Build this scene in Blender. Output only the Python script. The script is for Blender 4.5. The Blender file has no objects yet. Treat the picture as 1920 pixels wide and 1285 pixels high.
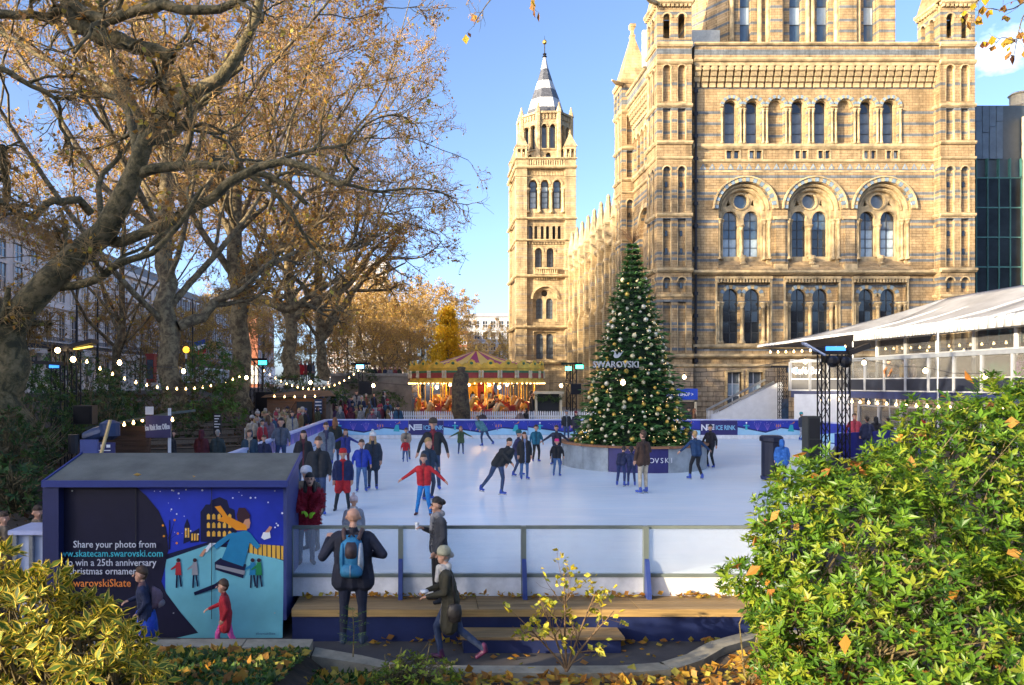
import bpy, bmesh, math, random
import numpy as np
from mathutils import Vector, Matrix
from mathutils.geometry import tessellate_polygon
random.seed(7)
RNG = np.random.default_rng(11)
PI = math.pi
S = bpy.context.scene
COL = S.collection
# ------------------------------------------------------------------ camera
CAMZ = 4.02
cam_d = bpy.data.cameras.new('camera'); cam = bpy.data.objects.new('camera', cam_d); COL.objects.link(cam)
cam.location = (0, 0, CAMZ); cam.rotation_euler = (PI / 2, 0, 0)
cam_d.sensor_width = 36; cam_d.lens = 26.25; cam_d.shift_x = 0.0833; cam_d.shift_y = 0.0404
cam_d.clip_start = 0.1; cam_d.clip_end = 2000
S.camera = cam
# ------------------------------------------------------------------ sky, sun, exposure
SUN_EL = 13.0
SUN = Vector((-0.866 * math.cos(math.radians(SUN_EL)), -0.5 * math.cos(math.radians(SUN_EL)), math.sin(math.radians(SUN_EL))))
W = bpy.data.worlds.new('World'); S.world = W; W.use_nodes = True
wn = W.node_tree.nodes; wl = W.node_tree.links
bg = wn['Background']
sky = wn.new('ShaderNodeTexSky'); sky.sky_type = 'NISHITA'; sky.sun_disc = False
sky.sun_elevation = math.radians(SUN_EL); sky.sun_rotation = math.atan2(SUN.x, SUN.y)
sky.air_density = 0.46; sky.dust_density = 2.0; sky.ozone_density = 1.7; sky.altitude = 60
bg.inputs['Strength'].default_value = 0.15
# a few wisps of thin cloud over the right hand side of the sky
tc = wn.new('ShaderNodeTexCoord')
mpg = wn.new('ShaderNodeMapping'); mpg.inputs['Scale'].default_value = (5, 5, 9)
cn = wn.new('ShaderNodeTexNoise'); cn.inputs['Scale'].default_value = 1.3; cn.inputs['Detail'].default_value = 6; cn.inputs['Roughness'].default_value = 0.6
cr = wn.new('ShaderNodeMapRange'); cr.inputs[1].default_value = 0.54; cr.inputs[2].default_value = 0.78; cr.inputs[3].default_value = 0; cr.inputs[4].default_value = 0.75
mxs = wn.new('ShaderNodeMix'); mxs.data_type = 'RGBA'
mxs.inputs[7].default_value = (6.5, 6.5, 6.8, 1)
wl.new(tc.outputs['Generated'], mpg.inputs[0]); wl.new(mpg.outputs[0], cn.inputs['Vector'])
vd = wn.new('ShaderNodeVectorMath'); vd.operation = 'DISTANCE'; vd.inputs[1].default_value = Vector((1080, 1400, 610)).normalized(); wl.new(tc.outputs['Generated'], vd.inputs[0])
vm = wn.new('ShaderNodeMapRange'); vm.inputs[1].default_value = 0.01; vm.inputs[2].default_value = 0.085; vm.inputs[3].default_value = 0.11; vm.inputs[4].default_value = -0.3; wl.new(vd.outputs['Value'], vm.inputs[0])
va_ = wn.new('ShaderNodeMath'); va_.operation = 'ADD'; wl.new(cn.outputs['Fac'], va_.inputs[0]); wl.new(vm.outputs[0], va_.inputs[1]); wl.new(va_.outputs[0], cr.inputs[0]); wl.new(cr.outputs[0], mxs.inputs[0])
hsv = wn.new('ShaderNodeHueSaturation'); hsv.inputs['Saturation'].default_value = 1.0; wl.new(sky.outputs[0], hsv.inputs['Color']); wl.new(hsv.outputs[0], mxs.inputs[6]); wl.new(mxs.outputs[2], bg.inputs['Color'])
mpg.inputs['Location'].default_value = (0.4, 2.6, 0.2)
sd = bpy.data.lights.new('sun', 'SUN'); sd.energy = 3.0; sd.angle = math.radians(0.5); sd.color = (1.0, 0.82, 0.55)
so = bpy.data.objects.new('sun', sd); COL.objects.link(so); so.rotation_euler = SUN.to_track_quat('Z', 'Y').to_euler()
S.view_settings.view_transform = 'Standard'; S.view_settings.look = 'None'
S.view_settings.exposure = 1.9; S.view_settings.gamma = 1.0; S.view_settings.use_curve_mapping = False
S.cycles.max_bounces = 6; S.cycles.diffuse_bounces = 3; S.cycles.glossy_bounces = 3; S.cycles.transparent_max_bounces = 8
S.cycles.transmission_bounces = 4
S.cycles.use_adaptive_sampling = True; S.cycles.use_denoising = True

# ------------------------------------------------------------------ materials
_M = {}
def mat(name, col, rough=0.6, var=0.12, scale=3.0, bump=0.0, bscale=40.0, metal=0.0, emit=0.0, ecol=None, spec=0.5, coat=0.0, alpha=1.0, trans=0.0):
    if name in _M: return _M[name]
    m = bpy.data.materials.new(name); m.use_nodes = True; _M[name] = m
    nt = m.node_tree; n = nt.nodes; l = nt.links
    b = n['Principled BSDF']
    b.inputs['Roughness'].default_value = rough; b.inputs['Metallic'].default_value = metal
    b.inputs['Specular IOR Level'].default_value = spec; b.inputs['Coat Weight'].default_value = coat
    b.inputs['Base Color'].default_value = (*col, 1)
    if trans: b.inputs['Transmission Weight'].default_value = trans
    if alpha < 1: b.inputs['Alpha'].default_value = alpha
    if emit:
        b.inputs['Emission Strength'].default_value = emit; b.inputs['Emission Color'].default_value = (*(ecol or col), 1)
    t = n.new('ShaderNodeTexCoord')
    if var:
        nz = n.new('ShaderNodeTexNoise'); nz.inputs['Scale'].default_value = scale; nz.inputs['Detail'].default_value = 5; nz.inputs['Roughness'].default_value = 0.62
        l.new(t.outputs['Object'], nz.inputs['Vector'])
        mr = n.new('ShaderNodeMapRange'); mr.inputs[1].default_value = 0.3; mr.inputs[2].default_value = 0.7
        mr.inputs[3].default_value = 1 - var * 1.6; mr.inputs[4].default_value = 1 + var * 1.2
        l.new(nz.outputs['Fac'], mr.inputs[0])
        hv = n.new('ShaderNodeHueSaturation'); hv.inputs['Color'].default_value = (*col, 1)
        l.new(mr.outputs[0], hv.inputs['Value']); l.new(hv.outputs[0], b.inputs['Base Color'])
    if bump:
        nb = n.new('ShaderNodeTexNoise'); nb.inputs['Scale'].default_value = bscale; nb.inputs['Detail'].default_value = 4
        l.new(t.outputs['Object'], nb.inputs['Vector'])
        bp = n.new('ShaderNodeBump'); bp.inputs['Strength'].default_value = bump; bp.inputs['Distance'].default_value = 0.02
        l.new(nb.outputs['Fac'], bp.inputs['Height']); l.new(bp.outputs[0], b.inputs['Normal'])
    return m

def tint_mat(name, rough=0.6, transl=0.0, spec=0.4):
    """takes its colour from the face attribute 'tint' (leaf to leaf variety)"""
    if name in _M: return _M[name]
    m = bpy.data.materials.new(name); m.use_nodes = True; _M[name] = m
    nt = m.node_tree; n = nt.nodes; l = nt.links; b = n['Principled BSDF']
    at = n.new('ShaderNodeAttribute'); at.attribute_name = 'tint'
    l.new(at.outputs['Color'], b.inputs['Base Color']); b.inputs['Roughness'].default_value = rough; b.inputs['Specular IOR Level'].default_value = spec
    if transl:
        tr = n.new('ShaderNodeBsdfTranslucent'); l.new(at.outputs['Color'], tr.inputs['Color'])
        mx = n.new('ShaderNodeMixShader'); mx.inputs[0].default_value = transl
        l.new(b.outputs[0], mx.inputs[1]); l.new(tr.outputs[0], mx.inputs[2]); l.new(mx.outputs[0], n['Material Output'].inputs['Surface'])
    return m

def stone_mat(name, base, dark, band, zb, bw=0.55, bh=0.225, band_amt=0.8, mort=0.012):
    """coursed stone / terracotta blocks with blue-grey courses at the heights zb (list of (z0, z1))"""
    m = bpy.data.materials.new(name); m.use_nodes = True; _M[name] = m
    nt = m.node_tree; n = nt.nodes; l = nt.links; b = n['Principled BSDF']; b.inputs['Roughness'].default_value = 0.8
    b.inputs['Specular IOR Level'].default_value = 0.25
    g = n.new('ShaderNodeNewGeometry'); sp = n.new('ShaderNodeSeparateXYZ'); l.new(g.outputs['Position'], sp.inputs[0])
    ad = n.new('ShaderNodeMath'); ad.operation = 'ADD'; l.new(sp.outputs[0], ad.inputs[0]); l.new(sp.outputs[1], ad.inputs[1])
    cb = n.new('ShaderNodeCombineXYZ'); l.new(ad.outputs[0], cb.inputs[0]); l.new(sp.outputs[2], cb.inputs[1])
    br = n.new('ShaderNodeTexBrick'); br.inputs['Scale'].default_value = 1; br.inputs['Brick Width'].default_value = bw; br.inputs['Row Height'].default_value = bh
    br.inputs['Mortar Size'].default_value = mort; br.inputs['Mortar Smooth'].default_value = 0.3; br.inputs['Bias'].default_value = -0.2
    br.inputs['Color1'].default_value = (*base, 1); br.inputs['Color2'].default_value = (*[base[i] * 0.5 + dark[i] * 0.5 for i in range(3)], 1)
    br.inputs['Mortar'].default_value = (*[c * 0.55 for c in dark], 1)
    l.new(cb.outputs[0], br.inputs['Vector'])
    br2 = n.new('ShaderNodeTexBrick'); br2.inputs['Scale'].default_value = 1; br2.inputs['Brick Width'].default_value = bw; br2.inputs['Row Height'].default_value = bh
    br2.inputs['Mortar Size'].default_value = mort; br2.inputs['Color1'].default_value = (*band, 1); br2.inputs['Color2'].default_value = (*[c * 0.75 for c in band], 1)
    br2.inputs['Mortar'].default_value = (*[c * 0.5 for c in band], 1); l.new(cb.outputs[0], br2.inputs['Vector'])
    col = br.outputs['Color']
    zmax = 60.0
    mr = n.new('ShaderNodeMath'); mr.operation = 'DIVIDE'; mr.inputs[1].default_value = zmax; l.new(sp.outputs[2], mr.inputs[0])
    zb = sorted(zb)
    for k in range(0, len(zb), 14):
        ch = zb[k:k + 14]
        rp = n.new('ShaderNodeValToRGB'); rp.color_ramp.interpolation = 'CONSTANT'; e = rp.color_ramp.elements
        e[0].position = 0; e[0].color = (0, 0, 0, 1); e[1].position = 1.0; e[1].color = (0, 0, 0, 1)
        for (a, c) in ch:
            x = e.new(a / zmax); x.color = (band_amt,) * 3 + (1,)
            y = e.new(c / zmax); y.color = (0, 0, 0, 1)
        l.new(mr.outputs[0], rp.inputs[0])
        mx = n.new('ShaderNodeMix'); mx.data_type = 'RGBA'; l.new(rp.outputs[0], mx.inputs[0]); l.new(col, mx.inputs[6]); l.new(br2.outputs['Color'], mx.inputs[7])
        col = mx.outputs[2]
    nz = n.new('ShaderNodeTexNoise'); nz.inputs['Scale'].default_value = 0.9; nz.inputs['Detail'].default_value = 8; nz.inputs['Roughness'].default_value = 0.7
    l.new(g.outputs['Position'], nz.inputs['Vector'])
    r2 = n.new('ShaderNodeMapRange'); r2.inputs[1].default_value = 0.3; r2.inputs[2].default_value = 0.72; r2.inputs[3].default_value = 0.5; r2.inputs[4].default_value = 1.28
    l.new(nz.outputs['Fac'], r2.inputs[0])
    ms = n.new('ShaderNodeMapping'); ms.inputs['Scale'].default_value = (1.6, 1.6, .11); l.new(g.outputs['Position'], ms.inputs[0])
    ns = n.new('ShaderNodeTexNoise'); ns.inputs['Scale'].default_value = 1.0; ns.inputs['Detail'].default_value = 7; ns.inputs['Roughness'].default_value = .65; l.new(ms.outputs[0], ns.inputs['Vector'])
    r3 = n.new('ShaderNodeMapRange'); r3.inputs[1].default_value = .36; r3.inputs[2].default_value = .56; r3.inputs[3].default_value = .66; r3.inputs[4].default_value = 1.06; l.new(ns.outputs['Fac'], r3.inputs[0])
    mm = n.new('ShaderNodeMath'); mm.operation = 'MULTIPLY'; l.new(r2.outputs[0], mm.inputs[0]); l.new(r3.outputs[0], mm.inputs[1])
    hv = n.new('ShaderNodeHueSaturation'); l.new(col, hv.inputs['Color']); l.new(mm.outputs[0], hv.inputs['Value']); l.new(hv.outputs[0], b.inputs['Base Color'])
    bp = n.new('ShaderNodeBump'); bp.inputs['Strength'].default_value = 0.6; bp.inputs['Distance'].default_value = 0.02; bp.invert = True
    l.new(br.outputs['Fac'], bp.inputs['Height']); l.new(bp.outputs[0], b.inputs['Normal'])
    return m

def plank_mat(name, col, dirx=True, w=0.14):
    m = mat(name, col, 0.75, 0.0); nt = m.node_tree; n = nt.nodes; l = nt.links; b = n['Principled BSDF']
    t = n.new('ShaderNodeTexCoord'); mp = n.new('ShaderNodeMapping'); mp.inputs['Scale'].default_value = (1.2, 28, 28) if dirx else (28, 1.2, 28)
    g = n.new('ShaderNodeNewGeometry'); l.new(g.outputs['Position'], mp.inputs[0])
    nz = n.new('ShaderNodeTexNoise'); nz.inputs['Scale'].default_value = 1.0; nz.inputs['Detail'].default_value = 6; nz.inputs['Roughness'].default_value = 0.7; l.new(mp.outputs[0], nz.inputs['Vector'])
    mr = n.new('ShaderNodeMapRange'); mr.inputs[1].default_value = 0.3; mr.inputs[2].default_value = 0.7; mr.inputs[3].default_value = 0.6; mr.inputs[4].default_value = 1.25
    l.new(nz.outputs['Fac'], mr.inputs[0])
    hv = n.new('ShaderNodeHueSaturation'); hv.inputs['Color'].default_value = (*col, 1); l.new(mr.outputs[0], hv.inputs['Value'])
    oi = n.new('ShaderNodeObjectInfo'); m2 = n.new('ShaderNodeMapRange'); m2.inputs[3].default_value = 0.75; m2.inputs[4].default_value = 1.2
    l.new(oi.outputs['Random'], m2.inputs[0])
    mu = n.new('ShaderNodeMath'); mu.operation = 'MULTIPLY'; l.new(mr.outputs[0], mu.inputs[0]); l.new(m2.outputs[0], mu.inputs[1]); l.new(mu.outputs[0], hv.inputs['Value'])
    l.new(hv.outputs[0], b.inputs['Base Color'])
    return m

def clear_glass(name, col=(0.9, 0.95, 0.97), alpha=0.35, rough=0.05):
    """sheet glass or acrylic: part clear, part reflecting / hazed"""
    if name in _M: return _M[name]
    m = bpy.data.materials.new(name); m.use_nodes = True; _M[name] = m
    nt = m.node_tree; n = nt.nodes; l = nt.links; b = n['Principled BSDF']; b.inputs['Base Color'].default_value = (*col, 1); b.inputs['Roughness'].default_value = rough
    if rough > .11:
        t = n.new('ShaderNodeTexCoord'); nz = n.new('ShaderNodeTexNoise'); nz.inputs['Scale'].default_value = .9; nz.inputs['Detail'].default_value = 3; nz.inputs['Roughness'].default_value = .5; l.new(t.outputs['Object'], nz.inputs['Vector'])
        mr = n.new('ShaderNodeMapRange'); mr.inputs[1].default_value = .35; mr.inputs[2].default_value = .7; mr.inputs[3].default_value = alpha * .85; mr.inputs[4].default_value = min(1, alpha * 1.25); l.new(nz.outputs['Fac'], mr.inputs[0])
    tr = n.new('ShaderNodeBsdfTransparent'); tr.inputs['Color'].default_value = (0.93, 0.96, 0.97, 1)
    mx = n.new('ShaderNodeMixShader'); mx.inputs[0].default_value = alpha
    if rough > .11: l.new(mr.outputs[0], mx.inputs[0])
    l.new(tr.outputs[0], mx.inputs[1]); l.new(b.outputs[0], mx.inputs[2]); l.new(mx.outputs[0], n['Material Output'].inputs['Surface'])
    return m

# ------------------------------------------------------------------ objects
def tag(o, label=None, cat=None, group=None, kind=None):
    if label: o['label'] = label
    if cat: o['category'] = cat
    if group: o['group'] = group
    if kind: o['kind'] = kind
    return o
def thing(name, label, cat, loc=(0, 0, 0), rz=0.0, group=None):
    o = bpy.data.objects.new(name, None); COL.objects.link(o); o.location = loc; o.rotation_euler = (0, 0, rz); o.empty_display_size = 0.1
    return tag(o, label, cat, group)
def wloc(o):
    v = Vector((0, 0, 0))
    while o is not None: v = v + o.location; o = o.parent
    return v
def link(name, me, parent=None, world=False, loc=None, rot=None, scale=None):
    o = bpy.data.objects.new(name, me); COL.objects.link(o)
    if parent is not None:
        o.parent = parent
        if world: o.location = -wloc(parent)
    if loc is not None: o.location = Vector(loc) - (wloc(parent) if (parent is not None and world) else Vector((0, 0, 0)))
    if rot is not None: o.rotation_euler = rot
    if scale is not None: o.scale = scale if hasattr(scale, '__len__') else (scale,) * 3
    return o
def dup(root, loc=None, rz=None, label=None, group=None, scale=None):
    r = root.copy(); COL.objects.link(r)
    if loc is not None: r.location = loc
    if rz is not None: r.rotation_euler = (0, 0, rz)
    if scale is not None: r.scale = (scale,) * 3
    if label: r['label'] = label
    if group: r['group'] = group
    for ch in list(root.children):
        c = ch.copy(); COL.objects.link(c); c.parent = r
        for g in list(ch.children):
            q = g.copy(); COL.objects.link(q); q.parent = c
    return r

class MB:
    """collects shapes; build() links them as ONE mesh object"""
    def __init__(s, xf=None): s.v = []; s.f = []; s.m = []; s.xf = xf; s.mi = 0; s.sm = []; s.smooth = False
    def add(s, vs, fs, mi=None):
        o = len(s.v)
        if s.xf: vs = [s.xf(p) for p in vs]
        s.v += [tuple(p) for p in vs]; s.f += [tuple(i + o for i in f) for f in fs]
        s.m += [s.mi if mi is None else mi] * len(fs); s.sm += [s.smooth] * len(fs)
        return s
    def box(s, x0, x1, y0, y1, z0, z1, mi=None):
        return s.add([(x0, y0, z0), (x1, y0, z0), (x1, y1, z0), (x0, y1, z0), (x0, y0, z1), (x1, y0, z1), (x1, y1, z1), (x0, y1, z1)],
                     [(0, 3, 2, 1), (4, 5, 6, 7), (0, 1, 5, 4), (1, 2, 6, 5), (2, 3, 7, 6), (3, 0, 4, 7)], mi)
    def bar(s, p0, p1, w, h=None, mi=None, up=(0, 0, 1)):
        p0 = Vector(p0); p1 = Vector(p1); h = w if h is None else h
        t = (p1 - p0).normalized(); u = t.cross(Vector(up))
        if u.length < 1e-4: u = t.cross(Vector((1, 0, 0)))
        u.normalize(); v = u.cross(t)
        q = [p + u * a * w / 2 + v * b * h / 2 for p in (p0, p1) for a, b in ((-1, -1), (1, -1), (1, 1), (-1, 1))]
        return s.add(q, [(3, 2, 1, 0), (4, 5, 6, 7), (0, 1, 5, 4), (1, 2, 6, 5), (2, 3, 7, 6), (3, 0, 4, 7)], mi)
    def cyl(s, p0, p1, r0, r1=None, n=10, mi=None, caps=True):
        return s.tube([p0, p1], [r0, r0 if r1 is None else r1], n, mi, caps)
    def tube(s, pts, rad, n=8, mi=None, caps=True):
        pts = [Vector(p) for p in pts]; K = len(pts)
        if not hasattr(rad, '__len__'): rad = [rad] * K
        ch = pts[-1] - pts[0]
        if ch.length < 1e-6: ch = Vector((0, 0, 1))
        ref = ch.cross(Vector((0.31, 0.95, 0.11)));
        if ref.length < 1e-3: ref = ch.cross(Vector((1, 0, 0)))
        ref.normalize(); vs = []; fs = []
        for i, p in enumerate(pts):
            t = (pts[min(i + 1, K - 1)] - pts[max(i - 1, 0)]); t = t.normalized() if t.length > 1e-9 else ch.normalized()
            v = t.cross(ref)
            if v.length < 1e-3: v = t.cross(Vector((0, 0, 1)) + ref * 0.3)
            v.normalize(); u = v.cross(t)
            for j in range(n):
                a = 2 * PI * j / n; vs.append(p + (u * math.cos(a) + v * math.sin(a)) * rad[i])
        for i in range(K - 1):
            for j in range(n):
                k = (j + 1) % n; fs.append((i * n + j, i * n + k, (i + 1) * n + k, (i + 1) * n + j))
        if caps: fs += [tuple(range(n - 1, -1, -1)), tuple(range((K - 1) * n, K * n))]
        return s.add(vs, fs, mi)
    def lathe(s, c, prof, n=12, mi=None, sx=1.0, sy=1.0, a0=0.0):
        vs = []; fs = []; K = len(prof)
        for r, z in prof:
            for j in range(n):
                a = 2 * PI * j / n + a0; vs.append((c[0] + r * sx * math.cos(a), c[1] + r * sy * math.sin(a), c[2] + z))
        for i in range(K - 1):
            for j in range(n):
                k = (j + 1) % n; fs.append((i * n + j, i * n + k, (i + 1) * n + k, (i + 1) * n + j))
        fs += [tuple(range(n - 1, -1, -1)), tuple(range((K - 1) * n, K * n))]
        return s.add(vs, fs, mi)
    def ball(s, c, r, n=8, mi=None, sz=1.0):
        return s.lathe(c, [(max(1e-3, r * math.sin(PI * i / n)), -r * sz * math.cos(PI * i / n)) for i in range(n + 1)], n + 2, mi)
    def prism(s, poly, a, b, mi=None, plane='xz'):
        """polygon in a plane extruded along the third axis from a to b"""
        n = len(poly)
        f = {'xz': lambda p, d: (p[0], d, p[1]), 'xy': lambda p, d: (p[0], p[1], d), 'yz': lambda p, d: (d, p[0], p[1])}[plane]
        vs = [f(p, a) for p in poly] + [f(p, b) for p in poly]
        fs = [tuple(range(n)), tuple(range(2 * n - 1, n - 1, -1))] + [(i, i + n, (i + 1) % n + n, (i + 1) % n) for i in range(n)]
        return s.add(vs, fs, mi)
    def poly(s, poly, d, mi=None):
        return s.add([(p[0], d, p[1]) for p in poly], [tuple(range(len(poly)))], mi)
    def ring(s, cx, cz, r0, r1, a0, a1, n, w0, w1, mi=None):
        """arch ring in the u-z plane between depths w0 (front) and w1"""
        vs = []; fs = []
        for i in range(n + 1):
            a = a0 + (a1 - a0) * i / n; c, q = math.cos(a), math.sin(a)
            vs += [(cx + r0 * c, w0, cz + r0 * q), (cx + r1 * c, w0, cz + r1 * q), (cx + r1 * c, w1, cz + r1 * q), (cx + r0 * c, w1, cz + r0 * q)]
        for i in range(n):
            o = i * 4
            for k in range(4): fs.append((o + k, o + (k + 1) % 4, o + 4 + (k + 1) % 4, o + 4 + k))
        if abs(abs(a1 - a0) - 2 * PI) > 1e-3: fs += [(0, 3, 2, 1), (n * 4, n * 4 + 1, n * 4 + 2, n * 4 + 3)]
        return s.add(vs, fs, mi)
    def wall(s, outer, holes, w0, w1, mi=None, back=False):
        """slab in the u-z plane with openings, front at depth w0"""
        loops = [outer] + list(holes); flat = [p for lp in loops for p in lp]
        tri = tessellate_polygon([[Vector((p[0], p[1], 0)) for p in lp] for lp in loops])
        vs = [(p[0], w0, p[1]) for p in flat]; n = len(flat); fs = [tuple(t) for t in tri]
        vs += [(p[0], w1, p[1]) for p in flat]
        if back: fs += [tuple(i + n for i in t[::-1]) for t in tri]
        o = 0
        for lp in loops:
            k = len(lp)
            for i in range(k): fs.append((o + i, o + (i + 1) % k, o + (i + 1) % k + n, o + i + n))
            o += k
        return s.add(vs, fs, mi)
    def build(s, name, mats, parent=None, world=True, label=None, smooth=None):
        me = bpy.data.meshes.new(name); me.from_pydata(s.v, [], s.f)
        for m in (mats if isinstance(mats, (list, tuple)) else [mats]): me.materials.append(m)
        if len(me.materials) > 1: me.polygons.foreach_set('material_index', s.m)
        if smooth is not None: me.polygons.foreach_set('use_smooth', [smooth] * len(s.f))
        elif any(s.sm): me.polygons.foreach_set('use_smooth', s.sm)
        bm = bmesh.new(); bm.from_mesh(me); bmesh.ops.recalc_face_normals(bm, faces=bm.faces); bm.to_mesh(me); bm.free()
        me.update()
        o = link(name, me, parent, world)
        if label: o['label'] = label
        return o

def arch_pts(u0, u1, z0, z1, n=10):
    """round headed opening: z1 is the crown"""
    r = (u1 - u0) / 2; c = (u0 + u1) / 2; zs = z1 - r
    return [(u0, z0), (u1, z0)] + [(c + r * math.cos(PI * i / n), zs + r * math.sin(PI * i / n)) for i in range(n + 1)]
def rect_pts(u0, u1, z0, z1): return [(u0, z0), (u1, z0), (u1, z1), (u0, z1)]
def circ_pts(c, z, r, n=20): return [(c + r * math.cos(2 * PI * i / n), z + r * math.sin(2 * PI * i / n)) for i in range(n)]

def npmesh(name, V, F, mats, parent=None, tint=None, smooth=False, world=True, mi=None):
    V = np.ascontiguousarray(V, dtype=np.float32); F = np.ascontiguousarray(F, dtype=np.int32); k = F.shape[1]; m = len(F)
    me = bpy.data.meshes.new(name); me.vertices.add(len(V)); me.vertices.foreach_set('co', V.ravel())
    me.loops.add(m * k); me.loops.foreach_set('vertex_index', F.ravel())
    me.polygons.add(m); me.polygons.foreach_set('loop_start', np.arange(0, m * k, k, dtype=np.int32))
    for x in (mats if isinstance(mats, (list, tuple)) else [mats]): me.materials.append(x)
    if mi is not None: me.polygons.foreach_set('material_index', np.asarray(mi, dtype=np.int32))
    me.polygons.foreach_set('use_smooth', np.full(m, smooth, dtype=bool))
    me.update(calc_edges=True); me.validate()
    if tint is not None:
        a = me.attributes.new('tint', 'FLOAT_COLOR', 'FACE'); t = np.ones((m, 4), dtype=np.float32); t[:, :3] = tint; a.data.foreach_set('color', t.ravel())
    return link(name, me, parent, world)

def text(body, size, loc, m, parent, name='lettering', rot=(PI / 2, 0, 0), align='CENTER', ext=0.004, sx=1.0, bold=0.0):
    cu = bpy.data.curves.new(name, 'FONT'); cu.body = body; cu.size = size; cu.align_x = align; cu.extrude = ext; cu.offset = bold
    cu.materials.append(m); cu.resolution_u = 2
    o = link(name, cu, parent, True, loc, rot); o.scale = (sx, 1, 1)
    return o

# general materials
M_DARKMETAL = mat('dark_metal', (0.03, 0.03, 0.035), 0.45, 0.1, metal=0.5)
M_STEEL = mat('steel', (0.45, 0.47, 0.48), 0.35, 0.1, metal=0.8)
M_WHITE = mat('white_paint', (0.78, 0.79, 0.80), 0.5, 0.05)
M_NAVY = mat('navy_paint', (0.016, 0.026, 0.095), 0.45, 0.12)
M_BLUEP = mat('blue_paint', (0.03, 0.055, 0.22), 0.45, 0.1)
M_BULB = mat('warm_bulb', (1.0, 0.8, 0.5), 0.4, 0, emit=5.0, ecol=(1.0, 0.60, 0.22))
M_BULBW = mat('white_bulb', (1.0, 0.9, 0.7), 0.4, 0, emit=6.5, ecol=(1.0, 0.68, 0.32))
M_BLACK = mat('black_plastic', (0.02, 0.02, 0.022), 0.5, 0.1)
M_WHITELET = mat('white_lettering', (0.8, 0.8, 0.82), 0.5, 0)
# ================================================================== museum
def zc(s): return lambda py: CAMZ + (720 - py) / s       # elevation drawing units -> metres at the facade's scale
def uc(s): return lambda px: (px - 800) / s
sT, sM = 22.58, 22.29
UT, ZT, UM, ZM = uc(sT), zc(sT), uc(sM), zc(sM)
band_px = [(88, 97), (103, 112), (163, 169), (212, 217), (233, 238), (254, 259), (322, 326), (331, 335), (361, 367), (372, 378), (414, 419), (424, 430),
           (477, 484), (488, 492), (523, 530), (537, 543), (566, 571), (576, 581), (606, 612), (617, 622), (654, 660)]
up_z = [(ZT(p) + 0.01, ZT(p) + 0.26) for p in (72, 52, 30, 8, -16, -40, -70)]
M_STONE = stone_mat('terracotta_blocks', (0.46, 0.325, 0.175), (0.28, 0.18, 0.085), (0.115, 0.175, 0.235), [(ZM(b), ZM(a)) for a, b in band_px] + up_z)
M_STONEP = stone_mat('plain_terracotta', (0.55, 0.41, 0.22), (0.42, 0.29, 0.14), (0.3, 0.3, 0.3), [(59.0, 59.5)], bh=0.3, bw=0.8)
M_STONEB = stone_mat('rusticated_stone', (0.40, 0.30, 0.19), (0.27, 0.20, 0.13), (0.3, 0.3, 0.3), [(59.0, 59.5)], bh=0.42, bw=0.95, mort=0.03)
M_TRIM = mat('terracotta_trim', (0.46, 0.345, 0.19), 0.75, 0.36, 1.3, 0.4, 25)
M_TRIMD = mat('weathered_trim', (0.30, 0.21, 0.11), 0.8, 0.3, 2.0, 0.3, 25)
M_BLUEST = mat('blue_grey_stone', (0.20, 0.27, 0.34), 0.75, 0.2, 2.0)
M_SLATE = mat('slate', (0.085, 0.09, 0.105), 0.5, 0.25, 3.0, 0.3, 20)
M_LEAD = mat('lead_sheet', (0.42, 0.43, 0.44), 0.45, 0.15, 2.0)
M_FRAME = mat('window_frame', (0.04, 0.045, 0.05), 0.5, 0.1)
G_DARK = mat('dark_glass', (0.012, 0.016, 0.022), 0.08, 0.3, 0.7, spec=0.9)
G_BLUE = mat('blue_glass', (0.05, 0.085, 0.13), 0.08, 0.4, 0.6, spec=0.9)
G_PALE = mat('pale_blind_glass', (0.30, 0.38, 0.44), 0.15, 0.25, 0.8, spec=0.8)
G_GREY = mat('grey_glass', (0.10, 0.12, 0.14), 0.1, 0.3, 0.8, spec=0.8)
_cube = None
def cube_me(m):
    k = 'pane_' + m.name
    if k in bpy.data.meshes: return bpy.data.meshes[k]
    b = MB().box(-.5, .5, -.5, .5, -.5, .5); me = bpy.data.meshes.new(k); me.from_pydata(b.v, [], b.f); me.materials.append(m); return me
def front(y0): return lambda p: (p[0], y0 + p[1], p[2])
def side(x0): return lambda p: (x0 + p[1], p[0], p[2])          # facade that looks towards -x: u runs along +y
def window(parent, xf, rotz, u0, u1, z0, z1, w, cols, rows, gl, arched=True, fr=0.05, fm=None, seed=0):
    r = random.Random(int(u0 * 1000 + z0 * 10) + seed)
    f = MB(xf); fw = 0.045
    z1b = z1
    for i in range(cols + 1):
        u = u0 + (u1 - u0) * i / cols; f.box(u - fr / 2, u + fr / 2, w - 0.03, w + 0.05, z0, z1b)
    for j in range(rows + 1):
        z = z0 + (z1 - z0) * j / rows; f.box(u0, u1, w - 0.025, w + 0.055, z - fw / 2, z + fw / 2)
    wo = f.build('window', fm or M_FRAME, parent)
    for i in range(cols):
        for j in range(rows):
            g = gl if not isinstance(gl, list) else gl[min(len(gl) - 1, int((j + r.random() * .5) / rows * len(gl)))]
            c = xf(((u0 + (u1 - u0) * (i + .5) / cols), w + 0.03, z0 + (z1 - z0) * (j + .5) / rows))
            p = link('pane', cube_me(g), wo, True, c, (r.uniform(-.012, .012), 0, rotz + r.uniform(-.012, .012)))
            p.scale = ((u1 - u0) / cols - fr * .6, 0.02, (z1 - z0) / rows - fw * .6)
    return wo
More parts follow.
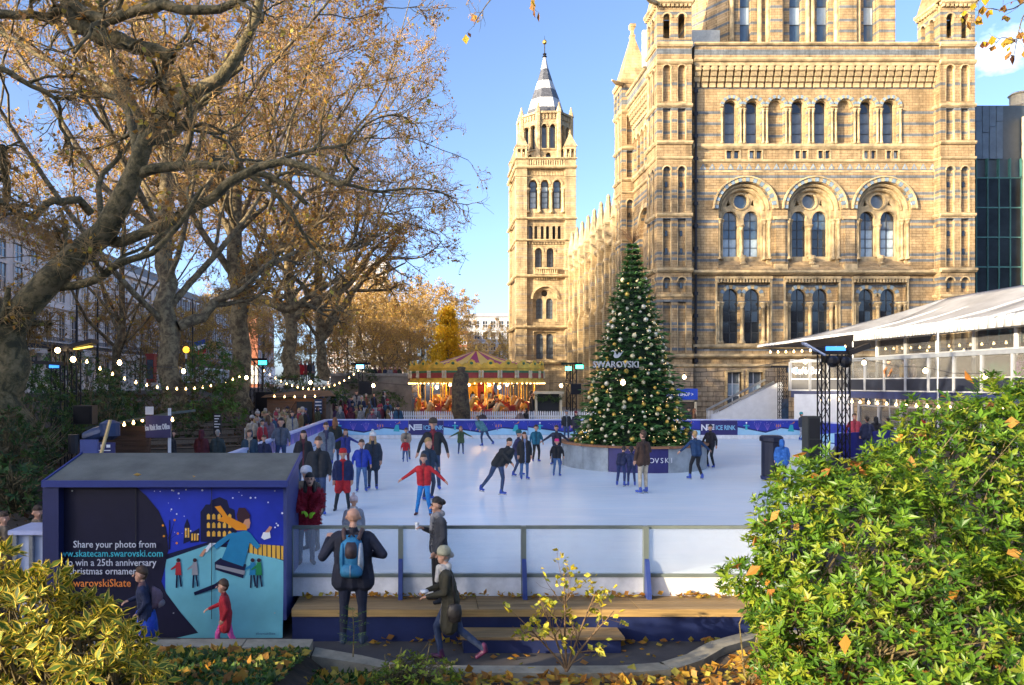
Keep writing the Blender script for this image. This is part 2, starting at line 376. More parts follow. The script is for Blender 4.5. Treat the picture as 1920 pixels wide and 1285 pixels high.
def column(mb, u, w, z0, z1, r):
    c = (u, w, 0)
    mb.lathe(c, [(r * 1.7, z0), (r * 1.7, z0 + r * .9), (r * 1.25, z0 + r * 1.5), (r, z0 + r * 2.1), (r * .96, z1 - r * 3.2), (r * 1.25, z1 - r * 3.0), (r * 1.0, z1 - r * 2.7), (r * 1.75, z1 - r * .9), (r * 1.9, z1 - r * .8), (r * 1.9, z1)], 10)
def col_obj(parent, xf, u, w, z0, z1, r, m=None):
    b = MB(xf); column(b, u, w, z0, z1, r); return b.build('column', m or M_TRIM, parent, smooth=True)

pav = thing('museum_pavilion', 'huge striped stone museum block with rows of round arched windows', 'museum', (32, 66, 0.9))
fM, fT = front(62.8), front(62.0)
# ---- main front wall
hl = []; arc_c = [1371, 1412, 1455, 1498, 1541, 1584, 1626, 1669]; blind = {1455, 1584}
for c in arc_c: hl.append(arch_pts(UM(c - 15), UM(c + 15), ZM(270), ZM(186), 10))
sq = [(1362, 1372), (1376, 1386), (1405, 1414), (1418, 1428), (1491, 1500), (1504, 1513), (1534, 1543), (1547, 1556), (1620, 1629), (1633, 1642), (1662, 1671), (1675, 1684)]
for a, b in sq: hl.append(rect_pts(UM(a), UM(b), ZM(298), ZM(283)))
big = [1397, 1527, 1657]
for c in big: hl.append(arch_pts(UM(c - 50), UM(c + 50), ZM(498), ZM(342), 20))
gf = [1394, 1522, 1650]
for c in gf: hl.append(rect_pts(UM(c - 50), UM(c + 50), ZM(650), ZM(527)))
bw_ = [(1361, 1387), (1400, 1427), (1489, 1515), (1528, 1555), (1617, 1643), (1656, 1683)]
for a, b in bw_: hl.append(rect_pts(UM(a), UM(b), ZM(764), ZM(698)))
MB(fM).wall(rect_pts(UM(1296), UM(1764), ZM(690), ZM(122)), [h for h in hl if h[0][1] > ZM(690)], 0, 0.5).build('wall', M_STONE, pav)
MB(fM).wall(rect_pts(UM(1296), UM(1764), 0.3, ZM(690.2)), [h for h in hl if h[0][1] < ZM(690)], -0.25, 0.5).build('base_wall', M_STONEB, pav)
_blk = None; _rb = random.Random(3)
for _j in range(9):
    _z0 = .35 + .455 * _j
    for _i in range(-1, 12):
        _u0 = UM(1300) + .98 * _i + (.49 if _j % 2 else 0); _u1 = _u0 + .95
        if _u0 < UM(1299) or _u1 > UM(1490) or any(_u1 > UM(a - 5) and _u0 < UM(b + 5) and _z0 < ZM(691) and _z0 + .43 > ZM(770) for a, b in bw_): continue
        if _z0 + .43 > ZM(690.5): continue
        _bo = link('stone_block', cube_me(M_STONEB), pav, True, ((_u0 + _u1) / 2, 62.8 - .27, _z0 + .215)); _bo.scale = (.95, .10 + _rb.uniform(0, .05), .43)
MB().box(20.6, 45.0, 64.6, 76, 0.3, ZM(92)).build('inner_wall', M_TRIMD, pav)  # solid core box, added behind the panes to block light
# string courses and cornices
def strings(xf, u0, u1, Z, rows, parent, m=M_TRIM, name='string_course'):
    for (a, b, pr) in rows:
        mb = MB(xf); z1, z0 = Z(a), Z(b); h = z1 - z0
        mb.prism([(-pr, z1), (-pr, z0 + h * .45), (-pr * .45, z0), (0.02, z0), (0.02, z1)], u0, u1, plane='yz').build(name, m, parent)
strings(fM, UM(1297), UM(1763), ZM, [(271, 280, .22), (300, 305, .15), (508, 516, .5), (646, 654, .28), (664, 672, .45), (683, 690.5, .42)], pav)
# parapet on its corbel table
MB(fM).box(UM(1297), UM(1763), -0.62, 0.0, ZM(122.2), ZM(91)).build('parapet', M_STONE, pav)
strings(lambda p: fM((p[0], p[1] - .62, p[2])), UM(1297), UM(1763), ZM, [(87, 92, .2), (116, 122, .2)], pav, M_TRIM)
MB(fM).box(UM(1297), UM(1763), -0.03, 0.02, ZM(164), ZM(128.6)).build('corbel_gap_shade', mat('gap_shade_stone', (.13, .085, .045), .9, .3, 2), pav)  # dark sheet that paints the shade in the gaps between the corbels
MB(fM).box(UM(1297), UM(1763), -0.6, 0.2, ZM(128.5), ZM(122.2)).build('corbel_course', M_TRIM, pav)
cb0 = MB(); hh = ZM(128.5) - ZM(165)
cb0.prism([(0, hh), (0, 0), (-.14, 0), (-.14, hh * .22), (-.3, hh * .26), (-.3, hh * .48), (-.44, hh * .52), (-.44, hh * .72), (-.58, hh * .78), (-.58, hh)], -.24, .24, plane='yz')
cb_first = None
for k in range(31):
    u = UM(1305 + 14.95 * k); mb = MB(fM)
    if cb_first is None:
        cb_first = cb0.build('corbel', M_TRIM, pav); cb_first.location = Vector((u, 62.8, ZM(165))) - wloc(pav)
    else:
        c = cb_first.copy(); COL.objects.link(c); c.location = Vector((u, 62.8, ZM(165))) - wloc(pav)
ar = MB(fM)
for k in range(30):
    u = UM(1305 + 14.95 * (k + .5)); ar.ring(u, ZM(137), .12, .4, 0, PI, 8, -.5, -.3)
    ar.box(u - .36, u + .36, -.5, -.3, ZM(131), ZM(128.6))
ar.build('corbel_arches', M_TRIM, pav)
# ---- arcade of tall windows
for c in arc_c:
    mb = MB(fM); zs = ZM(186) - UM(815)
    n = 13
    for i in range(n):
        mb.ring(UM(c), zs, UM(800 + 15.5), UM(800 + 21.5), PI * i / n + .012, PI * (i + 1) / n - .012, 2, -.12 - .02 * (i % 2), .05, mi=i % 2)
    mb.ring(UM(c), zs, UM(800 + 13), UM(800 + 15.5), 0, PI, 14, .08, .5, mi=0)
    mb.build('arch_hood', [M_TRIM, M_BLUEST], pav)
    if c in blind:
        MB(fM).box(UM(c - 16), UM(c + 16), .34, .5, ZM(271), ZM(184)).build('blind_panel', M_STONE, pav)
    else:
        window(pav, fM, 0, UM(c - 10), UM(c + 10), ZM(268), ZM(190), .48, 1, 4, [G_GREY, G_GREY, G_DARK])
        jm = MB(fM); jm.box(UM(c - 15), UM(c - 10), .3, .5, ZM(270), ZM(186)); jm.box(UM(c + 10), UM(c + 15), .3, .5, ZM(270), ZM(186)); jm.build('reveal', M_STONEP, pav)
for i in range(9):
    m0 = (arc_c[i - 1] + arc_c[i]) / 2 if 0 < i < 8 else (arc_c[0] - 21 if i == 0 else arc_c[7] + 21)
    offs = [-3.6, 3.6] if 0 < i < 8 else [3 if i == 0 else -3]
    for o in offs: col_obj(pav, fM, UM(m0 + o), -.1, ZM(270), ZM(205), .095)
# small square windows
for a, b in sq:
    window(pav, fM, 0, UM(a), UM(b), ZM(298), ZM(283), .2, 1, 1, G_BLUE if (a * 7) % 5 else G_PALE, False)
    MB(fM).wall(rect_pts(UM(a - 2.5), UM(b + 2.5), ZM(300), ZM(281)), [rect_pts(UM(a), UM(b), ZM(298), ZM(283))], -.05, .05).build('window_surround', M_TRIM, pav)
# triangle frieze
fz = MB(fM)
for k in range(26):
    u = 1312 + 17.2 * k
    fz.prism([(UM(u), ZM(318)), (UM(u + 12), ZM(318)), (UM(u + 6), ZM(307))], -.025, .02, mi=1)
    fz.prism([(UM(u + 3.5), ZM(316.5)), (UM(u + 8.5), ZM(316.5)), (UM(u + 6), ZM(311))], -.05, -.02, mi=0)
fz.box(UM(1300), UM(1760), -.02, .02, ZM(323), ZM(319.5), 0)
fz.build('triangle_frieze', [M_TRIM, M_BLUEST], pav)
# ---- great arches
for c in big:
    zs = ZM(342) - UM(850)
    hood = MB(fM); n = 24
    for i in range(n):
        hood.ring(UM(c), zs, UM(800 + 51), UM(800 + 58.5), PI * i / n + .006, PI * (i + 1) / n - .006, 2, -.14 - .02 * (i % 2), .05, mi=i % 2)
    hood.ring(UM(c), zs, UM(800 + 58.5), UM(800 + 61), 0, PI, 28, -.24, .05, mi=0)
    hood.build('arch_hood', [M_TRIM, M_BLUEST], pav)
    for (r1, r0, w0) in ((50.5, 44, .28), (44, 37.5, .58)):
        o = MB(fM); o.ring(UM(c), zs, UM(800 + r0), UM(800 + r1), 0, PI, 24, w0, w0 + .4)
        o.ring(UM(c), zs, UM(800 + r0 + 1.5), UM(800 + r0 + 3.5), 0, PI, 24, w0 - .1, w0 + .1)
        for sg in (-1, 1):
            a, b = sorted((UM(c + sg * r0), UM(c + sg * r1))); o.box(a, b, w0 + .02, w0 + .4, ZM(500), zs)
        o.build('arch_order', M_TRIM, pav)
        for sg in (-1, 1): col_obj(pav, fM, UM(c + sg * (r0 + 3.2)), w0 - .12, ZM(486), ZM(410), .13)
    # tracery
    lz0, lz1 = ZM(478), ZM(392)
    holes = [arch_pts(UM(c - 34), UM(c - 6), lz0, lz1, 12), arch_pts(UM(c + 6), UM(c + 34), lz0, lz1, 12), circ_pts(UM(c), ZM(373.5), UM(813.5))]
    holes += [[(UM(c + sg * 19), ZM(380)), (UM(c + sg * 28), ZM(383)), (UM(c + sg * 23), ZM(370))] for sg in (-1, 1)]
    out = [(UM(c - 37.5), ZM(500)), (UM(c + 37.5), ZM(500))] + [(UM(c) + UM(837.5) * math.cos(PI * i / 20), zs + UM(837.5) * math.sin(PI * i / 20)) for i in range(21)]
    t = MB(fM).wall(out, holes, .92, 1.15)
    t.ring(UM(c), ZM(373.5), UM(813.5), UM(816.5), 0, 2 * PI, 24, .84, 1.0)
    for sg in (-1, 1): t.ring(UM(c + sg * 20), lz1 - UM(814), UM(814), UM(816.5), 0, PI, 14, .85, 1.0)
    t.build('tracery', M_TRIM, pav)
    col_obj(pav, fM, UM(c), .8, ZM(480), ZM(418), .15)
    gl = [[G_PALE, G_BLUE, G_GREY], [G_DARK, G_DARK, G_BLUE], [G_PALE, G_PALE, G_GREY, G_DARK]][big.index(c)]
    for sg in (-1, 1): window(pav, fM, 0, UM(c + sg * 20 - 14), UM(c + sg * 20 + 14), lz0, lz1, 1.16, 2, 5, gl)
    window(pav, fM, 0, UM(c - 13.5), UM(c + 13.5), ZM(387), ZM(360), 1.16, 1, 1, [G_BLUE, G_GREY, G_GREY][big.index(c)])
    # sloping sill with a carved block under the middle shaft
    sl = MB(fM); sl.prism([(-.35, ZM(507)), (1.0, ZM(507)), (1.0, ZM(488)), (.6, ZM(488))], UM(c - 52), UM(c + 52), plane='yz'); sl.build('sill', M_TRIMD, pav)
    ba = MB(fM); ba.box(UM(c - 7), UM(c + 7), -.1, .75, ZM(503), ZM(497)); ba.lathe((UM(c), .4, 0), [(.1, ZM(497)), (.34, ZM(494)), (.2, ZM(490)), (.36, ZM(484)), (.24, ZM(478))], 8); ba.build('carved_block', M_TRIM, pav)
# piers between the great arches
for u in (1462, 1592):
    MB(fM).box(UM(u - 9), UM(u + 9), -.13, .2, ZM(498), ZM(408)).build('pier', M_STONE, pav); MB(fM).box(UM(u - 12), UM(u + 12), -.2, .2, ZM(412), ZM(406)).build('impost', M_TRIM, pav)
    MB(fM).box(UM(u - 12), UM(u + 12), -.3, .2, ZM(507), ZM(496)).build('plinth', M_TRIM, pav)
# ---- ground floor pairs
for c in gf:
    hs = [arch_pts(UM(c - 35), UM(c - 6), ZM(644), ZM(541), 10), arch_pts(UM(c + 6), UM(c + 35), ZM(644), ZM(541), 10)]
    MB(fM).wall(rect_pts(UM(c - 51), UM(c + 51), ZM(652), ZM(526)), hs, .42, .62).build('recessed_wall', M_STONE, pav)
    v = MB(fM)
    for sg in (-1, 1):
        for i in range(9):
            v.ring(UM(c + sg * 20.5), ZM(541) - UM(814.5), UM(815), UM(822), PI * i / 9 + .02, PI * (i + 1) / 9 - .02, 2, .36 - .02 * (i % 2), .45, mi=i % 2)
    v.build('voussoirs', [M_TRIM, M_BLUEST], pav)
    for o, w in ((0, .3), (-40, .3), (40, .3), (-47, .05), (47, .05)): col_obj(pav, fM, UM(c + o), w, ZM(644), ZM(566), .16 if abs(o) < 45 else .12)
    dn = MB(fM); dn.box(UM(c - 53), UM(c + 53), -.22, .1, ZM(523.5), ZM(519))
    for i in range(17): dn.box(UM(c - 50 + 6 * i), UM(c - 47 + 6 * i), -.16, .35, ZM(530), ZM(523.5))
    dn.box(UM(c - 53), UM(c - 50), -.1, .1, ZM(648), ZM(523.5)); dn.box(UM(c + 50), UM(c + 53), -.1, .1, ZM(648), ZM(523.5)); dn.build('lintel', M_TRIM, pav)
    for sg in (-1, 1): window(pav, fM, 0, UM(c + sg * 20.5 - 14.5), UM(c + sg * 20.5 + 14.5), ZM(644), ZM(541), .66, 2, 5, G_DARK, fm=M_FRAME)
    MB(fM).box(UM(c - 51), UM(c + 51), -.12, .45, ZM(650), ZM(644.5)).build('sill', M_TRIM, pav)
for a, b in bw_:
    window(pav, fM, 0, UM(a), UM(b), ZM(764), ZM(698), .15, 2, 3, [G_GREY, G_PALE, G_GREY], False, fm=M_WHITE)
    MB(fM).wall(rect_pts(UM(a - 4), UM(b + 4), ZM(768), ZM(693)), [rect_pts(UM(a), UM(b), ZM(764), ZM(698))], -.36, -.1).build('window_surround', M_STONEP, pav)
# ---- corner turrets
def turret(parent, xf, u0, u1, z0, Zf, tag_rot, belfry=True, wdep=2.9):
    """one face of a corner turret with its tiers of paired blind panels (outer face at w = 0)"""
    W_ = u1 - u0; a0, a1 = u0 + W_ * .17, u0 + W_ * .40; b0, b1 = u0 + W_ * .60, u0 + W_ * .83
    hs = []
    for (zt, zb, ar_) in ((122, 190, 1), (203, 262, 0), (312, 398, 1), (410, 500, 0), (520, 548, 1), (566, 662, 0)):
        for (p, q) in ((a0, a1), (b0, b1)): hs.append((arch_pts if ar_ else rect_pts)(p, q, Zf(zb), Zf(zt)))
    MB(xf).wall(rect_pts(u0, u1, z0, Zf(113)), hs, 0, .3).build('wall', M_STONE, parent)
    MB(xf).box(u0 + .02, u1 - .02, .28, .5, z0, Zf(113)).build('blind_panel', M_STONE, parent)
    tr = MB(xf)
    for (p, q) in ((a0, a1), (b0, b1)):
        c = (p + q) / 2; r = (q - p) / 2
        for zt in (122, 312, 520): tr.ring(c, Zf(zt) - r, r, r + .1, 0, PI, 10, -.06, .05)
        for zt, zb in ((122, 190), (203, 262), (312, 398), (410, 500), (566, 662)):
            for uu in (p - .03, q + .03): tr.cyl((uu, .06, Zf(zb)), (uu, .06, Zf(zt) - r * .9), .07, n=6)
    tr.build('blind_arcade', M_TRIM, parent)
    dk = MB(xf)
    for (p, q) in ((a0, a1), (b0, b1)):
        c = (p + q) / 2
        for z in (345, 437, 470, 535): dk.box(c - .1, c + .1, .2, .3, Zf(z + 5), Zf(z - 5))
    dk.build('slit_windows', G_DARK, parent)
    strings(xf, u0 - .05, u1 + .05, Zf, [(113, 120.5, .2), (195, 201, .16), (265, 271, .2), (294, 299, .15), (400, 406, .15), (503, 511, .3), (552, 558, .15), (664, 672, .3), (683, 690.5, .28)], parent)
    MB(xf).box(u0 - .03, u1 + .03, -.22, .5, .3, Zf(690.5)).build('base_wall', M_STONEB, parent)
    if belfry:
        hb = [arch_pts(p + .02, q - .02, Zf(72), Zf(26), 10) for (p, q) in ((a0, a1), (b0, b1))]
        MB(xf).wall(rect_pts(u0, u1, Zf(113), Zf(10)), hb, 0, .35).build('belfry_wall', M_STONE, parent)
        hd = MB(xf)
        for (p, q) in ((a0, a1), (b0, b1)): hd.ring((p + q) / 2, Zf(26) - (q - p) / 2, (q - p) / 2, (q - p) / 2 + .12, 0, PI, 10, -.07, .05); 
        hd.build('arch_hood', M_TRIM, parent)
        strings(xf, u0 - .04, u1 + .04, Zf, [(80, 88, .2), (2, 10, .3)], parent)
        cbm = MB(xf)
        for i in range(8): cbm.box(u0 + W_ * (i + .2) / 8, u0 + W_ * (i + .7) / 8, -.22, .1, Zf(14), Zf(9))
        cbm.build('corbels', M_TRIM, parent)
for (ua, ub) in ((1232, 1297), (1763, 1828)):
    turret(pav, fT, UT(ua), UT(ub), ZT(690), ZT, 0)
    x0, x1 = UT(ua), UT(ub)
    turret(pav, side(x0), 62.31, 64.9, ZT(690), ZT, PI / 2)
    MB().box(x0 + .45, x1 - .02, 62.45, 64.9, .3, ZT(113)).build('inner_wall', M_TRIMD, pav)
    MB().box(x1 - .3, x1 - .001, 62.3, 64.9, ZT(690), ZT(10)).build('return_wall', M_STONE, pav)
    MB().box(x0 + .3, x1 - .3, 64.6, 64.9, ZT(113), ZT(10)).build('return_wall', M_STONE, pav)
    r = MB(); cx, cy = (x0 + x1) / 2, 63.45
    r.lathe((cx, cy, 0), [(2.35, ZT(4)), (2.35, ZT(0)), (2.1, ZT(-2)), (.25, ZT(-150))], 4, a0=PI / 4); r.build('spire', M_TRIMD, pav)
# downpipes
for u in (1303, 1753):
    dp = MB(fM); dp.cyl((UM(u), -.18, ZM(690)), (UM(u), -.18, ZM(150)), .1, n=8)
    for k in range(13): dp.box(UM(u) - .16, UM(u) + .16, -.3, 0, ZM(176 + k * 42), ZM(170 + k * 42))
    dp.build('downpipe', M_DARKMETAL if u == 1303 else M_TRIMD, pav)
# ---- left return of the block
fS = side(20.3); ZS = ZM
hs2 = [arch_pts(66.2 + 1.2 * k, 67.0 + 1.2 * k, ZM(270), ZM(186), 10) for k in range(6)]
hs2 += [arch_pts(66.9, 71.2, ZM(498), ZM(358), 16), arch_pts(67.2, 68.8, ZM(640), ZM(541), 10), arch_pts(69.4, 71.0, ZM(640), ZM(541), 10)]
MB(fS).wall(rect_pts(64.9, 73.3, .3, ZM(122)), hs2, 0, .5).build('wall', M_STONE, pav)
for k in range(6): window(pav, fS, PI / 2, 66.2 + 1.2 * k, 67.0 + 1.2 * k, ZM(270), ZM(186), .45, 1, 4, G_GREY)
for (a, b) in ((67.4, 68.9), (69.2, 70.7)): window(pav, fS, PI / 2, a, b, ZM(478), ZM(392), .8, 2, 5, G_BLUE)
for (a, b) in ((67.2, 68.8), (69.4, 71.0)): window(pav, fS, PI / 2, a, b, ZM(640), ZM(541), .5, 2, 5, G_DARK)
MB(fS).box(66.5, 71.6, .85, 1.0, ZM(500), ZM(356)).build('recessed_wall', M_STONEP, pav)
strings(fS, 64.9, 73.2, ZM, [(271, 280, .3), (300, 305, .2), (508, 516, .5), (646, 654, .3), (664, 672, .45)], pav)
MB(fS).box(64.9, 73.2, -.62, 0.3, ZM(128.5), ZM(91)).build('parapet', M_STONE, pav)
strings(lambda p: fS((p[0], p[1] - .62, p[2])), 64.9, 73.2, ZM, [(87, 92, .2), (116, 122, .2)], pav)
for k in range(13):
    c = cb_first.copy(); COL.objects.link(c); c.rotation_euler = (0, 0, -PI / 2); c.location = Vector((20.3, 65.2 + .66 * k, ZM(165))) - wloc(pav)
hd = MB(fS)
for k in range(6): hd.ring(66.6 + 1.2 * k, ZM(186) - .4, .4, .58, 0, PI, 12, -.12, .05)
hd.ring(69.05, ZM(358) - 2.15, 2.2, 2.6, 0, PI, 24, -.2, .05); hd.build('arch_hood', M_TRIM, pav)
# back turret with its stone pinnacle
s3 = 1400 / 73.2; Z3 = zc(s3)
turret(pav, front(73.2), 19.13, 21.9, ZT(690), ZT, 0, belfry=False)
turret(pav, side(19.13), 73.51, 76.0, ZT(690), ZT, 0, belfry=False)
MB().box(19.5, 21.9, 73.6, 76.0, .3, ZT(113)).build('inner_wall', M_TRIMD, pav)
zt0 = ZT(113)
for xf, u0 in ((front(73.2), 19.13), (side(19.13), 73.56)):
    MB(xf).wall(rect_pts(u0, u0 + 2.8, zt0, zt0 + 2.6), [arch_pts(u0 + .55, u0 + 1.2, zt0 + .3, zt0 + 2.1), arch_pts(u0 + 1.6, u0 + 2.25, zt0 + .3, zt0 + 2.1)], 0, .35).build('belfry_wall', M_STONE, pav)
zt1 = zt0 + 2.6
pn = MB(); pc = (20.53, 74.6, 0)
pn.lathe(pc, [(2.15, zt1), (2.3, zt1 + .35), (2.05, zt1 + .45), (.32, zt1 + 4.9), (.36, zt1 + 5.3), (.22, zt1 + 5.35), (.2, zt1 + 5.8), (.42, zt1 + 6.1), (.42, zt1 + 6.4), (.1, zt1 + 6.5)], 4, a0=PI / 4)
pn.build('spire', M_STONEP, pav)
gy = MB(); gy.tube([(19.1, 73.2, zt1 - .1), (18.4, 72.6, zt1 - .2), (17.9, 72.2, zt1 - .1)], [.22, .2, .08], 6); gy.tube([(19.1, 62, ZT(6)), (18.4, 61.4, ZT(9)), (17.9, 61.0, ZT(8))], [.22, .2, .08], 6); gy.build('gargoyle', M_TRIM, pav)
# ---- upper storey behind the parapet
sU = 1400 / 65.6; UU = uc(sU); fU = front(65.6); zu0, zu1 = ZM(100), ZM(92) + 9.5
uw = [(1387, 1408), (1480, 1503), (1531, 1553), (1619, 1641)]
MB(fU).wall(rect_pts(UU(1365), UU(1672), zu0, zu1), [rect_pts(UU(a), UU(b), ZM(84), zu1 - 1.2) for a, b in uw], 0, .5).build('wall', M_STONE, pav)
for a, b in uw: window(pav, fU, 0, UU(a), UU(b), ZM(84), zu1 - 1.2, .4, 1, 5, [G_BLUE, G_BLUE, G_PALE, G_BLUE, G_DARK], False)
for u in (1371, 1423, 1438, 1463, 1513, 1522, 1566, 1601, 1608, 1655):
    col_obj(pav, fU, UU(u), -.15, ZM(92), zu1 - 1.0, .2)
for u0, u1 in ((1440, 1462), (1568, 1600), (1642, 1672)): MB(fU).box(UU(u0), UU(u1), -.5, .1, zu0, zu1).build('pilaster', M_STONE, pav)
for (xa, xb, ya, yb) in ((UU(1365), 24.2, 65.6, 69.0), (UU(1672), 43.2, 65.6, 69.0)):
    q = MB(); q.prism([(xa, ya), (xb, yb), (xb, 74), (xa, 74)] if xb < xa else [(xa, ya), (xa, 74), (xb, 74), (xb, yb)], zu0, zu1, plane='xy'); q.build('canted_wall', M_STONE, pav)
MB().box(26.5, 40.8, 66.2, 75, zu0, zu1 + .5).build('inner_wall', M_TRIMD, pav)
MB().prism([(23, zu1 + .4), (44, zu1 + .4), (38, zu1 + 7), (29, zu1 + 7)], 65.2, 75.5).build('roof', M_SLATE, pav)
# access rails on the parapet
rl = MB()
for x0, x1, y in ((22.4, 25.0, 64.4), (40.6, 43.0, 64.4)):
    for k in range(5): rl.cyl((x0 + (x1 - x0) * k / 4, y, ZM(92)), (x0 + (x1 - x0) * k / 4, y, ZM(92) + 1.1), .03, n=6)
    for z in (.55, 1.1): rl.cyl((x0, y, ZM(92) + z), (x1, y, ZM(92) + z), .03, n=6)
rl.build('guard_rail', M_STEEL, pav)
MB().box(19.2, 26, 66.2, 66.6, ZM(92), ZM(92) + 3.2).build('stair_hut', mat('cream_render', (0.75, 0.72, 0.62), .7), pav)

# ================================================================== wing
wing = thing('museum_wing', 'long receding museum wing with a spiked row of stone pinnacles', 'museum wing', (19.3, 88, 0.9))
Mw = stone_mat('wing_terracotta', (0.52, 0.38, 0.20), (0.36, 0.24, 0.11), (0.28, 0.30, 0.32), [(z, z + .28) for z in (3.2, 5.6, 8, 10.4, 13.4, 15.2, 17.0)], band_amt=.45)
fW = side(19.5)
ys = [76.1 + 3.3 * k for k in range(8)]
hw = []
for y in ys[:7]:
    for k in (0, 1):
        hw.append(arch_pts(y + .75 + k * .95, y + 1.55 + k * .95, 13.1, 17.2, 8)); hw.append(arch_pts(y + .75 + k * .95, y + 1.55 + k * .95, 5.6, 10.6, 8))
MB(fW).wall(rect_pts(76, 100.2, .3, 18.9), hw, 0, .45).build('wall', Mw, wing)
for y in ys[:7]:
    for k in (0, 1):
        window(wing, fW, PI / 2, y + .75 + k * .95, y + 1.55 + k * .95, 13.1, 17.2, .45, 1, 3, G_GREY); window(wing, fW, PI / 2, y + .75 + k * .95, y + 1.55 + k * .95, 5.6, 10.6, .45, 1, 3, G_GREY)
    h = MB(fW); h.ring(y + 1.65, 16.4, 1.05, 1.3, 0, PI, 14, -.25, .05); h.ring(y + 1.65, 9.8, 1.05, 1.25, 0, PI, 14, -.2, .05)
    for u in (.6, 1.65, 2.7):
        h.cyl((y + u, -.12, 5.5), (y + u, -.12, 9.9), .1, n=6); h.cyl((y + u, -.14, 13), (y + u, -.14, 16.4), .11, n=6)
    h.build('arch_hood', M_TRIM, wing)
for y in ys:
    b = MB(fW); b.box(y - .42, y + .42, -.75, 0, .3, 12); b.box(y - .36, y + .36, -.58, 0, 12, 18.9); b.prism([(-.75, 12), (-.58, 12.6), (0, 12.6), (0, 12)], y - .42, y + .42, plane='yz'); b.build('buttress', Mw, wing)
    p = MB(fW); p.box(y - .4, y + .4, -.62, .25, 18.9, 20.9); p.box(y - .48, y + .48, -.7, .33, 20.9, 21.1)
    p.lathe((y, -.18, 0), [(.6, 21.1), (.52, 21.8), (.36, 22.8), (.2, 23.7), (.24, 23.8), (.2, 24.0), (.05, 24.2)], 8)
    for du in (-.3, .3): p.cyl((y + du, -.64, 19), (y + du, -.64, 20.8), .09, n=6)
    p.tube([(y, -.6, 19.2), (y, -1.1, 19.3), (y, -1.35, 19.5)], [.18, .16, .06], 6)
    p.build('pinnacle', M_TRIM, wing)
strings(fW, 76, 100.2, lambda z: z, [(12.2, 11.7, .35), (19.1, 18.6, .4), (4.6, 4.2, .4), (15.2, 15.0, .1)], wing)
ba = MB(fW); ba.box(76, 100.2, -.15, .1, 20.0, 20.25)
for k in range(70): ba.cyl((76.2 + .34 * k, -.02, 19.1), (76.2 + .34 * k, -.02, 20.0), .07, n=5, caps=False)
ba.build('balustrade', M_TRIM, wing)
MB().prism([(20.2, 18.8), (34, 18.8), (27, 23.5)], 76.2, 100, plane='xz').build('roof', M_SLATE, wing)
MB().box(20.2, 34, 76.2, 100, .3, 18.8).build('inner_wall', M_TRIMD, wing)

# ================================================================== tower
tow = thing('museum_tower', 'tall slim stone tower with an octagonal belfry and banded grey spire', 'tower', (16, 104, 0.9))
sW = 14.0; U, Z = uc(sW), zc(sW)
Mt = stone_mat('tower_terracotta', (0.53, 0.40, 0.23), (0.39, 0.27, 0.135), (0.34, 0.34, 0.34), [(Z(p), Z(p - 3)) for p in (360, 372, 385, 430, 470, 485, 555, 570, 585, 632, 650, 668)], bh=.3, bw=.8, band_amt=.35)
fF = front(100.5); fP = front(100.0)
x0, x1 = 12.0, 20.0
ho = [arch_pts(U(c - 8), U(c + 8), Z(390), Z(336), 10) for c in (1001, 1023, 1046)]
ho += [arch_pts(U(c - 3.2), U(c + 3.2), Z(447), Z(422), 6) for c in (996, 1006, 1018, 1028, 1040, 1050)]
ho += [arch_pts(U(1004), U(1018), Z(501), Z(464), 8), arch_pts(U(1026), U(1040), Z(501), Z(464), 8)]
ho += [arch_pts(U(1000), U(1046), Z(603), Z(537), 14), rect_pts(U(1002), U(1044), Z(676), Z(622))]
MB(fF).wall(rect_pts(x0 + .42, x1 - .02, .3, Z(300)), ho, 0, .5).build('wall', Mt, tow)
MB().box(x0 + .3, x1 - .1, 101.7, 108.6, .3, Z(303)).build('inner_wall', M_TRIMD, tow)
fL = side(x0)
hL = [arch_pts(102.2 + 2.2 * k, 103.4 + 2.2 * k, Z(392), Z(336), 8) for k in range(3)] + [arch_pts(103, 107, Z(603), Z(537), 12), arch_pts(103.4, 104.6, Z(501), Z(464), 8), arch_pts(105.4, 106.6, Z(501), Z(464), 8)]
MB(fL).wall(rect_pts(100.5, 109.0, .3, Z(300)), hL, .4, .8).build('wall', Mt, tow)
MB().box(x0 + .9, x0 + 1.1, 101.5, 108.5, .3, Z(303)).build('shutters', G_GREY, tow)
MB().box(x1 - .3, x1, 101, 109, .3, Z(300)).build('return_wall', Mt, tow)
for c in (1001, 1023, 1046):
    window(tow, fF, 0, U(c - 5.5), U(c + 5.5), Z(388), Z(337), .45, 1, 5, [G_PALE, G_PALE, G_BLUE]); MB(fF).ring(U(c), Z(336) - U(808), U(808.3), U(811), 0, PI, 12, -.15, .05).build('arch_hood', M_TRIM, tow)
for c in (990, 1012, 1034.5, 1057): col_obj(tow, fF, U(c), -.1, Z(398), Z(352), .2)
for c in (996, 1006, 1018, 1028, 1040, 1050): window(tow, fF, 0, U(c - 3.2), U(c + 3.2), Z(447), Z(422), .4, 1, 1, G_DARK)
for a, b in ((1004, 1018), (1026, 1040)):
    window(tow, fF, 0, U(a + 2), U(b - 2), Z(500), Z(465), .45, 2, 4, G_GREY); MB(fF).ring(U((a + b) / 2), Z(464) - U(807), U(807.3), U(810), 0, PI, 10, -.12, .05).build('arch_hood', M_TRIM, tow)
zs = Z(537) - U(823)
t = MB(fF).wall(arch_pts(U(1000), U(1046), Z(604), Z(536.5), 14), [arch_pts(U(1007), U(1020), Z(597), Z(558), 8), arch_pts(U(1026), U(1039), Z(597), Z(558), 8), circ_pts(U(1023), Z(548.5), U(806))], .5, .7)
t.ring(U(1023), zs, U(823), U(827), 0, PI, 20, -.18, .05); t.ring(U(1023), zs, U(818), U(823), 0, PI, 20, .2, .5); t.build('tracery', M_TRIM, tow)
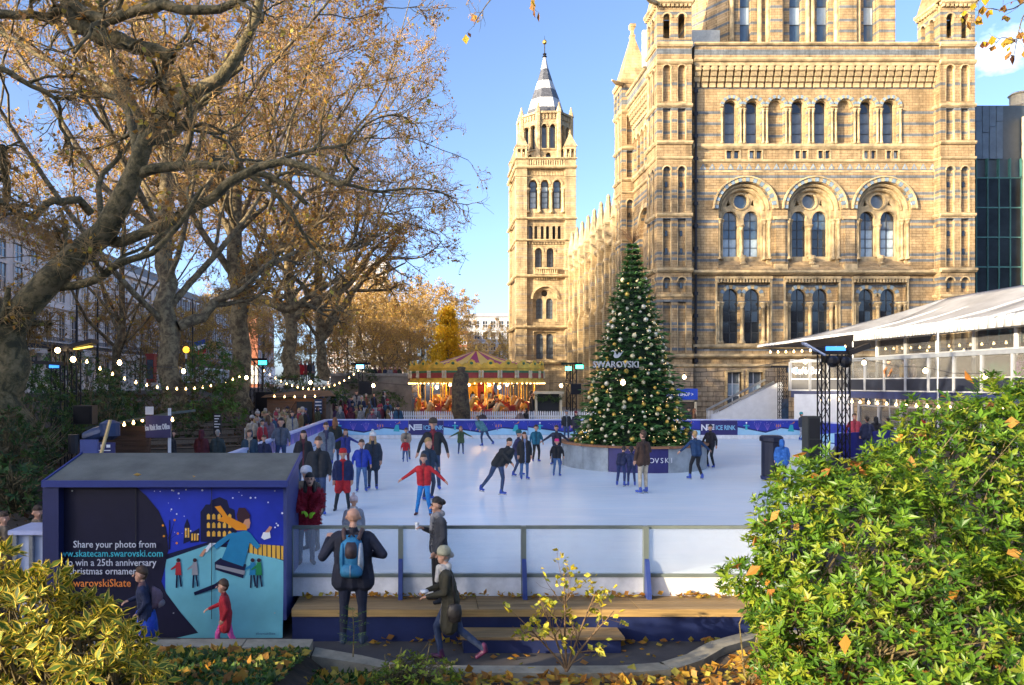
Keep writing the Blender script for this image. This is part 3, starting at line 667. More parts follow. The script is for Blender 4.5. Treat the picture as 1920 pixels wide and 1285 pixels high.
for a, b in ((1007, 1020), (1026, 1039)):
    window(tow, fF, 0, U(a), U(b), Z(597), Z(558), .72, 2, 5, G_GREY); window(tow, fF, 0, U(a), U(b), Z(672), Z(626), .5, 2, 5, G_GREY)
window(tow, fF, 0, U(1017), U(1029), Z(555), Z(542), .72, 1, 1, G_DARK)
MB(fF).wall(rect_pts(U(1001), U(1045), Z(677), Z(621)), [arch_pts(U(1007), U(1020), Z(673), Z(625), 8), arch_pts(U(1026), U(1039), Z(673), Z(625), 8)], .3, .48).build('recessed_wall', Mt, tow)
for (ua, ub) in ((968, 988), (1060, 1080)):
    MB(fP).box(U(ua), U(ub), 0, 1.2, .3, Z(298)).build('pier', Mt, tow)
for ya in (100.03, 107.6): MB(fL).box(ya, ya + 1.4, -.02, 1.2, .3, Z(298)).build('pier', Mt, tow)
srows = [(296, 299, .25), (311, 316, .3), (330, 331, .1), (408, 412, .3), (449, 452, .2), (515, 520, .3), (611, 616, .35), (676, 682, .3)]
strings(fP, x0 - .1, x1 + .1, Z, srows, tow); strings(fL, 99.9, 109.1, Z, srows, tow)
fr = MB(fF)
for k in range(13): fr.prism([(U(991 + 5.2 * k), Z(327)), (U(995 + 5.2 * k), Z(327)), (U(993 + 5.2 * k), Z(319))], -.12, .05)
for k in range(12): fr.box(U(992 + 5.6 * k), U(995 + 5.6 * k), -.2, .05, Z(457), Z(452))
for k in range(10): fr.box(U(1002 + 4.5 * k), U(1004.5 + 4.5 * k), -.3, .05, Z(524), Z(519))
fr.build('frieze', M_TRIM, tow)['kind'] = 'stuff'
bl = MB(fP); bl.box(U(988), U(1060), -.02, .2, Z(300), Z(297)); bl.box(U(1001), U(1046), -.3, .2, Z(505), Z(502)); bl.box(U(1001), U(1046), -.3, .2, Z(516), Z(513))
for k in range(16): bl.cyl((U(990.5 + 4.5 * k), .08, Z(312)), (U(990.5 + 4.5 * k), .08, Z(299)), .1, n=6)
for k in range(11): bl.cyl((U(1003 + 4.1 * k), -.1, Z(513)), (U(1003 + 4.1 * k), -.1, Z(505)), .09, n=6)
bl.build('balustrade', M_TRIM, tow)
# octagon
oc = (16.55, 104.8); R8 = 3.7; zo0, zo1 = Z(313), Z(202)
of = MB(); MB().lathe((*oc, 0), [(R8 - .7, zo0), (R8 - .7, zo1)], 8, a0=PI / 8).build('inner_wall', G_GREY, tow)
for k in range(8):
    a = -PI / 2 + k * PI / 4; nx, ny = math.cos(a), math.sin(a); ap = R8 * math.cos(PI / 8); hwid = R8 * math.sin(PI / 8)
    xf = (lambda p, nx=nx, ny=ny, ap=ap: (oc[0] + nx * (ap - p[1]) - ny * p[0], oc[1] + ny * (ap - p[1]) + nx * p[0], p[2]))
    hh_ = [arch_pts(-.95, -.2, Z(272), Z(226), 8), arch_pts(.2, .95, Z(272), Z(226), 8), arch_pts(-.35, .35, Z(296), Z(280), 6)]
    q = MB(xf); q.wall(rect_pts(-hwid, hwid, zo0, zo1), hh_, 0, .4)
    for c in (-.575, .575): q.ring(c, Z(226) - .375, .375, .5, 0, PI, 8, -.08, .02)
    for c in (-1.02, 0, 1.02): q.cyl((c, -.05, Z(272)), (c, -.05, Z(233)), .1, n=6)
    q.box(-hwid, hwid, -.15, .05, Z(275), Z(272)); q.box(-hwid - .05, hwid + .05, -.25, .05, Z(206), zo1)
    for i in range(6): q.box(-hwid + hwid * 2 * (i + .25) / 6, -hwid + hwid * 2 * (i + .75) / 6, -.14, .02, Z(216), Z(207))
    q.build('belfry_wall', Mt, tow)
    va = a + PI / 8; vx, vy = oc[0] + math.cos(va) * R8, oc[1] + math.sin(va) * R8
    p = MB(); p.lathe((vx, vy, 0), [(.34, zo0), (.34, Z(205)), (.42, Z(204)), (.36, Z(200)), (.1, Z(188)), (.14, Z(187)), (.03, Z(184))], 6); p.build('pinnacle', M_TRIM, tow)
prof = [(207, 39), (187, 33.6, 0), (166, 27.5, 1), (146, 20.8, 0), (128, 14.8, 1), (103, 7.6, 0), (79, 2.4, 1)]
for i in range(1, 7):
    a, b = prof[i - 1], prof[i]; k = 100 / 104.8
    MB().lathe((*oc, 0), [(a[1] / sW / k * 1.02, Z(a[0])), (b[1] / sW / k * 1.02, Z(b[0]))], 8, a0=PI / 8).build('roof_band', M_LEAD if b[2] else M_SLATE, tow)
gd = mat('gilding', (0.8, 0.5, 0.12), .3, 0, metal=.9)
fn = MB(); fn.lathe((*oc, 0), [(.2, Z(80)), (.35, Z(77)), (.15, Z(75)), (.3, Z(72)), (.08, Z(70)), (.06, Z(50))], 8); fn.cyl((*oc, Z(50)), (*oc, Z(36)), .04, .02, n=5)
fn.build('finial', M_DARKMETAL, tow); MB().ball((*oc, Z(48.5)), .33, 6).build('weather_vane', gd, tow)
# corner turrets of the tower
for (cx, cy) in ((12.75, 100.75), (19.3, 100.75), (12.75, 108.2)):
    q = MB()
    for sx in (-.6, 0, .6):
        for sy in (-.6, 0, .6):
            if sx or sy: q.cyl((cx + sx, cy + sy, Z(298)), (cx + sx, cy + sy, Z(279)), .14, n=6)
    q.box(cx - .75, cx + .75, cy - .75, cy + .75, Z(279), Z(274)); q.box(cx - .85, cx + .85, cy - .85, cy + .85, Z(274), Z(272))
    q.lathe((cx, cy, 0), [(1.1, Z(272)), (.12, Z(247)), (.2, Z(245)), (.03, Z(239))], 4, a0=PI / 4); q.build('corner_turret', M_TRIM, tow)

# ================================================================== modern block beside the pavilion
mod = thing('modern_annexe', 'dark glass and zinc clad modern block at the far end of the museum', 'building', (50, 66, 0.9))
M_ZINC = mat('zinc_panels', (0.11, 0.14, 0.17), .4, .15, 1.2, metal=.4)
s6 = 1400 / 66.; u6, z6 = uc(s6), zc(s6)
zf0, zf1 = z6(298), z6(199)
base_me = None
for k in range(9):
    for (j, (za, zb)) in enumerate(((zf0, zf0 + 2.3 + (k % 3) * .5), (zf0 + 2.34 + (k % 3) * .5, zf1))):
        MB().box(45.4 + .62 * k, 45.97 + .62 * k, 66 - .02 * ((k + j) % 2), 66.2, za, zb).build('panel', M_ZINC, mod)
MB().box(45.3, 60, 66.15, 80, .3, zf1 + .1).build('wall', mat('zinc_core', (.05, .065, .08), .5, .1), mod)
M_TEALF = mat('teal_frame', (0.05, 0.16, 0.15), .4, .1)
for i in range(7):
    for j in range(7):
        ua = 48.6 - .9 + (i - 1.0) * 1.08 - .6; za = .9 + j * 2.62
        MB().box(45.5 + 1.0 * i, 46.45 + 1.0 * i, 65.9, 66.1, za + 3.0, za + 5.5).build('pane', mat('annexe_glass', (.012, .018, .024), .2, .4, .6, spec=.15) if j < 7 else G_DARK, mod)
cw = MB()
for i in range(8): cw.box(45.44 + 1.0 * i, 45.5 + 1.0 * i, 65.8, 66.1, .3, zf0)
for j in range(8): cw.box(45.4, 52.5, 65.82, 66.1, 3.8 + j * 2.62, 3.9 + j * 2.62)
cw.build('curtain_wall_frame', M_TEALF, mod)
cream = mat('cream_stone', (.62, .52, .36), .7, .15)
MB().box(52.6, 54.2, 65.2, 66.0, .3, z6(220)).build('pier', cream, mod)
ch = MB(); ch.lathe((55.6, 70, 0), [(1.5, zf1 - .5), (1.1, zf1 + 1.2), (1.2, zf1 + 1.3), (.8, zf1 + 1.5), (.8, zf1 + 2.4), (.95, zf1 + 2.5), (.7, zf1 + 2.7)], 12); ch.build('roof_cowl', cream, mod)
hp = MB(); hp.ring(46.6, zf1, .8, .9, 0, PI, 10, 67, 67.1); hp.ring(46.6, zf1, .8, .9, 0, PI, 10, 67.8, 67.9); hp.build('hoop_rail', M_DARKMETAL, mod)
for z in (6.8, 10.3, 13.4):
    MB().box(46.3, 47.6, 65.84, 65.9, z, z + .18).build('ceiling_lamp', mat('yellow_lamp', (.9, .7, .1), .4, 0, emit=.8, ecol=(1, .75, .15)), mod)
# ================================================================== ground, ice, path, street
ICE = 0.87
def sstep(a, b, x):
    t = min(1, max(0, (x - a) / (b - a))); return t * t * (3 - 2 * t)
def gz(x, y):
    z = 0.80 if y > 12.6 else -0.06
    if y > 40: z += .06 * sstep(44, 60, y)
    yk = 10.0 if x < 3.2 else 10.0 + 1.5 * sstep(3.2, 5.2, x)
    if x > -1.6 and y < yk: z = .08 + .21 * max(0, yk - .1 - y)
    if x <= -1.6 and y < 10.7: z = .28 + .22 * max(0, 10.3 - y)
    if x > 4.6 and y < 12.4: z = max(z, .2 * sstep(4.6, 6, x))
    if x < -6.6: z = max(z, .2 + (2.9 if y > 10 else 1.6) * sstep(-7.0 if y < 30 else -8.5, -20, x)) if y > 10.75 else max(z, .5 * sstep(-6.6, -12, x))
    if -21.0 > x and y > -60: z = max(z, 3.0 * sstep(-19, -24, x))
    if y < -6: z = max(z, 2.5)
    return z
xs = np.concatenate([np.arange(-400, -60, 40.), np.arange(-60, -24, 3.), np.arange(-24, 30, .6), np.arange(30, 80, 4.), np.arange(80, 420, 40.)])
ysg = np.concatenate([np.arange(-120, -10, 10.), np.arange(-10, 16, .45), np.arange(16, 50, 1.2), np.arange(50, 160, 6.), np.arange(160, 1200, 60.)])
V = np.array([(x, y, gz(x, y) + (random.uniform(-.03, .03) if (y < 12 or x < -7) else 0)) for y in ysg for x in xs]); nx = len(xs)
F = np.array([(j * nx + i, j * nx + i + 1, (j + 1) * nx + i + 1, (j + 1) * nx + i) for j in range(len(ysg) - 1) for i in range(nx - 1)])
M_SOIL = mat('soil', (0.060, 0.042, 0.026), .95, .4, 3.0, .6, 12)
tag(npmesh('ground', V, F, M_SOIL, smooth=True), kind='structure')
M_TARM = mat('tarmac', (0.075, 0.068, 0.066), .85, .18, 1.5, .25, 60)
def struct(name, mb, m): return tag(mb.build(name, m), kind='structure')
p = MB(); p.prism([(-16, 10.2), (-2.2, 10.5), (-1.3, 10.1), (0, 9.95), (3.2, 9.95), (4.2, 10.8), (5.2, 11.45), (5.2, 12.0), (-16, 13.4)], -.3, 0.0, plane='xy'); struct('path', p, M_TARM)
# paving of the museum forecourt
MB().box(-8.5, 60, 43.3, 62.2, .2, .93).build('forecourt', mat('forecourt_paving', (.20, .18, .16), .8, .2, .6))['kind'] = 'structure'
MB().box(5.6, 19.4, 62.2, 140, .2, .93).build('forecourt', _M['forecourt_paving'])['kind'] = 'structure'
MB().box(-37, -24.5, -60, 400, 2.2, 3.06).build('road', M_TARM)['kind'] = 'structure'
MB().box(-40.2, -37, -60, 400, 2.2, 3.18).build('pavement', mat('pavement_slabs', (.24, .22, .2), .8, .15))['kind'] = 'structure'
# ice
M_ICE = mat('ice', (0.77, 0.88, 0.94), .36, .045, .35, .04, 5, spec=.35)
nt = M_ICE.node_tree; nn_ = nt.nodes; hv_ = [q for q in nn_ if q.type == 'HUE_SAT'][0]; tcn = [q for q in nn_ if q.type == 'TEX_COORD'][0]; prev = hv_.outputs[0]
for k_, (ang, sc_, lo_, hi_, amt) in enumerate(((.15, (.5, 14, 1), .57, .68, .8), (-.5, (.6, 16, 1), .58, .70, .7), (1.1, (.5, 12, 1), .58, .70, .7), (0, (.25, 1.3, 1), .5, .75, .5))):
    mp = nn_.new('ShaderNodeMapping'); mp.inputs['Scale'].default_value = sc_; mp.inputs['Rotation'].default_value = (0, 0, ang); nz = nn_.new('ShaderNodeTexNoise'); nz.inputs['Scale'].default_value = 1; nz.inputs['Detail'].default_value = 4; nz.inputs['Distortion'].default_value = .6
    nt.links.new(tcn.outputs['Object'], mp.inputs[0]); nt.links.new(mp.outputs[0], nz.inputs['Vector']); mr = nn_.new('ShaderNodeMapRange'); mr.inputs[1].default_value = lo_; mr.inputs[2].default_value = hi_; mr.inputs[3].default_value = 0; mr.inputs[4].default_value = amt; nt.links.new(nz.outputs['Fac'], mr.inputs[0])
    mx = nn_.new('ShaderNodeMix'); mx.data_type = 'RGBA'; nt.links.new(mr.outputs[0], mx.inputs[0]); nt.links.new(prev, mx.inputs[6]); mx.inputs[7].default_value = (.95, .97, .98, 1) if k_ % 2 == 0 or k_ == 3 else (.60, .70, .80, 1); prev = mx.outputs[2]
nt.links.new(prev, nn_['Principled BSDF'].inputs['Base Color'])
ic = MB(); ic.prism([(-5.66, 12.47), (5.9, 12.47), (17.2, 31.5), (21.35, 34), (21.35, 42.75), (-5.66, 42.75)], .55, ICE, plane='xy'); struct('ice', ic, M_ICE)
# kerbs round the planting beds
M_KERB = mat('kerb_stone', (.30, .27, .20), .85, .2, 4, .3, 30)
k = thing('kerb', 'broad pale kerb edging the bed below the backpack man', 'kerb', (-3, 10.5, 0))
for _i in range(5): MB().box(-6.4 + .956 * _i, -5.455 + .956 * _i, 10.38 + .006 * (_i % 2), 10.72, -.1, .36 - .004 * (_i % 3)).build('kerb_stone', M_KERB, k)
q = MB(); pts = [(-1.6, 10.38, .36), (-1.05, 10.2, .28), (-.6, 9.95, .17)]; q.prism([(-1.6, 10.38), (-.95, 10.12), (-.5, 9.92), (-.42, 10.1), (-.9, 10.4), (-1.6, 10.72)], -.1, .24, plane='xy'); q.build('kerb_stone', M_KERB, k)
k2 = thing('kerb', 'pale kerb curving round the leaf covered bed beneath the sapling', 'kerb', (2, 9.6, 0))
cpts = [(-.45, 10.02), (.6, 10.0), (1.6, 9.99), (2.6, 10.0), (3.25, 10.12), (3.75, 10.45), (4.25, 10.95), (4.9, 11.35), (6.0, 11.5)]
for a, b in zip(cpts[:-1], cpts[1:]):
    MB().bar((a[0], a[1], .10), (b[0], b[1], .10), .26, .20).build('kerb_stone', M_KERB, k2)
# ================================================================== deck in front of the rink
deck = thing('timber_deck', 'low timber viewing deck with a dark blue front beside the rink', 'deck', (2, 12, 0))
M_DECK = plank_mat('deck_timber', (.30, .195, .085))
for i in range(6):
    y = 11.62 + .139 * i
    for j, (xa, xb) in enumerate(((-2.1, .8), (.81, 3.3), (3.31, 6.2))):
        MB().box(xa, xb, y, y + .13, .455, .51 + .003 * ((i * 3 + j) % 3)).build('plank', M_DECK, deck)
MB().box(-2.1, 6.2, 11.605, 11.625, .40, .505).build('nosing', plank_mat('deck_edge', (.42, .27, .10)), deck)
for xa, xb in ((-2.1, .5), (.505, 3.0), (3.005, 6.2)): MB().box(xa, xb, 11.66, 11.72, -.02, .41).build('fascia_board', M_NAVY, deck)
MB().box(-2.05, 6.15, 11.75, 12.4, -.05, .44).build('frame', M_NAVY, deck)
stp = thing('step', 'loose timber topped blue step standing against the deck front', 'step', (1.6, 11.4, 0))
MB().box(.55, 2.9, 11.15, 11.6, 0, .2).build('box', M_NAVY, stp)
for i in range(3): MB().box(.5, 2.95, 11.12 + .155 * i, 11.265 + .155 * i, .203, .245).build('plank', M_DECK, stp)
# ================================================================== rink barriers
M_RAIL = mat('grey_green_rail', (.16, .19, .17), .5, .1)
M_ACR = clear_glass('acrylic', (.80, .85, .93), .2, .12)
M_KICK = mat('white_kickboard', (.74, .75, .77), .5, .12, 4)
nb = thing('rink_barrier', 'grey framed clear panel barrier between the timber deck and ice', 'barrier', (2, 12.4, .5))
posts = [-2.25, -.43, 1.6, 3.62, 5.72]
for i, x in enumerate(posts):
    b = MB(); b.box(x - .04, x + .04, 12.3, 12.4, .51, 1.67); b.build('post', M_RAIL, nb)
    if i: 
        f = MB(); f.prism([(12.29, .51), (12.29, 1.14), (12.24, 1.10), (12.12, .62), (12.12, .51)], x - .035, x + .035, plane='yz'); f.build('bracket', M_BLUEP, nb)
for a, b in zip(posts[:-1], posts[1:]):
    MB().box(a + .04, b - .04, 12.33, 12.39, 1.625, 1.675).build('top_rail', M_RAIL, nb)
    MB().box(a + .04, b - .04, 12.32, 12.38, .83, .88).build('bottom_rail', M_RAIL, nb)
    MB().box(a + .04, b - .04, 12.352, 12.364, .88, 1.625).build('panel', M_ACR, nb)
    MB().box(a + .04, b - .04, 12.34, 12.40, .515, .83).build('kickboard', M_KICK, nb)
# printed boards along the far side
M_CAP = mat('barrier_cap', (.55, .58, .80), .4, .05)
M_NIGHT = mat('print_night_blue', (.03, .045, .36), .4, .25, .8)
M_SNOWP = mat('print_snow', (.36, .62, .80), .4, .1, .8)
M_PURP = mat('print_purple', (.13, .07, .36), .4, .2)
M_NAVYP = mat('print_navy', (.035, .03, .14), .4, .1)
M_TEAL = mat('print_teal', (.04, .42, .48), .4, .1)
M_ORANGE = mat('print_orange', (.75, .25, .05), .4, .1)
M_DKB = mat('print_dark_blue', (.015, .02, .12), .4, .1)
M_PLINE = mat('print_lilac', (.28, .16, .55), .4, .1)
PR = [M_NIGHT, M_SNOWP, M_PURP, M_TEAL, M_ORANGE, M_DKB, M_WHITELET, M_PLINE]
fb = thing('rink_barrier', 'blue printed barrier running along the far end of the ice', 'barrier', (8, 42.8, ICE))
def scene_print(mb, x0, x1, z0, z1, seed, d=0.0):
    """night skating picture: sky, hills of snow, bare trees, small figures"""
    r = random.Random(seed); w = x1 - x0; h = z1 - z0
    mb.poly([(x0, z0), (x1, z0), (x1, z1), (x0, z1)], -d, 0)
    mb.poly([(x0, z0), (x1, z0), (x1, z0 + h * .30), (x0 + w * .7, z0 + h * .46), (x0 + w * .45, z0 + h * .14), (x0, z0 + h * .52)], -.004 - d, 1)
    mb.poly([(x0, z0 + h * .52), (x0 + w * .45, z0 + h * .14), (x0 + w * .7, z0 + h * .46), (x1, z0 + h * .30), (x1, z0 + h * .38), (x0 + w * .72, z0 + h * .55), (x0 + w * .45, z0 + h * .24), (x0, z0 + h * .62)], -.006 - d, 5)
    for t in range(3):
        tx = x0 + w * (.32 + .16 * t); tz = z0 + h * .3
        for a in (-.5, -.2, .12, .42):
            mb.poly([(tx - .012, tz), (tx + .012, tz), (tx + a * h * .5 + .008, tz + h * .52), (tx + a * h * .5 - .008, tz + h * .52)], -.007 - d - .0004 * t, 7)
    fx = x0 + w * .12; mb.poly([(fx, z0 + h * .35), (fx + .14, z0 + h * .35), (fx + .1, z0 + h * .75), (fx + .04, z0 + h * .75)], -.008 - d, 3); mb.poly(circ_pts(fx + .07, z0 + h * .84, .05, 8), -.008 - d, 6)
    mb.poly([(fx - .1, z0 + h * .62), (fx + .25, z0 + h * .6), (fx + .25, z0 + h * .66), (fx - .1, z0 + h * .68)], -.0082 - d, 3)
    for k in range(3): mb.poly(rect_pts(x0 + w * (.62 + .03 * k), x0 + w * (.62 + .03 * k) + .05, z0 + h * .55, z0 + h * .72), -.0088 - d, 4)
    gx = x0 + w * .86; mb.poly([(gx - .2, z0 + h * .25), (gx + .16, z0 + h * .22), (gx + .1, z0 + h * .7), (gx - .06, z0 + h * .7)], -.009 - d, 3); mb.poly([(gx - .12, z0 + h * .72), (gx + .18, z0 + h * .82), (gx + .2, z0 + h * .95), (gx + .05, z0 + h * .8)], -.0094 - d, 4)
    for k in range(8): mb.poly(circ_pts(x0 + w * r.random(), z0 + h * r.uniform(.65, .95), .015, 5), -.0098 - d, 6)
segs = [(-5.7, -1.05, 'p'), (-1.05, .95, 'n'), (.95, 5.8, 'p'), (5.8, 10.8, 'p'), (10.8, 15.7, 'p'), (15.7, 17.8, 'n'), (17.8, 21.4, 'p')]
for i, (a, b, t) in enumerate(segs):
    MB().box(a + .01, b - .01, 42.8, 42.9, ICE + .22, ICE + 1.06).build('board_panel', M_NAVYP if t == 'n' else M_NIGHT, fb)
    MB().box(a + .01, b - .01, 42.81, 42.9, ICE, ICE + .215).build('kickboard', M_KICK, fb)
    MB().box(a, b, 42.76, 42.92, ICE + 1.06, ICE + 1.13).build('cap_rail', M_CAP, fb)
    if t == 'p':
        m = MB(); scene_print(m, a + .02, b - .02, ICE + .23, ICE + 1.05, i); o = m.build('printed_scene', PR, fb); o.location.y += 42.79
    else:
        text('ICE RINK', .36, (a + 1.42, 42.79, ICE + .52), mat('pale_blue_lettering', (.25, .55, .75), .5, 0), fb, sx=.78, bold=.006)
        text('N', .5, (a + .2, 42.79, ICE + .48), M_WHITELET, fb, bold=.01)
        q = MB()
        for z in (.52, .64, .76): q.box(a + .38, a + .78, 42.785, 42.797, ICE + z, ICE + z + .07)
        q.build('lettering_bars', M_WHITELET, fb)
# left side barrier
lb = thing('rink_barrier', 'white and blue barrier between the waiting crowd and the ice', 'barrier', (-5.7, 30, ICE))
M_BOARDW = mat('pale_board', (.55, .60, .74), .4, .12, .7)
y = 13.2
i = 0
while y < 42.5:
    y1 = min(y + 2.45, 42.75)
    MB().box(-5.8, -5.7, y + .01, y1 - .01, ICE, ICE + 1.04).build('board_panel', M_BOARDW, lb)
    MB().box(-5.84, -5.66, y, y1, ICE + 1.05, ICE + 1.13).build('cap_rail', M_CAP, lb)
    if y > 24:
        m = MB(lambda p: (-5.69 - p[1], p[0], p[2])); m.poly(rect_pts(y + .02, y1 - .02, ICE + .6, ICE + 1.02), -.004, 0)
        r = random.Random(i)
        for t in range(5):
            a = y + .2 + r.random() * 2; m.poly([(a - .2, ICE + .6), (a + .2, ICE + .6), (a, ICE + .85 + .1 * r.random())], -.008 - .0008 * t, 7)
        m.build('printed_scene', PR, lb)
    y = y1; i += 1
# right side barriers
rb = thing('rink_barrier', 'navy barrier turning the corner in front of the white marquee', 'barrier', (21.4, 38, ICE))
for i in range(4):
    ya, yb = 34 + 2.2 * i, 36.2 + 2.2 * i
    MB().box(21.4, 21.5, ya + .01, yb - .01, ICE, ICE + 1.05).build('board_panel', M_NIGHT, rb); MB().box(21.36, 21.54, ya, yb, ICE + 1.06, ICE + 1.13).build('cap_rail', M_CAP, rb)
    m = MB(lambda p: (21.38 + p[1], p[0], p[2])); m.poly([(ya + .05, ICE + .05), (yb - .05, ICE + .05), (yb - .05, ICE + .4), (ya + .05, ICE + .65)], 0, 0); m.build('printed_scene', M_SNOWP, rb)
MB().bar((21.4, 34, ICE + .53), (17.25, 31.5, ICE + .53), .1, 1.05).build('board_panel', M_NIGHT, rb)
db = thing('rink_barrier', 'dark barrier slanting behind the big green shrub', 'barrier', (11, 21, ICE))
for i in range(9):
    a = Vector((5.95, 12.5, 0)).lerp(Vector((17.2, 31.4, 0)), i / 9); b = Vector((5.95, 12.5, 0)).lerp(Vector((17.2, 31.4, 0)), (i + .985) / 9)
    MB().bar((a.x, a.y, .97), (b.x, b.y, .97), .09, .9).build('board_panel', M_NAVY, db)
bp = thing('padded_post', 'dark padded post standing at the edge of ice beside the green shrub', 'post', (11.35, 24.6, ICE))
b = MB(); b.lathe((11.35, 24.6, 0), [(.3, ICE), (.3, ICE + 1.25), (.36, ICE + 1.27), (.36, ICE + 1.4), (.3, ICE + 1.45)], 14); b.build('post', mat('dark_vinyl', (.012, .015, .035), .5, .1), bp)
MB().lathe((11.35, 24.6, 0), [(.32, ICE + .02), (.33, ICE + .1), (.32, ICE + .12)], 14).build('foot_band', M_NAVY, bp)
# end return of the barrier beside the hut
eb = thing('rink_barrier', 'short pale barrier with white cap left of the blue hut', 'barrier', (-6.4, 12, 0))
MB().box(-6.55, -6.0, 11.9, 12.0, .2, 1.62).build('board_panel', M_BOARDW, eb); MB().box(-6.62, -5.98, 11.8, 12.5, 1.63, 1.70).build('cap_rail', M_CAP, eb)
MB().box(-6.55, -6.45, 12.0, 12.5, .2, 1.62).build('board_panel', M_BOARDW, eb)
for x in (-6.56, -6.3): MB().box(x, x + .06, 11.82, 11.88, .1, 1.62).build('post', M_STEEL, eb)
# ================================================================== white picket fence before the carousel
pf = thing('picket_fence', 'low white picket fence round the carousel', 'fence', (4, 46, .93))
pm = None
for k in range(96):
    x = -2.3 + .135 * k
    if pm is None:
        b = MB(); b.prism([(-.04, 0), (.04, 0), (.04, 1.32), (0, 1.4), (-.04, 1.32)], -.012, .012); o = b.build('picket', M_WHITE, pf, world=False); pm = o
    else: o = pm.copy(); COL.objects.link(o)
    o.location = Vector((x, 46 + .002 * (k % 3), .95 + random.uniform(0, .03))) - wloc(pf)
for z in (1.3, 2.0): MB().box(-2.4, 10.7, 46.015, 46.05, z, z + .07).build('rail', M_WHITE, pf)
pf2 = thing('picket_fence', 'tall white fence panels standing behind the queue', 'fence', (-2.6, 48, .93))
for k in range(16): MB().box(-4.05 + .13 * k, -3.97 + .13 * k, 47.6, 47.63, .93, 2.5).build('picket', M_WHITE, pf2)
MB().box(-4.1, -2.0, 47.64, 47.68, 2.2, 2.3).build('rail', M_WHITE, pf2)
# ================================================================== terraces over the road
M_STUC = mat('stucco', (.80, .76, .72), .7, .12, .5)
M_STUCD = mat('grey_stucco', (.42, .40, .42), .7, .15, .5)
M_BRICK = stone_mat('brown_brick', (.22, .13, .10), (.14, .08, .06), (.5, .45, .42), [(8.2, 8.6), (11.6, 12.0), (15.0, 15.4), (18.4, 18.8)], bw=.3, bh=.1, band_amt=.9)
M_RBRICK = mat('red_brick', (.36, .13, .07), .8, .2, 2)
M_WGL = mat('street_window_glass', (.06, .08, .11), .1, .4, .5, spec=.8)
fX = lambda xx: (lambda p: (xx - p[1], p[0], p[2]))   # facade looking towards +x, u along +y
ter = thing('stucco_terrace', 'long white stucco terrace with balconies behind the trees', 'terrace', (-45, 50, 3))
MB().box(-56, -40.3, -13.0, 118, 2.6, 19.0).build('wall', M_STUC, ter)
MB().box(-55, -41.8, -12.6, 117.6, 19.0, 21.0).build('roof', M_SLATE, ter)
for (z, h, pr) in ((7.6, .35, .9), (8.4, .12, .95), (12.2, .3, .35), (18.4, .6, .7)):
    MB(fX(-40.3)).box(-12.9, 117.9, -pr, 0, z, z + h).build('string_course', M_STUC, ter)
wme = None
def win_mesh(h, w=1.25):
    b = MB(fX(0)); b.box(-w / 2 - .18, w / 2 + .18, -.14, .05, -.12, 0, 0); b.box(-w / 2 - .2, w / 2 + .2, -.22, .05, h, h + .3, 0)
    for s in (-1, 1): b.box(s * (w / 2 + .1) - .1, s * (w / 2 + .1) + .1, -.12, .05, 0, h, 0)
    b.box(-w / 2, w / 2, -.02, .03, 0, h, 1); b.box(-.035, .035, -.07, -.02, 0, h, 0); b.box(-w / 2, w / 2, -.07, -.02, h * .5 - .035, h * .5 + .035, 0)
    return b
protos = {}
def add_win(par, x, y, z, h, w=1.25, mats_=None, rz=0):
    k = (round(h, 2), round(w, 2), tuple(m.name for m in mats_))
    if k not in protos: o = win_mesh(h, w).build('window', mats_, par, world=False); protos[k] = o
    else: o = protos[k].copy(); COL.objects.link(o); o.parent = par
    o.location = Vector((x, y, z)) - wloc(par); o.rotation_euler = (0, 0, rz); return o
for j, yb in enumerate(np.arange(-10.5, 117, 2.9)):
    for (z, h) in ((4.2, 2.9), (8.7, 3.0), (13.0, 2.5), (16.1, 1.7)):
        if z < 5 and j % 4 == 1: continue
        add_win(ter, -40.3, yb, z, h, 1.3, [M_STUC, M_WGL])
M_PORCHD = mat('red_door', (.30, .03, .02), .4, .1)
for j, yb in enumerate(np.arange(-7.6, 117, 11.6)):
    p = MB(fX(-40.3))
    for s in (-1, 1): p.lathe((yb + s * 1.3, -1.6, 0), [(.34, 3.0), (.3, 3.3), (.26, 6.6), (.36, 6.9), (.36, 7.1)], 10)
    p.box(yb - 1.8, yb + 1.8, -2.0, 0, 7.1, 7.65); p.build('porch', M_STUC, ter)
    MB(fX(-40.3)).box(yb - .6, yb + .6, -.1, .05, 3.0, 5.6).build('door', M_PORCHD if j % 3 == 1 else M_BLACK, ter)
br_ = MB(fX(-40.3))
for k in range(430):
    u = -12.6 + .303 * k; br_.box(u, u + .07, -.86, -.8, 7.95, 8.9)
br_.box(-12.8, 117.8, -.9, -.76, 8.9, 9.0); br_.build('balcony_railing', mat('balcony_iron', (.12, .14, .16), .5, .1), ter)['kind'] = 'stuff'
brk = thing('brick_mansion_block', 'brown brick block with white bands beyond the terrace', 'building', (-45, 140, 3))
MB().box(-56, -40.3, 118.3, 165, 2.6, 18.5).build('wall', M_BRICK, brk); MB().box(-55, -41.4, 118.6, 164.6, 18.5, 20).build('roof', M_SLATE, brk)
for yb in np.arange(121, 164, 2.5):
    for z in (4.4, 8.9, 12.3, 15.7): add_win(brk, -40.3, yb, z, 2.2, 1.1, [M_WHITE, M_WGL])
rdb = thing('red_brick_house', 'tall narrow red brick house glimpsed between the plane trunks', 'building', (-45, 187, 3))
MB().box(-56, -40.3, 178, 197, 2.6, 21).build('wall', M_RBRICK, rdb); MB().box(-56.2, -40.0, 177.8, 197.2, 4, 8.4).build('ground_storey', M_STUC, rdb)
for yb in np.arange(179.5, 197, 3):
    for z in (9.5, 13.5, 17.4): add_win(rdb, -40.3, yb, z, 2.3, 1.2, [M_STUC, M_WGL])
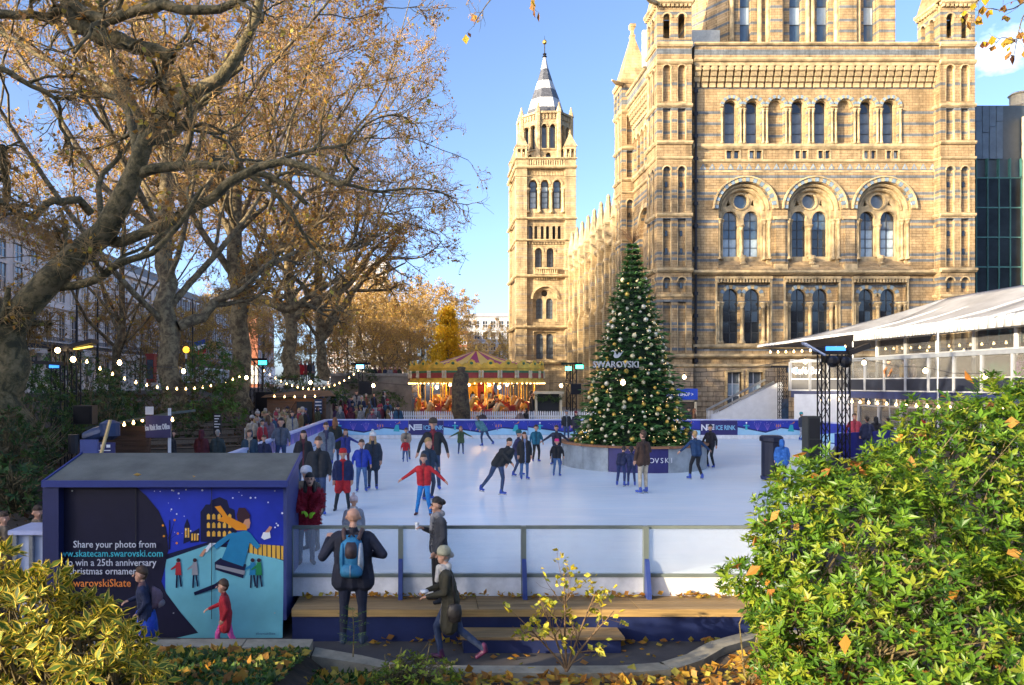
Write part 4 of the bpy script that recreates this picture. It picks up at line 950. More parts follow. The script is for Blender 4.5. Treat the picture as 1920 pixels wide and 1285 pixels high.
MB().prism([(178, 21), (197, 21), (192, 26), (183, 26)], -55, -40.6, plane='yz').build('roof', M_SLATE, rdb)
def slab_block(name, label, x0, x1, y0, y1, h, m, nx_, nz_, gm=M_WGL, wm=M_STUC):
    b = thing(name, label, 'building', ((x0 + x1) / 2, (y0 + y1) / 2, 1)); MB().box(x0, x1, y0, y1, .5, h).build('wall', m, b)
    MB().box(x0 - .3, x1 + .3, y0 - .3, y1 + .3, h, h + .8).build('roof', M_STUCD, b)
    w = (x1 - x0) / nx_; st = (h - 4) / nz_
    for i in range(nx_):
        for j in range(nz_):
            o = add_win(b, x0 + w * (i + .5), y0, 4 + st * j, st * .6, w * .6, [wm, gm], -PI / 2)
    return b
slab_block('tower_block', 'pale high rise block far behind the autumn trees', -28, -14, 260, 275, 46, mat('pale_concrete', (.62, .58, .54), .8, .1), 5, 13)
slab_block('office_block', 'low grey office block far off left of the stone tower', 10.5, 26, 205, 220, 22.5, mat('grey_concrete', (.40, .41, .42), .8, .12), 7, 6)
slab_block('brick_mansion_block', 'distant brick flats behind the yellow tree', 4.5, 10.4, 190, 205, 17.5, M_RBRICK, 3, 4)
slab_block('brick_mansion_block', 'distant brown flats closing the end of the street', -40, -4, 300, 312, 24, mat('far_brown_brick', (.24, .17, .14), .8, .2), 12, 5)
# ================================================================== marquee
mq = thing('marquee', 'two storey white marquee bar with a glazed upper terrace', 'marquee', (28, 38, .9))
M_CANV = mat('white_canvas', (.66, .66, .65), .5, .07, .7, .35, 1.6); M_ROOFC = mat('grey_white_canvas', (.34, .34, .345), .5, .22, .45, .4, 1.2)
M_ALU = mat('aluminium', (.45, .47, .50), .35, .08, metal=.3)
M_TINT = clear_glass('tinted_glass', (.10, .10, .105), .5, .06)
M_DKPAN = mat('dark_panel', (.012, .016, .03), .45, .2)
M_HAZE = clear_glass('smoked_balustrade_glass', (.20, .19, .175), .42, .1)
rc = [(21.6, 48.6, 6.45), (24.9, 43.4, 6.95), (25.2, 34, 6.95), (25.4, 16, 6.95)]
rg = [(31.5, 45.0, 9.2), (32.0, 34, 9.3), (32.0, 16, 9.3)]
roof = MB(); roof.smooth = False
def roofq(a, b, c, d, n=8):
    vs = []; fs = []
    for i in range(n + 1):
        for j in range(n + 1):
            s, t = i / n, j / n
            p = (Vector(a) * (1 - s) + Vector(b) * s) * (1 - t) + (Vector(d) * (1 - s) + Vector(c) * s) * t
            p.z -= .28 * math.sin(PI * t) * (1 - .3 * math.cos(6.28 * s * 2)) + .06 * math.sin(s * 25.1) * math.sin(PI * t); vs.append(p)
    for i in range(n):
        for j in range(n): o = i * (n + 1) + j; fs.append((o, o + n + 1, o + n + 2, o + 1))
    roof.add(vs, fs)
roof.smooth = True
roofq(rc[0], rc[1], rg[0], rg[0]); roofq(rc[1], rc[2], rg[1], rg[0], 12); roofq(rc[2], rc[3], rg[2], rg[1], 14); roofq((34, 51, 6.5), rc[0], rg[0], rg[0])
roofq(rg[0], rg[1], (40, 34, 6.6), (40, 48, 6.6)); roofq(rg[1], rg[2], (40, 16, 6.6), (40, 34, 6.6))
ro = roof.build('roof', M_ROOFC, mq); sol = ro.modifiers.new('thickness', 'SOLIDIFY'); sol.thickness = .04
vl = MB()
for a, b, h in ((rc[1], rc[2], .55), (rc[2], rc[3], .55), (rc[0], rc[1], .16)):
    for k in range(6):
        p0 = Vector(a).lerp(Vector(b), k / 6); p1 = Vector(a).lerp(Vector(b), (k + 1) / 6)
        n_ = 6
        for q in range(n_):
            u0 = p0.lerp(p1, q / n_); u1 = p0.lerp(p1, (q + 1) / n_); o0 = .05 * math.sin((k * n_ + q) * 1.1); o1 = .05 * math.sin((k * n_ + q + 1) * 1.1)
            vl.add([(u0.x + .02, u0.y, u0.z + .1), (u1.x + .02, u1.y, u1.z + .1), (u1.x - .06 + o1, u1.y, u1.z + .1 - h * .35), (u1.x - .1 + o1, u1.y, u1.z + .1 - h), (u0.x - .1 + o0, u0.y, u0.z + .1 - h), (u0.x - .06 + o0, u0.y, u0.z + .1 - h * .35)], [(0, 1, 2, 5), (5, 2, 3, 4)])
vl.smooth = True
vo = vl.build('valance', M_CANV, mq, smooth=True); sol = vo.modifiers.new('thickness', 'SOLIDIFY'); sol.thickness = .03
for y in (43.2, 40, 36.5, 33, 29.5): 
    MB().tube([(25.0, y, 7.0), (27.4, y, 7.62), (29.6, y, 8.32), (31.9, y, 9.27)], .05, 6).build('roof_seam', M_CANV, mq)
# gutter and upper window wall
MB().bar((25.45, 43.2, 6.56), (25.7, 16, 6.56), .3, .14).build('gutter', M_ALU, mq)
MB().box(25.9, 39.5, 16, 46, 3.4, 3.64).build('floor', M_NAVY, mq)
mup = mat('bar_interior', (.20, .13, .08), .7, .35, .8)
MB().box(33.5, 33.8, 16, 46, .9, 6.4).build('inner_wall', mup, mq)
for k in range(11):
    y = 43.2 - 2.55 * k
    MB().box(26.02, 26.18, y - .09, y + .09, 3.64, 6.6).build('mullion', M_ALU if k % 2 else M_WHITE, mq)
    if k < 10:
        MB().box(26.06, 26.14, y - 2.46, y - .1, 5.55, 5.65).build('transom', M_ALU, mq); MB().box(26.08, 26.12, y - 2.46, y - .1, 3.64, 5.55).build('pane', M_TINT, mq); MB().box(26.08, 26.12, y - 2.46, y - .1, 5.65, 6.5).build('pane', M_TINT, mq)
# balustrade with glass over dark panels
bal = [(22.35, 45.9)] + [(23.2, 45.2), (24.0, 44.6), (24.8, 44.0)] + [(24.8 + .045 * k, 44.0 - 1.72 * k) for k in range(1, 17)]
for (a, b) in zip(bal[:-1], bal[1:]):
    MB().bar((*a, 4.82), (*b, 4.82), .03, .98).build('pane', M_HAZE, mq); MB().bar((*a, 3.98), (*b, 3.98), .05, .62).build('dark_panel', M_DKPAN, mq)
    MB().bar((*a, 4.31), (*b, 4.31), .07, .06).build('mid_rail', M_ALU, mq); MB().bar((*a, 3.64), (*b, 3.64), .08, .06).build('bottom_rail', M_ALU, mq)
    MB().bar((*a, 5.42), (*b, 5.42), .16, .2).build('top_rail', mat('rail_grey', (.20, .22, .25), .4, .1), mq)
for a in bal: MB().box(a[0] - .07, a[0] + .07, a[1] - .07, a[1] + .07, 3.6, 5.36).build('post', M_ALU, mq)
fas = MB(); 
for (a, b) in zip(bal[:-1], bal[1:]): fas.bar((a[0] + .05, a[1], 3.4), (b[0] + .05, b[1], 3.4), .1, .4)
fas.build('fascia', M_NAVY, mq)
dkf = MB(); dkf.prism([(22.5, 46), (24.9, 44.05), (25.5, 16), (27, 16), (27, 46)], 3.46, 3.6, plane='xy'); dkf.build('balcony_floor', M_NAVY, mq)
for y in (43.8, 36.5, 29.5): MB().cyl((25.0, y, .9), (25.0, y, 6.5), .05, n=8).build('post', M_ALU, mq)
# ground floor: white wall panel then glazing
MB().bar((22.45, 45.6, 2.15), (24.95, 43.7, 2.15), .1, 2.5).build('wall', M_WHITE, mq)
for k in range(9):
    y = 43.4 - 1.9 * k; x = 25.15 + .02 * k
    MB().box(x - .08, x + .08, y - .08, y + .08, .9, 3.3).build('mullion', M_ALU, mq)
    if k < 8:
        MB().box(x - .03, x + .03, y - 1.8, y - .1, 2.75, 2.84).build('transom', M_ALU, mq); MB().box(x - .015, x + .015, y - 1.8, y - .1, .95, 2.75).build('pane', M_TINT, mq)
        if k % 2: MB().box(x - .03, x + .03, y - .98, y - .9, .95, 2.75).build('door_stile', M_ALU, mq)
text('Café Bar', .62, (23.05, 45.28, 4.62), M_WHITELET, mq, rot=(PI / 2, 0, math.atan2(-.65, .8)), sx=.75, bold=.012)
# ramp wall beside the marquee
rw = thing('stair_enclosure', 'white boarded stair enclosure with a sloping grey handrail', 'stairs', (21, 48, .9))
b = MB(); b.prism([(18.3, .93), (22.9, .93), (22.9, 4.15), (22.2, 4.0), (18.6, 2.1), (18.3, 2.05)], 48.0, 48.15); b.build('wall', M_WHITE, rw)
MB().bar((18.4, 47.95, 2.2), (22.3, 47.95, 4.15), .1, .12).build('handrail', M_STEEL, rw); MB().bar((18.5, 49.4, 2.3), (22.4, 49.4, 4.3), .1, .12).build('handrail', M_STEEL, rw)
for k in range(9): MB().box(18.7 + .4 * k, 19.1 + .4 * k, 48.2, 49.4, .93, 1.15 + .3 * k).build('tread', M_STEEL, rw)
# ================================================================== trees and shrubs
def nrm(a): return a / np.maximum(np.linalg.norm(a, axis=-1, keepdims=True), 1e-9)
def tubes(P, R, n):
    """P (N,K,3), R (N,K) -> quads"""
    N, K, _ = P.shape; T = np.empty_like(P); T[:, 1:-1] = P[:, 2:] - P[:, :-2]; T[:, 0] = P[:, 1] - P[:, 0]; T[:, -1] = P[:, -1] - P[:, -2]; T = nrm(T)
    ch = nrm(P[:, -1] - P[:, 0]); alt = np.where(np.abs(ch[:, 2:3]) < .8, np.array([[0, 0, 1.]]), np.array([[1., .3, 0]])); ref = nrm(np.cross(ch, alt))[:, None, :]
    Vv = nrm(np.cross(T, ref)); Uu = np.cross(Vv, T); a = np.arange(n) * 2 * PI / n
    C = P[:, :, None, :] + R[:, :, None, None] * (Uu[:, :, None, :] * np.cos(a)[None, None, :, None] + Vv[:, :, None, :] * np.sin(a)[None, None, :, None])
    idx = np.arange(N * K * n).reshape(N, K, n); a0 = idx[:, :-1, :]; b0 = np.roll(idx, -1, 2)[:, :-1, :]; a1 = idx[:, 1:, :]; b1 = np.roll(idx, -1, 2)[:, 1:, :]
    return C.reshape(-1, 3), np.stack([a0, b0, b1, a1], -1).reshape(-1, 4)
def grow(P, R, m, lf, t0, ang, up, wander, K, rng, rmin, rf=.55, t1=1.0, lmin=0.0):
    """m children on every parent branch"""
    N, Kp, _ = P.shape; t = rng.uniform(t0, t1, (N, m)); x = t * (Kp - 1); i = np.minimum(x.astype(int), Kp - 2); f = (x - i)[..., None]
    rows = np.arange(N)[:, None]; p0 = P[rows, i] * (1 - f) + P[rows, i + 1] * f; tn = nrm(P[rows, i + 1] - P[rows, i]); pr = R[rows, i] * (1 - f[..., 0]) + R[rows, i + 1] * f[..., 0]
    plen = np.linalg.norm(np.diff(P, axis=1), axis=2).sum(1)[:, None]
    L = np.maximum(plen * lf * (1.15 - .6 * t) * rng.uniform(.65, 1.25, (N, m)), lmin)
    rv = nrm(np.cross(tn, rng.normal(size=(N, m, 3)))); an = rng.normal(ang, .22, (N, m))[..., None]
    d = nrm(tn * np.cos(an) + rv * np.sin(an)); d[..., 2] += up; d = nrm(d)
    p0 = p0.reshape(-1, 3); d = d.reshape(-1, 3); L = L.reshape(-1); r0 = np.clip(pr.reshape(-1) * rf, rmin, None)
    out = np.empty((len(p0), K, 3)); out[:, 0] = p0; st = (L / (K - 1))[:, None]
    bend = rng.normal(size=d.shape) * wander * .6
    for k in range(1, K):
        d = nrm(d + rng.normal(size=d.shape) * wander + bend * .5); d[:, 2] += up * .18; d = nrm(d); out[:, k] = out[:, k - 1] + d * st
    RR = r0[:, None] * np.linspace(1, .42, K)[None, :]; return out, np.maximum(RR, rmin * .6)
def resample(pts, rad, K):
    pts = np.array(pts, float); n = len(pts)
    # Catmull-Rom through the points
    Q = np.vstack([2 * pts[0] - pts[1], pts, 2 * pts[-1] - pts[-2]]); out = []; rr = []
    for x in np.linspace(0, n - 1 - 1e-6, K):
        i = int(x); t = x - i; p0, p1, p2, p3 = Q[i:i + 4]
        out.append(.5 * (2 * p1 + (p2 - p0) * t + (2 * p0 - 5 * p1 + 4 * p2 - p3) * t * t + (3 * p1 - p0 - 3 * p2 + p3) * t ** 3)); rr.append(rad[i] * (1 - t) + rad[min(i + 1, n - 1)] * t)
    return np.array(out), np.array(rr)
def leaves(P, D, Nn, L, Wd, fold=.25, rim=False):
    """P base points, D leaf directions, Nn up normals -> quads; with rim: 4 faces per leaf (edge, heart, heart, edge)"""
    S_ = nrm(np.cross(D, Nn)); Nn = np.cross(S_, D); L = L[:, None]; Wd = Wd[:, None]
    b = P; tip = P + D * L - Nn * L * .12; m = P + D * L * .5 - Nn * Wd * fold
    l = P + D * L * .48 - S_ * Wd * .5; r = P + D * L * .48 + S_ * Wd * .5; n = len(P)
    if not rim:
        Vv = np.stack([b, m, tip, l, r], 1).reshape(-1, 3); o = np.arange(n)[:, None] * 5
        F = np.stack([o + np.array([[0, 4, 2, 1]]), o + np.array([[0, 1, 2, 3]])], 1).reshape(-1, 4); return Vv, F
    li = m * .42 + l * .58; ri = m * .42 + r * .58; bi = P + D * L * .1; ti = P + D * L * .86 - Nn * L * .09
    Vv = np.stack([b, bi, ti, tip, m, l, r, li, ri], 1).reshape(-1, 3); o = np.arange(n)[:, None] * 9
    F = np.stack([o + np.array([[0, 6, 3, 8]]), o + np.array([[1, 8, 2, 4]]), o + np.array([[1, 4, 2, 7]]), o + np.array([[0, 7, 3, 5]])], 1).reshape(-1, 4); return Vv, F
def pick(pal, n, rng, jit=.15):
    pal = np.array(pal); c = pal[rng.integers(0, len(pal), n)] * rng.uniform(1 - jit, 1 + jit, (n, 1)); return c
def bark_mat(name, c1, c2, c3, sc=2.2):
    m = bpy.data.materials.new(name); m.use_nodes = True; _M[name] = m; nt = m.node_tree; n = nt.nodes; l = nt.links; b = n['Principled BSDF']; b.inputs['Roughness'].default_value = .85
    g = n.new('ShaderNodeNewGeometry'); nz = n.new('ShaderNodeTexNoise'); nz.inputs['Scale'].default_value = sc * 1.5; nz.inputs['Detail'].default_value = 12; nz.inputs['Roughness'].default_value = .72; nz.inputs['Distortion'].default_value = .5; l.new(g.outputs['Position'], nz.inputs['Vector'])
    rp = n.new('ShaderNodeValToRGB'); e = rp.color_ramp.elements; e[0].position = .43; e[0].color = (*c1, 1); e[1].position = .57; e[1].color = (*c2, 1); x = e.new(.5); x.color = (*c3, 1)
    l.new(nz.outputs['Fac'], rp.inputs[0]); l.new(rp.outputs[0], b.inputs['Base Color'])
    n2 = n.new('ShaderNodeTexNoise'); n2.inputs['Scale'].default_value = sc * 5; n2.inputs['Detail'].default_value = 9; l.new(g.outputs['Position'], n2.inputs['Vector'])
    bp = n.new('ShaderNodeBump'); bp.inputs['Strength'].default_value = 1.0; bp.inputs['Distance'].default_value = .06; l.new(n2.outputs['Fac'], bp.inputs['Height']); l.new(bp.outputs[0], b.inputs['Normal'])
    return m
M_BARK = bark_mat('plane_bark', (.085, .062, .035), (.25, .195, .105), (.15, .115, .062))
M_BARKG = bark_mat('mossy_bark', (.055, .047, .02), (.20, .15, .07), (.12, .095, .038))
M_TWIG = mat('twigs', (.44, .27, .10), .8, .2, 1.0)
M_LEAFA = tint_mat('autumn_leaf', .6, .5); M_LEAFG = tint_mat('glossy_leaf', .4, .3, .3); M_LEAFM = tint_mat('matt_leaf', .55, .3)
AUT = [(.56, .31, .045), (.50, .24, .035), (.64, .39, .05), (.44, .20, .04), (.58, .43, .07), (.36, .17, .04), (.50, .44, .08)]
def plane_tree(name, label, base, limbs, cat='tree', seed=1, counts=(6, 5, 5, 4), nleaf=5000, leaf=.16, rtw=.010, bark=None, group=None, pal=AUT, up=.12, lf=(.55, .5, .5, .55), wand=.17, twl=.5, sag=0.0, rf1=.42):
    """limbs: list of (points, radii); the first is the trunk"""
    rng = np.random.default_rng(seed); t = thing(name, label, cat, base, 0, group); off = np.array(base)
    LP = []; LR = []; K = 14
    for pts, rad in limbs: p, r = resample(pts, rad, K); p[1:] += rng.normal(size=(K - 1, 3)) * (r[1:, None] * .22); LP.append(p); LR.append(r)
    P0 = np.array(LP); R0 = np.array(LR)
    V0, F0 = tubes(P0, R0, 12); 
    # roots flare
    npmesh('trunk', V0 - off, F0, bark or M_BARK, t, smooth=True, world=False)
    PL = P0[1:] if len(P0) > 1 else P0; RL = R0[1:] if len(P0) > 1 else R0
    P1, R1 = grow(PL, RL, counts[0], lf[0], .25, .85, up, wand, 9, rng, .03, .6)
    P1b, R1b = grow(P0[:1], R0[:1], 3, .35, .6, .9, up, wand, 9, rng, .03, .35)
    P1 = np.concatenate([P1, P1b]); R1 = np.concatenate([R1, R1b])
    P2, R2 = grow(P1, R1, counts[1], lf[1], .2, .8, up, wand, 8, rng, .018, .6)
    P3, R3 = grow(P2, R2, counts[2], lf[2], .2, .8, up * .6 - sag, wand, 6, rng, rtw * 1.5, .6, lmin=.4)
    P4, R4 = grow(P3, R3, counts[3], lf[3], .15, .8, up * .5 - sag, wand * 1.2, 4, rng, rtw, .6, lmin=twl)
    va, fa = tubes(P1, R1, 7); vb, fb_ = tubes(P2, R2, 5); npmesh('branches', np.concatenate([va, vb]) - off, np.concatenate([fa, fb_ + len(va)]), bark or M_BARK, t, smooth=True, world=False)['kind'] = 'stuff'
    vc, fc = tubes(P3, R3, 4); vd, fd = tubes(P4, R4, 3); o = npmesh('crown', np.concatenate([vc, vd]) - off, np.concatenate([fc, fd + len(vc)]), M_TWIG, t, smooth=True, world=False); o['kind'] = 'stuff'
    if nleaf:
        E = np.concatenate([P4[:, -1], P4[:, 2], P3[:, -1], P4[:, 1]]); ii = rng.integers(0, len(E), nleaf); p = E[ii] + rng.normal(size=(nleaf, 3)) * .06
        d = nrm(rng.normal(size=(nleaf, 3)) + np.array([0, 0, -.5])); nn = nrm(rng.normal(size=(nleaf, 3)) + np.array([0, 0, .8])); L = rng.uniform(.7, 1.25, nleaf) * leaf
        v, f = leaves(p, d, nn, L, L * .9, .3); c = np.repeat(pick(pal, nleaf, rng, .25), 2, 0); o = npmesh('leaves', v - off, f, M_LEAFA, t, tint=c, world=False); o['kind'] = 'stuff'
    return t
def at(px, py, d, s=1400.): return ((px - 800) / s * d, d, CAMZ + (720 - py) / s * d)
def limb(d, pts, rad, dd=0.0):
    n = len(pts); return ([at(px, py, d + dd * i / max(1, n - 1)) for i, (px, py) in enumerate(pts)], [r for r in np.interp(np.linspace(0, 1, n), np.linspace(0, 1, len(rad)), rad)])
# -- the big leaning plane nearest on the left
D1 = 20.
L1 = [limb(D1, [(2, 900), (4, 800), (8, 720), (16, 640), (28, 596)], (0.703, 0.533, 0.488, 0.444, 0.385)),
      limb(D1, [(20, 620), (62, 572), (120, 500), (190, 437), (236, 368), (268, 292), (308, 212), (372, 168), (428, 124), (470, 60), (500, -60)], (0.385, 0.355, 0.311, 0.222, 0.178, 0.148, 0.089), -1.5),
      limb(D1, [(10, 640), (-30, 560), (-90, 470), (-120, 330), (-140, 150), (-120, -100)], (0.333, 0.296, 0.259, 0.185, 0.111), 1.5),
      limb(D1, [(175, 450), (246, 448), (310, 417), (374, 386), (420, 352), (498, 307), (560, 306), (640, 346), (656, 330), (672, 316)], (0.148, 0.141, 0.126, 0.096, 0.067, 0.037), -3.5),
      limb(D1, [(96, 536), (140, 535), (190, 522), (220, 494), (274, 480), (330, 430), (380, 350)], (0.126, 0.111, 0.096, 0.074, 0.044), -2),
      limb(D1, [(170, 400), (150, 378), (118, 376), (92, 380), (72, 400), (50, 408), (14, 386), (-40, 350)], (0.111, 0.096, 0.081, 0.059), -2.5),
      limb(D1, [(268, 285), (250, 235), (232, 190), (195, 160), (150, 132), (92, 116), (20, 72), (-60, 30)], (0.096, 0.089, 0.074, 0.044), 2),
      limb(D1, [(318, 205), (312, 170), (306, 130), (330, 90), (352, 60), (380, -20)], (0.096, 0.081, 0.059, 0.037), 1),
      limb(D1, [(200, 425), (186, 380), (190, 330), (230, 290), (262, 250), (330, 240), (420, 250), (470, 210)], (0.089, 0.074, 0.052, 0.030), 3),
      limb(D1, [(110, 520), (122, 470), (124, 430), (112, 390)], (0.089, 0.067, 0.044), 1)]
plane_tree('plane_tree', 'thick mossy plane trunk leaning in from the frame edge with crooked branches', at(2, 905, D1), L1, seed=3, counts=(4, 5, 5, 4), nleaf=900, leaf=.13, rf1=.24, rtw=.007, bark=M_BARKG, up=.05, lf=(.42, .5, .5, .55), wand=.22, twl=.45, sag=.12)
# -- an overhead limb that reaches in across the top
D0 = 12.
L0 = [limb(D0, [(60, -300), (95, -120), (126, 0), (146, 42), (186, 68), (252, 90), (322, 106)], (0.222, 0.192, 0.148, 0.133, 0.089)),
      limb(D0, [(100, -30), (180, 36), (240, 24), (300, 12), (390, 20), (470, -10)], (0.089, 0.081, 0.074, 0.052), -1),
      limb(D0, [(320, 104), (300, 150), (325, 200), (330, 235)], (0.067, 0.044, 0.022), 1), limb(D0, [(-60, 30), (20, 28), (80, 28), (130, 20)], (0.074, 0.067, 0.059), 0),
      limb(D0, [(-30, 110), (40, 150), (110, 192), (112, 235), (130, 262)], (0.044, 0.037, 0.030, 0.015), 1)]
plane_tree('overhanging_bough', 'dark sawn off bough hanging in across the upper corner above the leaning plane', at(60, -300, D0), L0, cat='bough', seed=8, counts=(5, 5, 4, 3), nleaf=260, leaf=.11, rf1=.28, rtw=.0045, bark=M_BARKG, up=-.02, lf=(.45, .5, .5, .5), wand=.22, twl=.25, sag=.1)
# -- the row of planes behind
def row_tree(px, yb, d, h, lean, label, seed, fork, nl=8, spread=.55, wr=.55, extra=(), counts=(7, 6, 5, 5), nleaf=4800, leaf=.19, rtw=.014, lean2=0, pal=None):
    rng = random.Random(seed); b = at(px, yb, d); bz = b[2]; top = (b[0] + lean, d, bz + fork)
    limbs = [([b, (b[0] + lean * .2, d, bz + fork * .3), (b[0] + lean * .6, d, bz + fork * .7), top, (top[0] + lean2, d + .3, bz + h * .62), (top[0] + lean2 * 1.6, d, bz + h * .88)], [wr * 1.3, wr * .84, wr * .76, wr * .68, wr * .38, wr * .1])]
    for k in range(nl):
        a = 2 * PI * (k + rng.uniform(-.3, .3)) / nl; s0 = rng.uniform(.45, 1.0); z0 = bz + fork * (s0 if k % 2 else 1.05); L = h * rng.uniform(.50, .74); x0 = b[0] + lean * min(1, (z0 - bz) / fork); ca, sa = math.cos(a), math.sin(a); sp = spread * rng.uniform(.8, 1.2)
        pts = [(x0, d, z0), (x0 + ca * L * sp * .28, d + sa * L * sp * .28, z0 + L * .16), (x0 + ca * L * sp * .6 + rng.uniform(-.6, .6), d + sa * L * sp * .6, z0 + L * rng.uniform(.34, .5)), (x0 + ca * L * sp * .92 + rng.uniform(-.8, .8), d + sa * L * sp * .9, z0 + L * rng.uniform(.6, .8)), (x0 + ca * L * sp * 1.25, d + sa * L * sp * 1.2, z0 + L * rng.uniform(.8, 1.05))]
        r = wr * rng.uniform(.22, .34); limbs.append((pts, [r, r * .85, r * .62, r * .4, r * .15]))
    limbs += list(extra)
    return plane_tree('plane_tree', label, b, limbs, seed=seed, counts=counts, nleaf=nleaf, leaf=leaf, rtw=rtw, up=.10, wand=.17, pal=pal or AUT)
row_tree(322, 812, 38, 24, -.4, 'stout plane with a straight bare trunk beside the box office sign', 21, 9.5, wr=.62, extra=[limb(38, [(335, 612), (372, 598), (402, 570), (440, 545), (500, 500), (560, 470)], (.3, .26, .2, .1), 3)])
row_tree(452, 772, 46, 25, -.3, 'plane with a dark trunk standing behind the twin lighting truss', 22, 10.5, wr=.68, spread=.48, extra=[limb(46, [(442, 548), (500, 565), (540, 582), (575, 560), (640, 520)], (.3, .25, .2, .1), -3), limb(46, [(446, 520), (500, 480), (560, 450), (640, 470), (700, 440)], (.32, .26, .2, .1), 2)])
row_tree(545, 712, 58, 25, -.1, 'plane with a pale sunlit trunk above the timber snack hut', 23, 8.5, wr=.56, spread=.50, extra=[limb(58, [(548, 600), (600, 560), (650, 540), (690, 480), (720, 450)], (.34, .28, .2, .1), 3)])
row_tree(604, 712, 64, 25, -.3, 'forked plane with slender trunk right of the pale trunked plane', 24, 6.5, wr=.5, spread=.52, extra=[limb(64, [(600, 640), (632, 590), (662, 545), (690, 510), (725, 480), (750, 450)], (.36, .3, .2, .1), 4)])
row_tree(215, 730, 60, 23, .5, 'plane in the second rank with a crown of thin golden twigs', 29, 5, wr=.4, nleaf=9000)
# -- autumn trees filling the far end
labels_far = ['bare golden tree behind the left end of the carousel', 'twiggy brown tree standing left of the yellow ginkgo', 'wide pale golden tree rising behind the dark monolith', 'brown tree tucked under the pale plane boughs', 'hazy twig crowned tree in front of the tower block',
              'dark bare tree against the side of the stone tower', 'low brown tree just left of the stone tower', 'rounded golden tree above the raised walkway wall']
far0 = None
specs = [(735, 118, 20), (792, 135, 20), (700, 96, 18), (655, 108, 18), (715, 150, 26), (935, 128, 13), (900, 150, 13), (765, 88, 12)]
protos_far = []
for i, (px, d, h) in enumerate(specs):
    X, _, _ = at(px, 720, d)
    if i < 2:
        row = row_tree(px, 720 + 2.6 * 1400 / d, d, h, .2, labels_far[i], 40 + i, 3.5, nl=9, spread=.62, wr=.28, counts=(6, 5, 5, 4), nleaf=5000, leaf=.26, rtw=.026, pal=[(.62, .40, .08), (.70, .48, .12), (.55, .33, .07), (.66, .50, .16)])  # haze and golden light put into the paler leaf tones of the far trees
        row['group'] = 'autumn trees at the far end'; protos_far.append((row, h))
    else:
        src, h0 = protos_far[i % 2]; dup(src, (X, d, 1.4), random.uniform(0, 6), labels_far[i], 'autumn trees at the far end', h / h0)
screen = [('brown tree crowding the white porch', 262, 72, 10), ('golden tree before the brick mansion block', 365, 100, 13), ('tall brown tree hiding the red brick house', 492, 128, 19), ('small golden tree behind the forked plane', 585, 110, 15), ('golden tree at the far end of the white terrace', 315, 118, 15), ('leafy brown tree behind the leaning plane trunk', -20, 52, 9)]
for i, (lb_, px, d, h) in enumerate(screen):
    src, h0 = protos_far[i % 2]; X = at(px, 720, d)[0]; dup(src, (X, d, gz(X, d)), random.uniform(0, 6), lb_, 'autumn trees before the street', h / h0)
# -- yellow ginkgo
gk = thing('ginkgo_tree', 'bright yellow upright tree beyond the carousel', 'tree', at(838, 745, 82))
rg_ = np.random.default_rng(5); n = 9000; bx = at(838, 745, 82)
zz = rg_.beta(1.3, 1.6, n); rad = 3.2 * (1 - zz) ** .75 * np.sqrt(rg_.random(n)) * (.65 + .35 * np.sin(zz * 40)); th = rg_.random(n) * 6.283
nc_ = 130; cz_ = rg_.beta(1.2, 1.5, nc_); ca_ = rg_.random(nc_) * 6.283; cr_ = 3.0 * (1 - cz_) ** .8 * rg_.uniform(.35, 1.15, nc_); cc_ = np.stack([cr_ * np.cos(ca_), cr_ * np.sin(ca_), 2.5 + cz_ * 11.0 + rg_.normal(size=nc_) * .3], 1)
pp = cc_[rg_.integers(0, nc_, n)] + rg_.normal(size=(n, 3)) * np.array([.42, .42, .30]); dd_ = nrm(rg_.normal(size=(n, 3))); v, f = leaves(pp, dd_, nrm(rg_.normal(size=(n, 3)) + [0, 0, 1]), np.full(n, .30), np.full(n, .26))
npmesh('crown', v, f, M_LEAFA, gk, tint=np.repeat(pick([(.88, .60, .03), (.80, .50, .03), (.9, .66, .06)], n, rg_), 2, 0), world=False)['kind'] = 'stuff'
b = MB(); b.tube([(0, 0, 0), (.1, 0, 5), (0, 0, 12)], [.28, .2, .05], 7)
for k in range(14): a = k * 2.4; z = 2.5 + k * .62; b.tube([(0, 0, z), (math.cos(a) * 1.2, math.sin(a) * 1.2, z + 1.2), (math.cos(a) * 2.0 * (1 - k / 18), math.sin(a) * 2.0 * (1 - k / 18), z + 2.6)], [.1, .06, .02], 5)
b.build('trunk', M_BARK, gk, world=False); gk.scale = (.76,) * 3

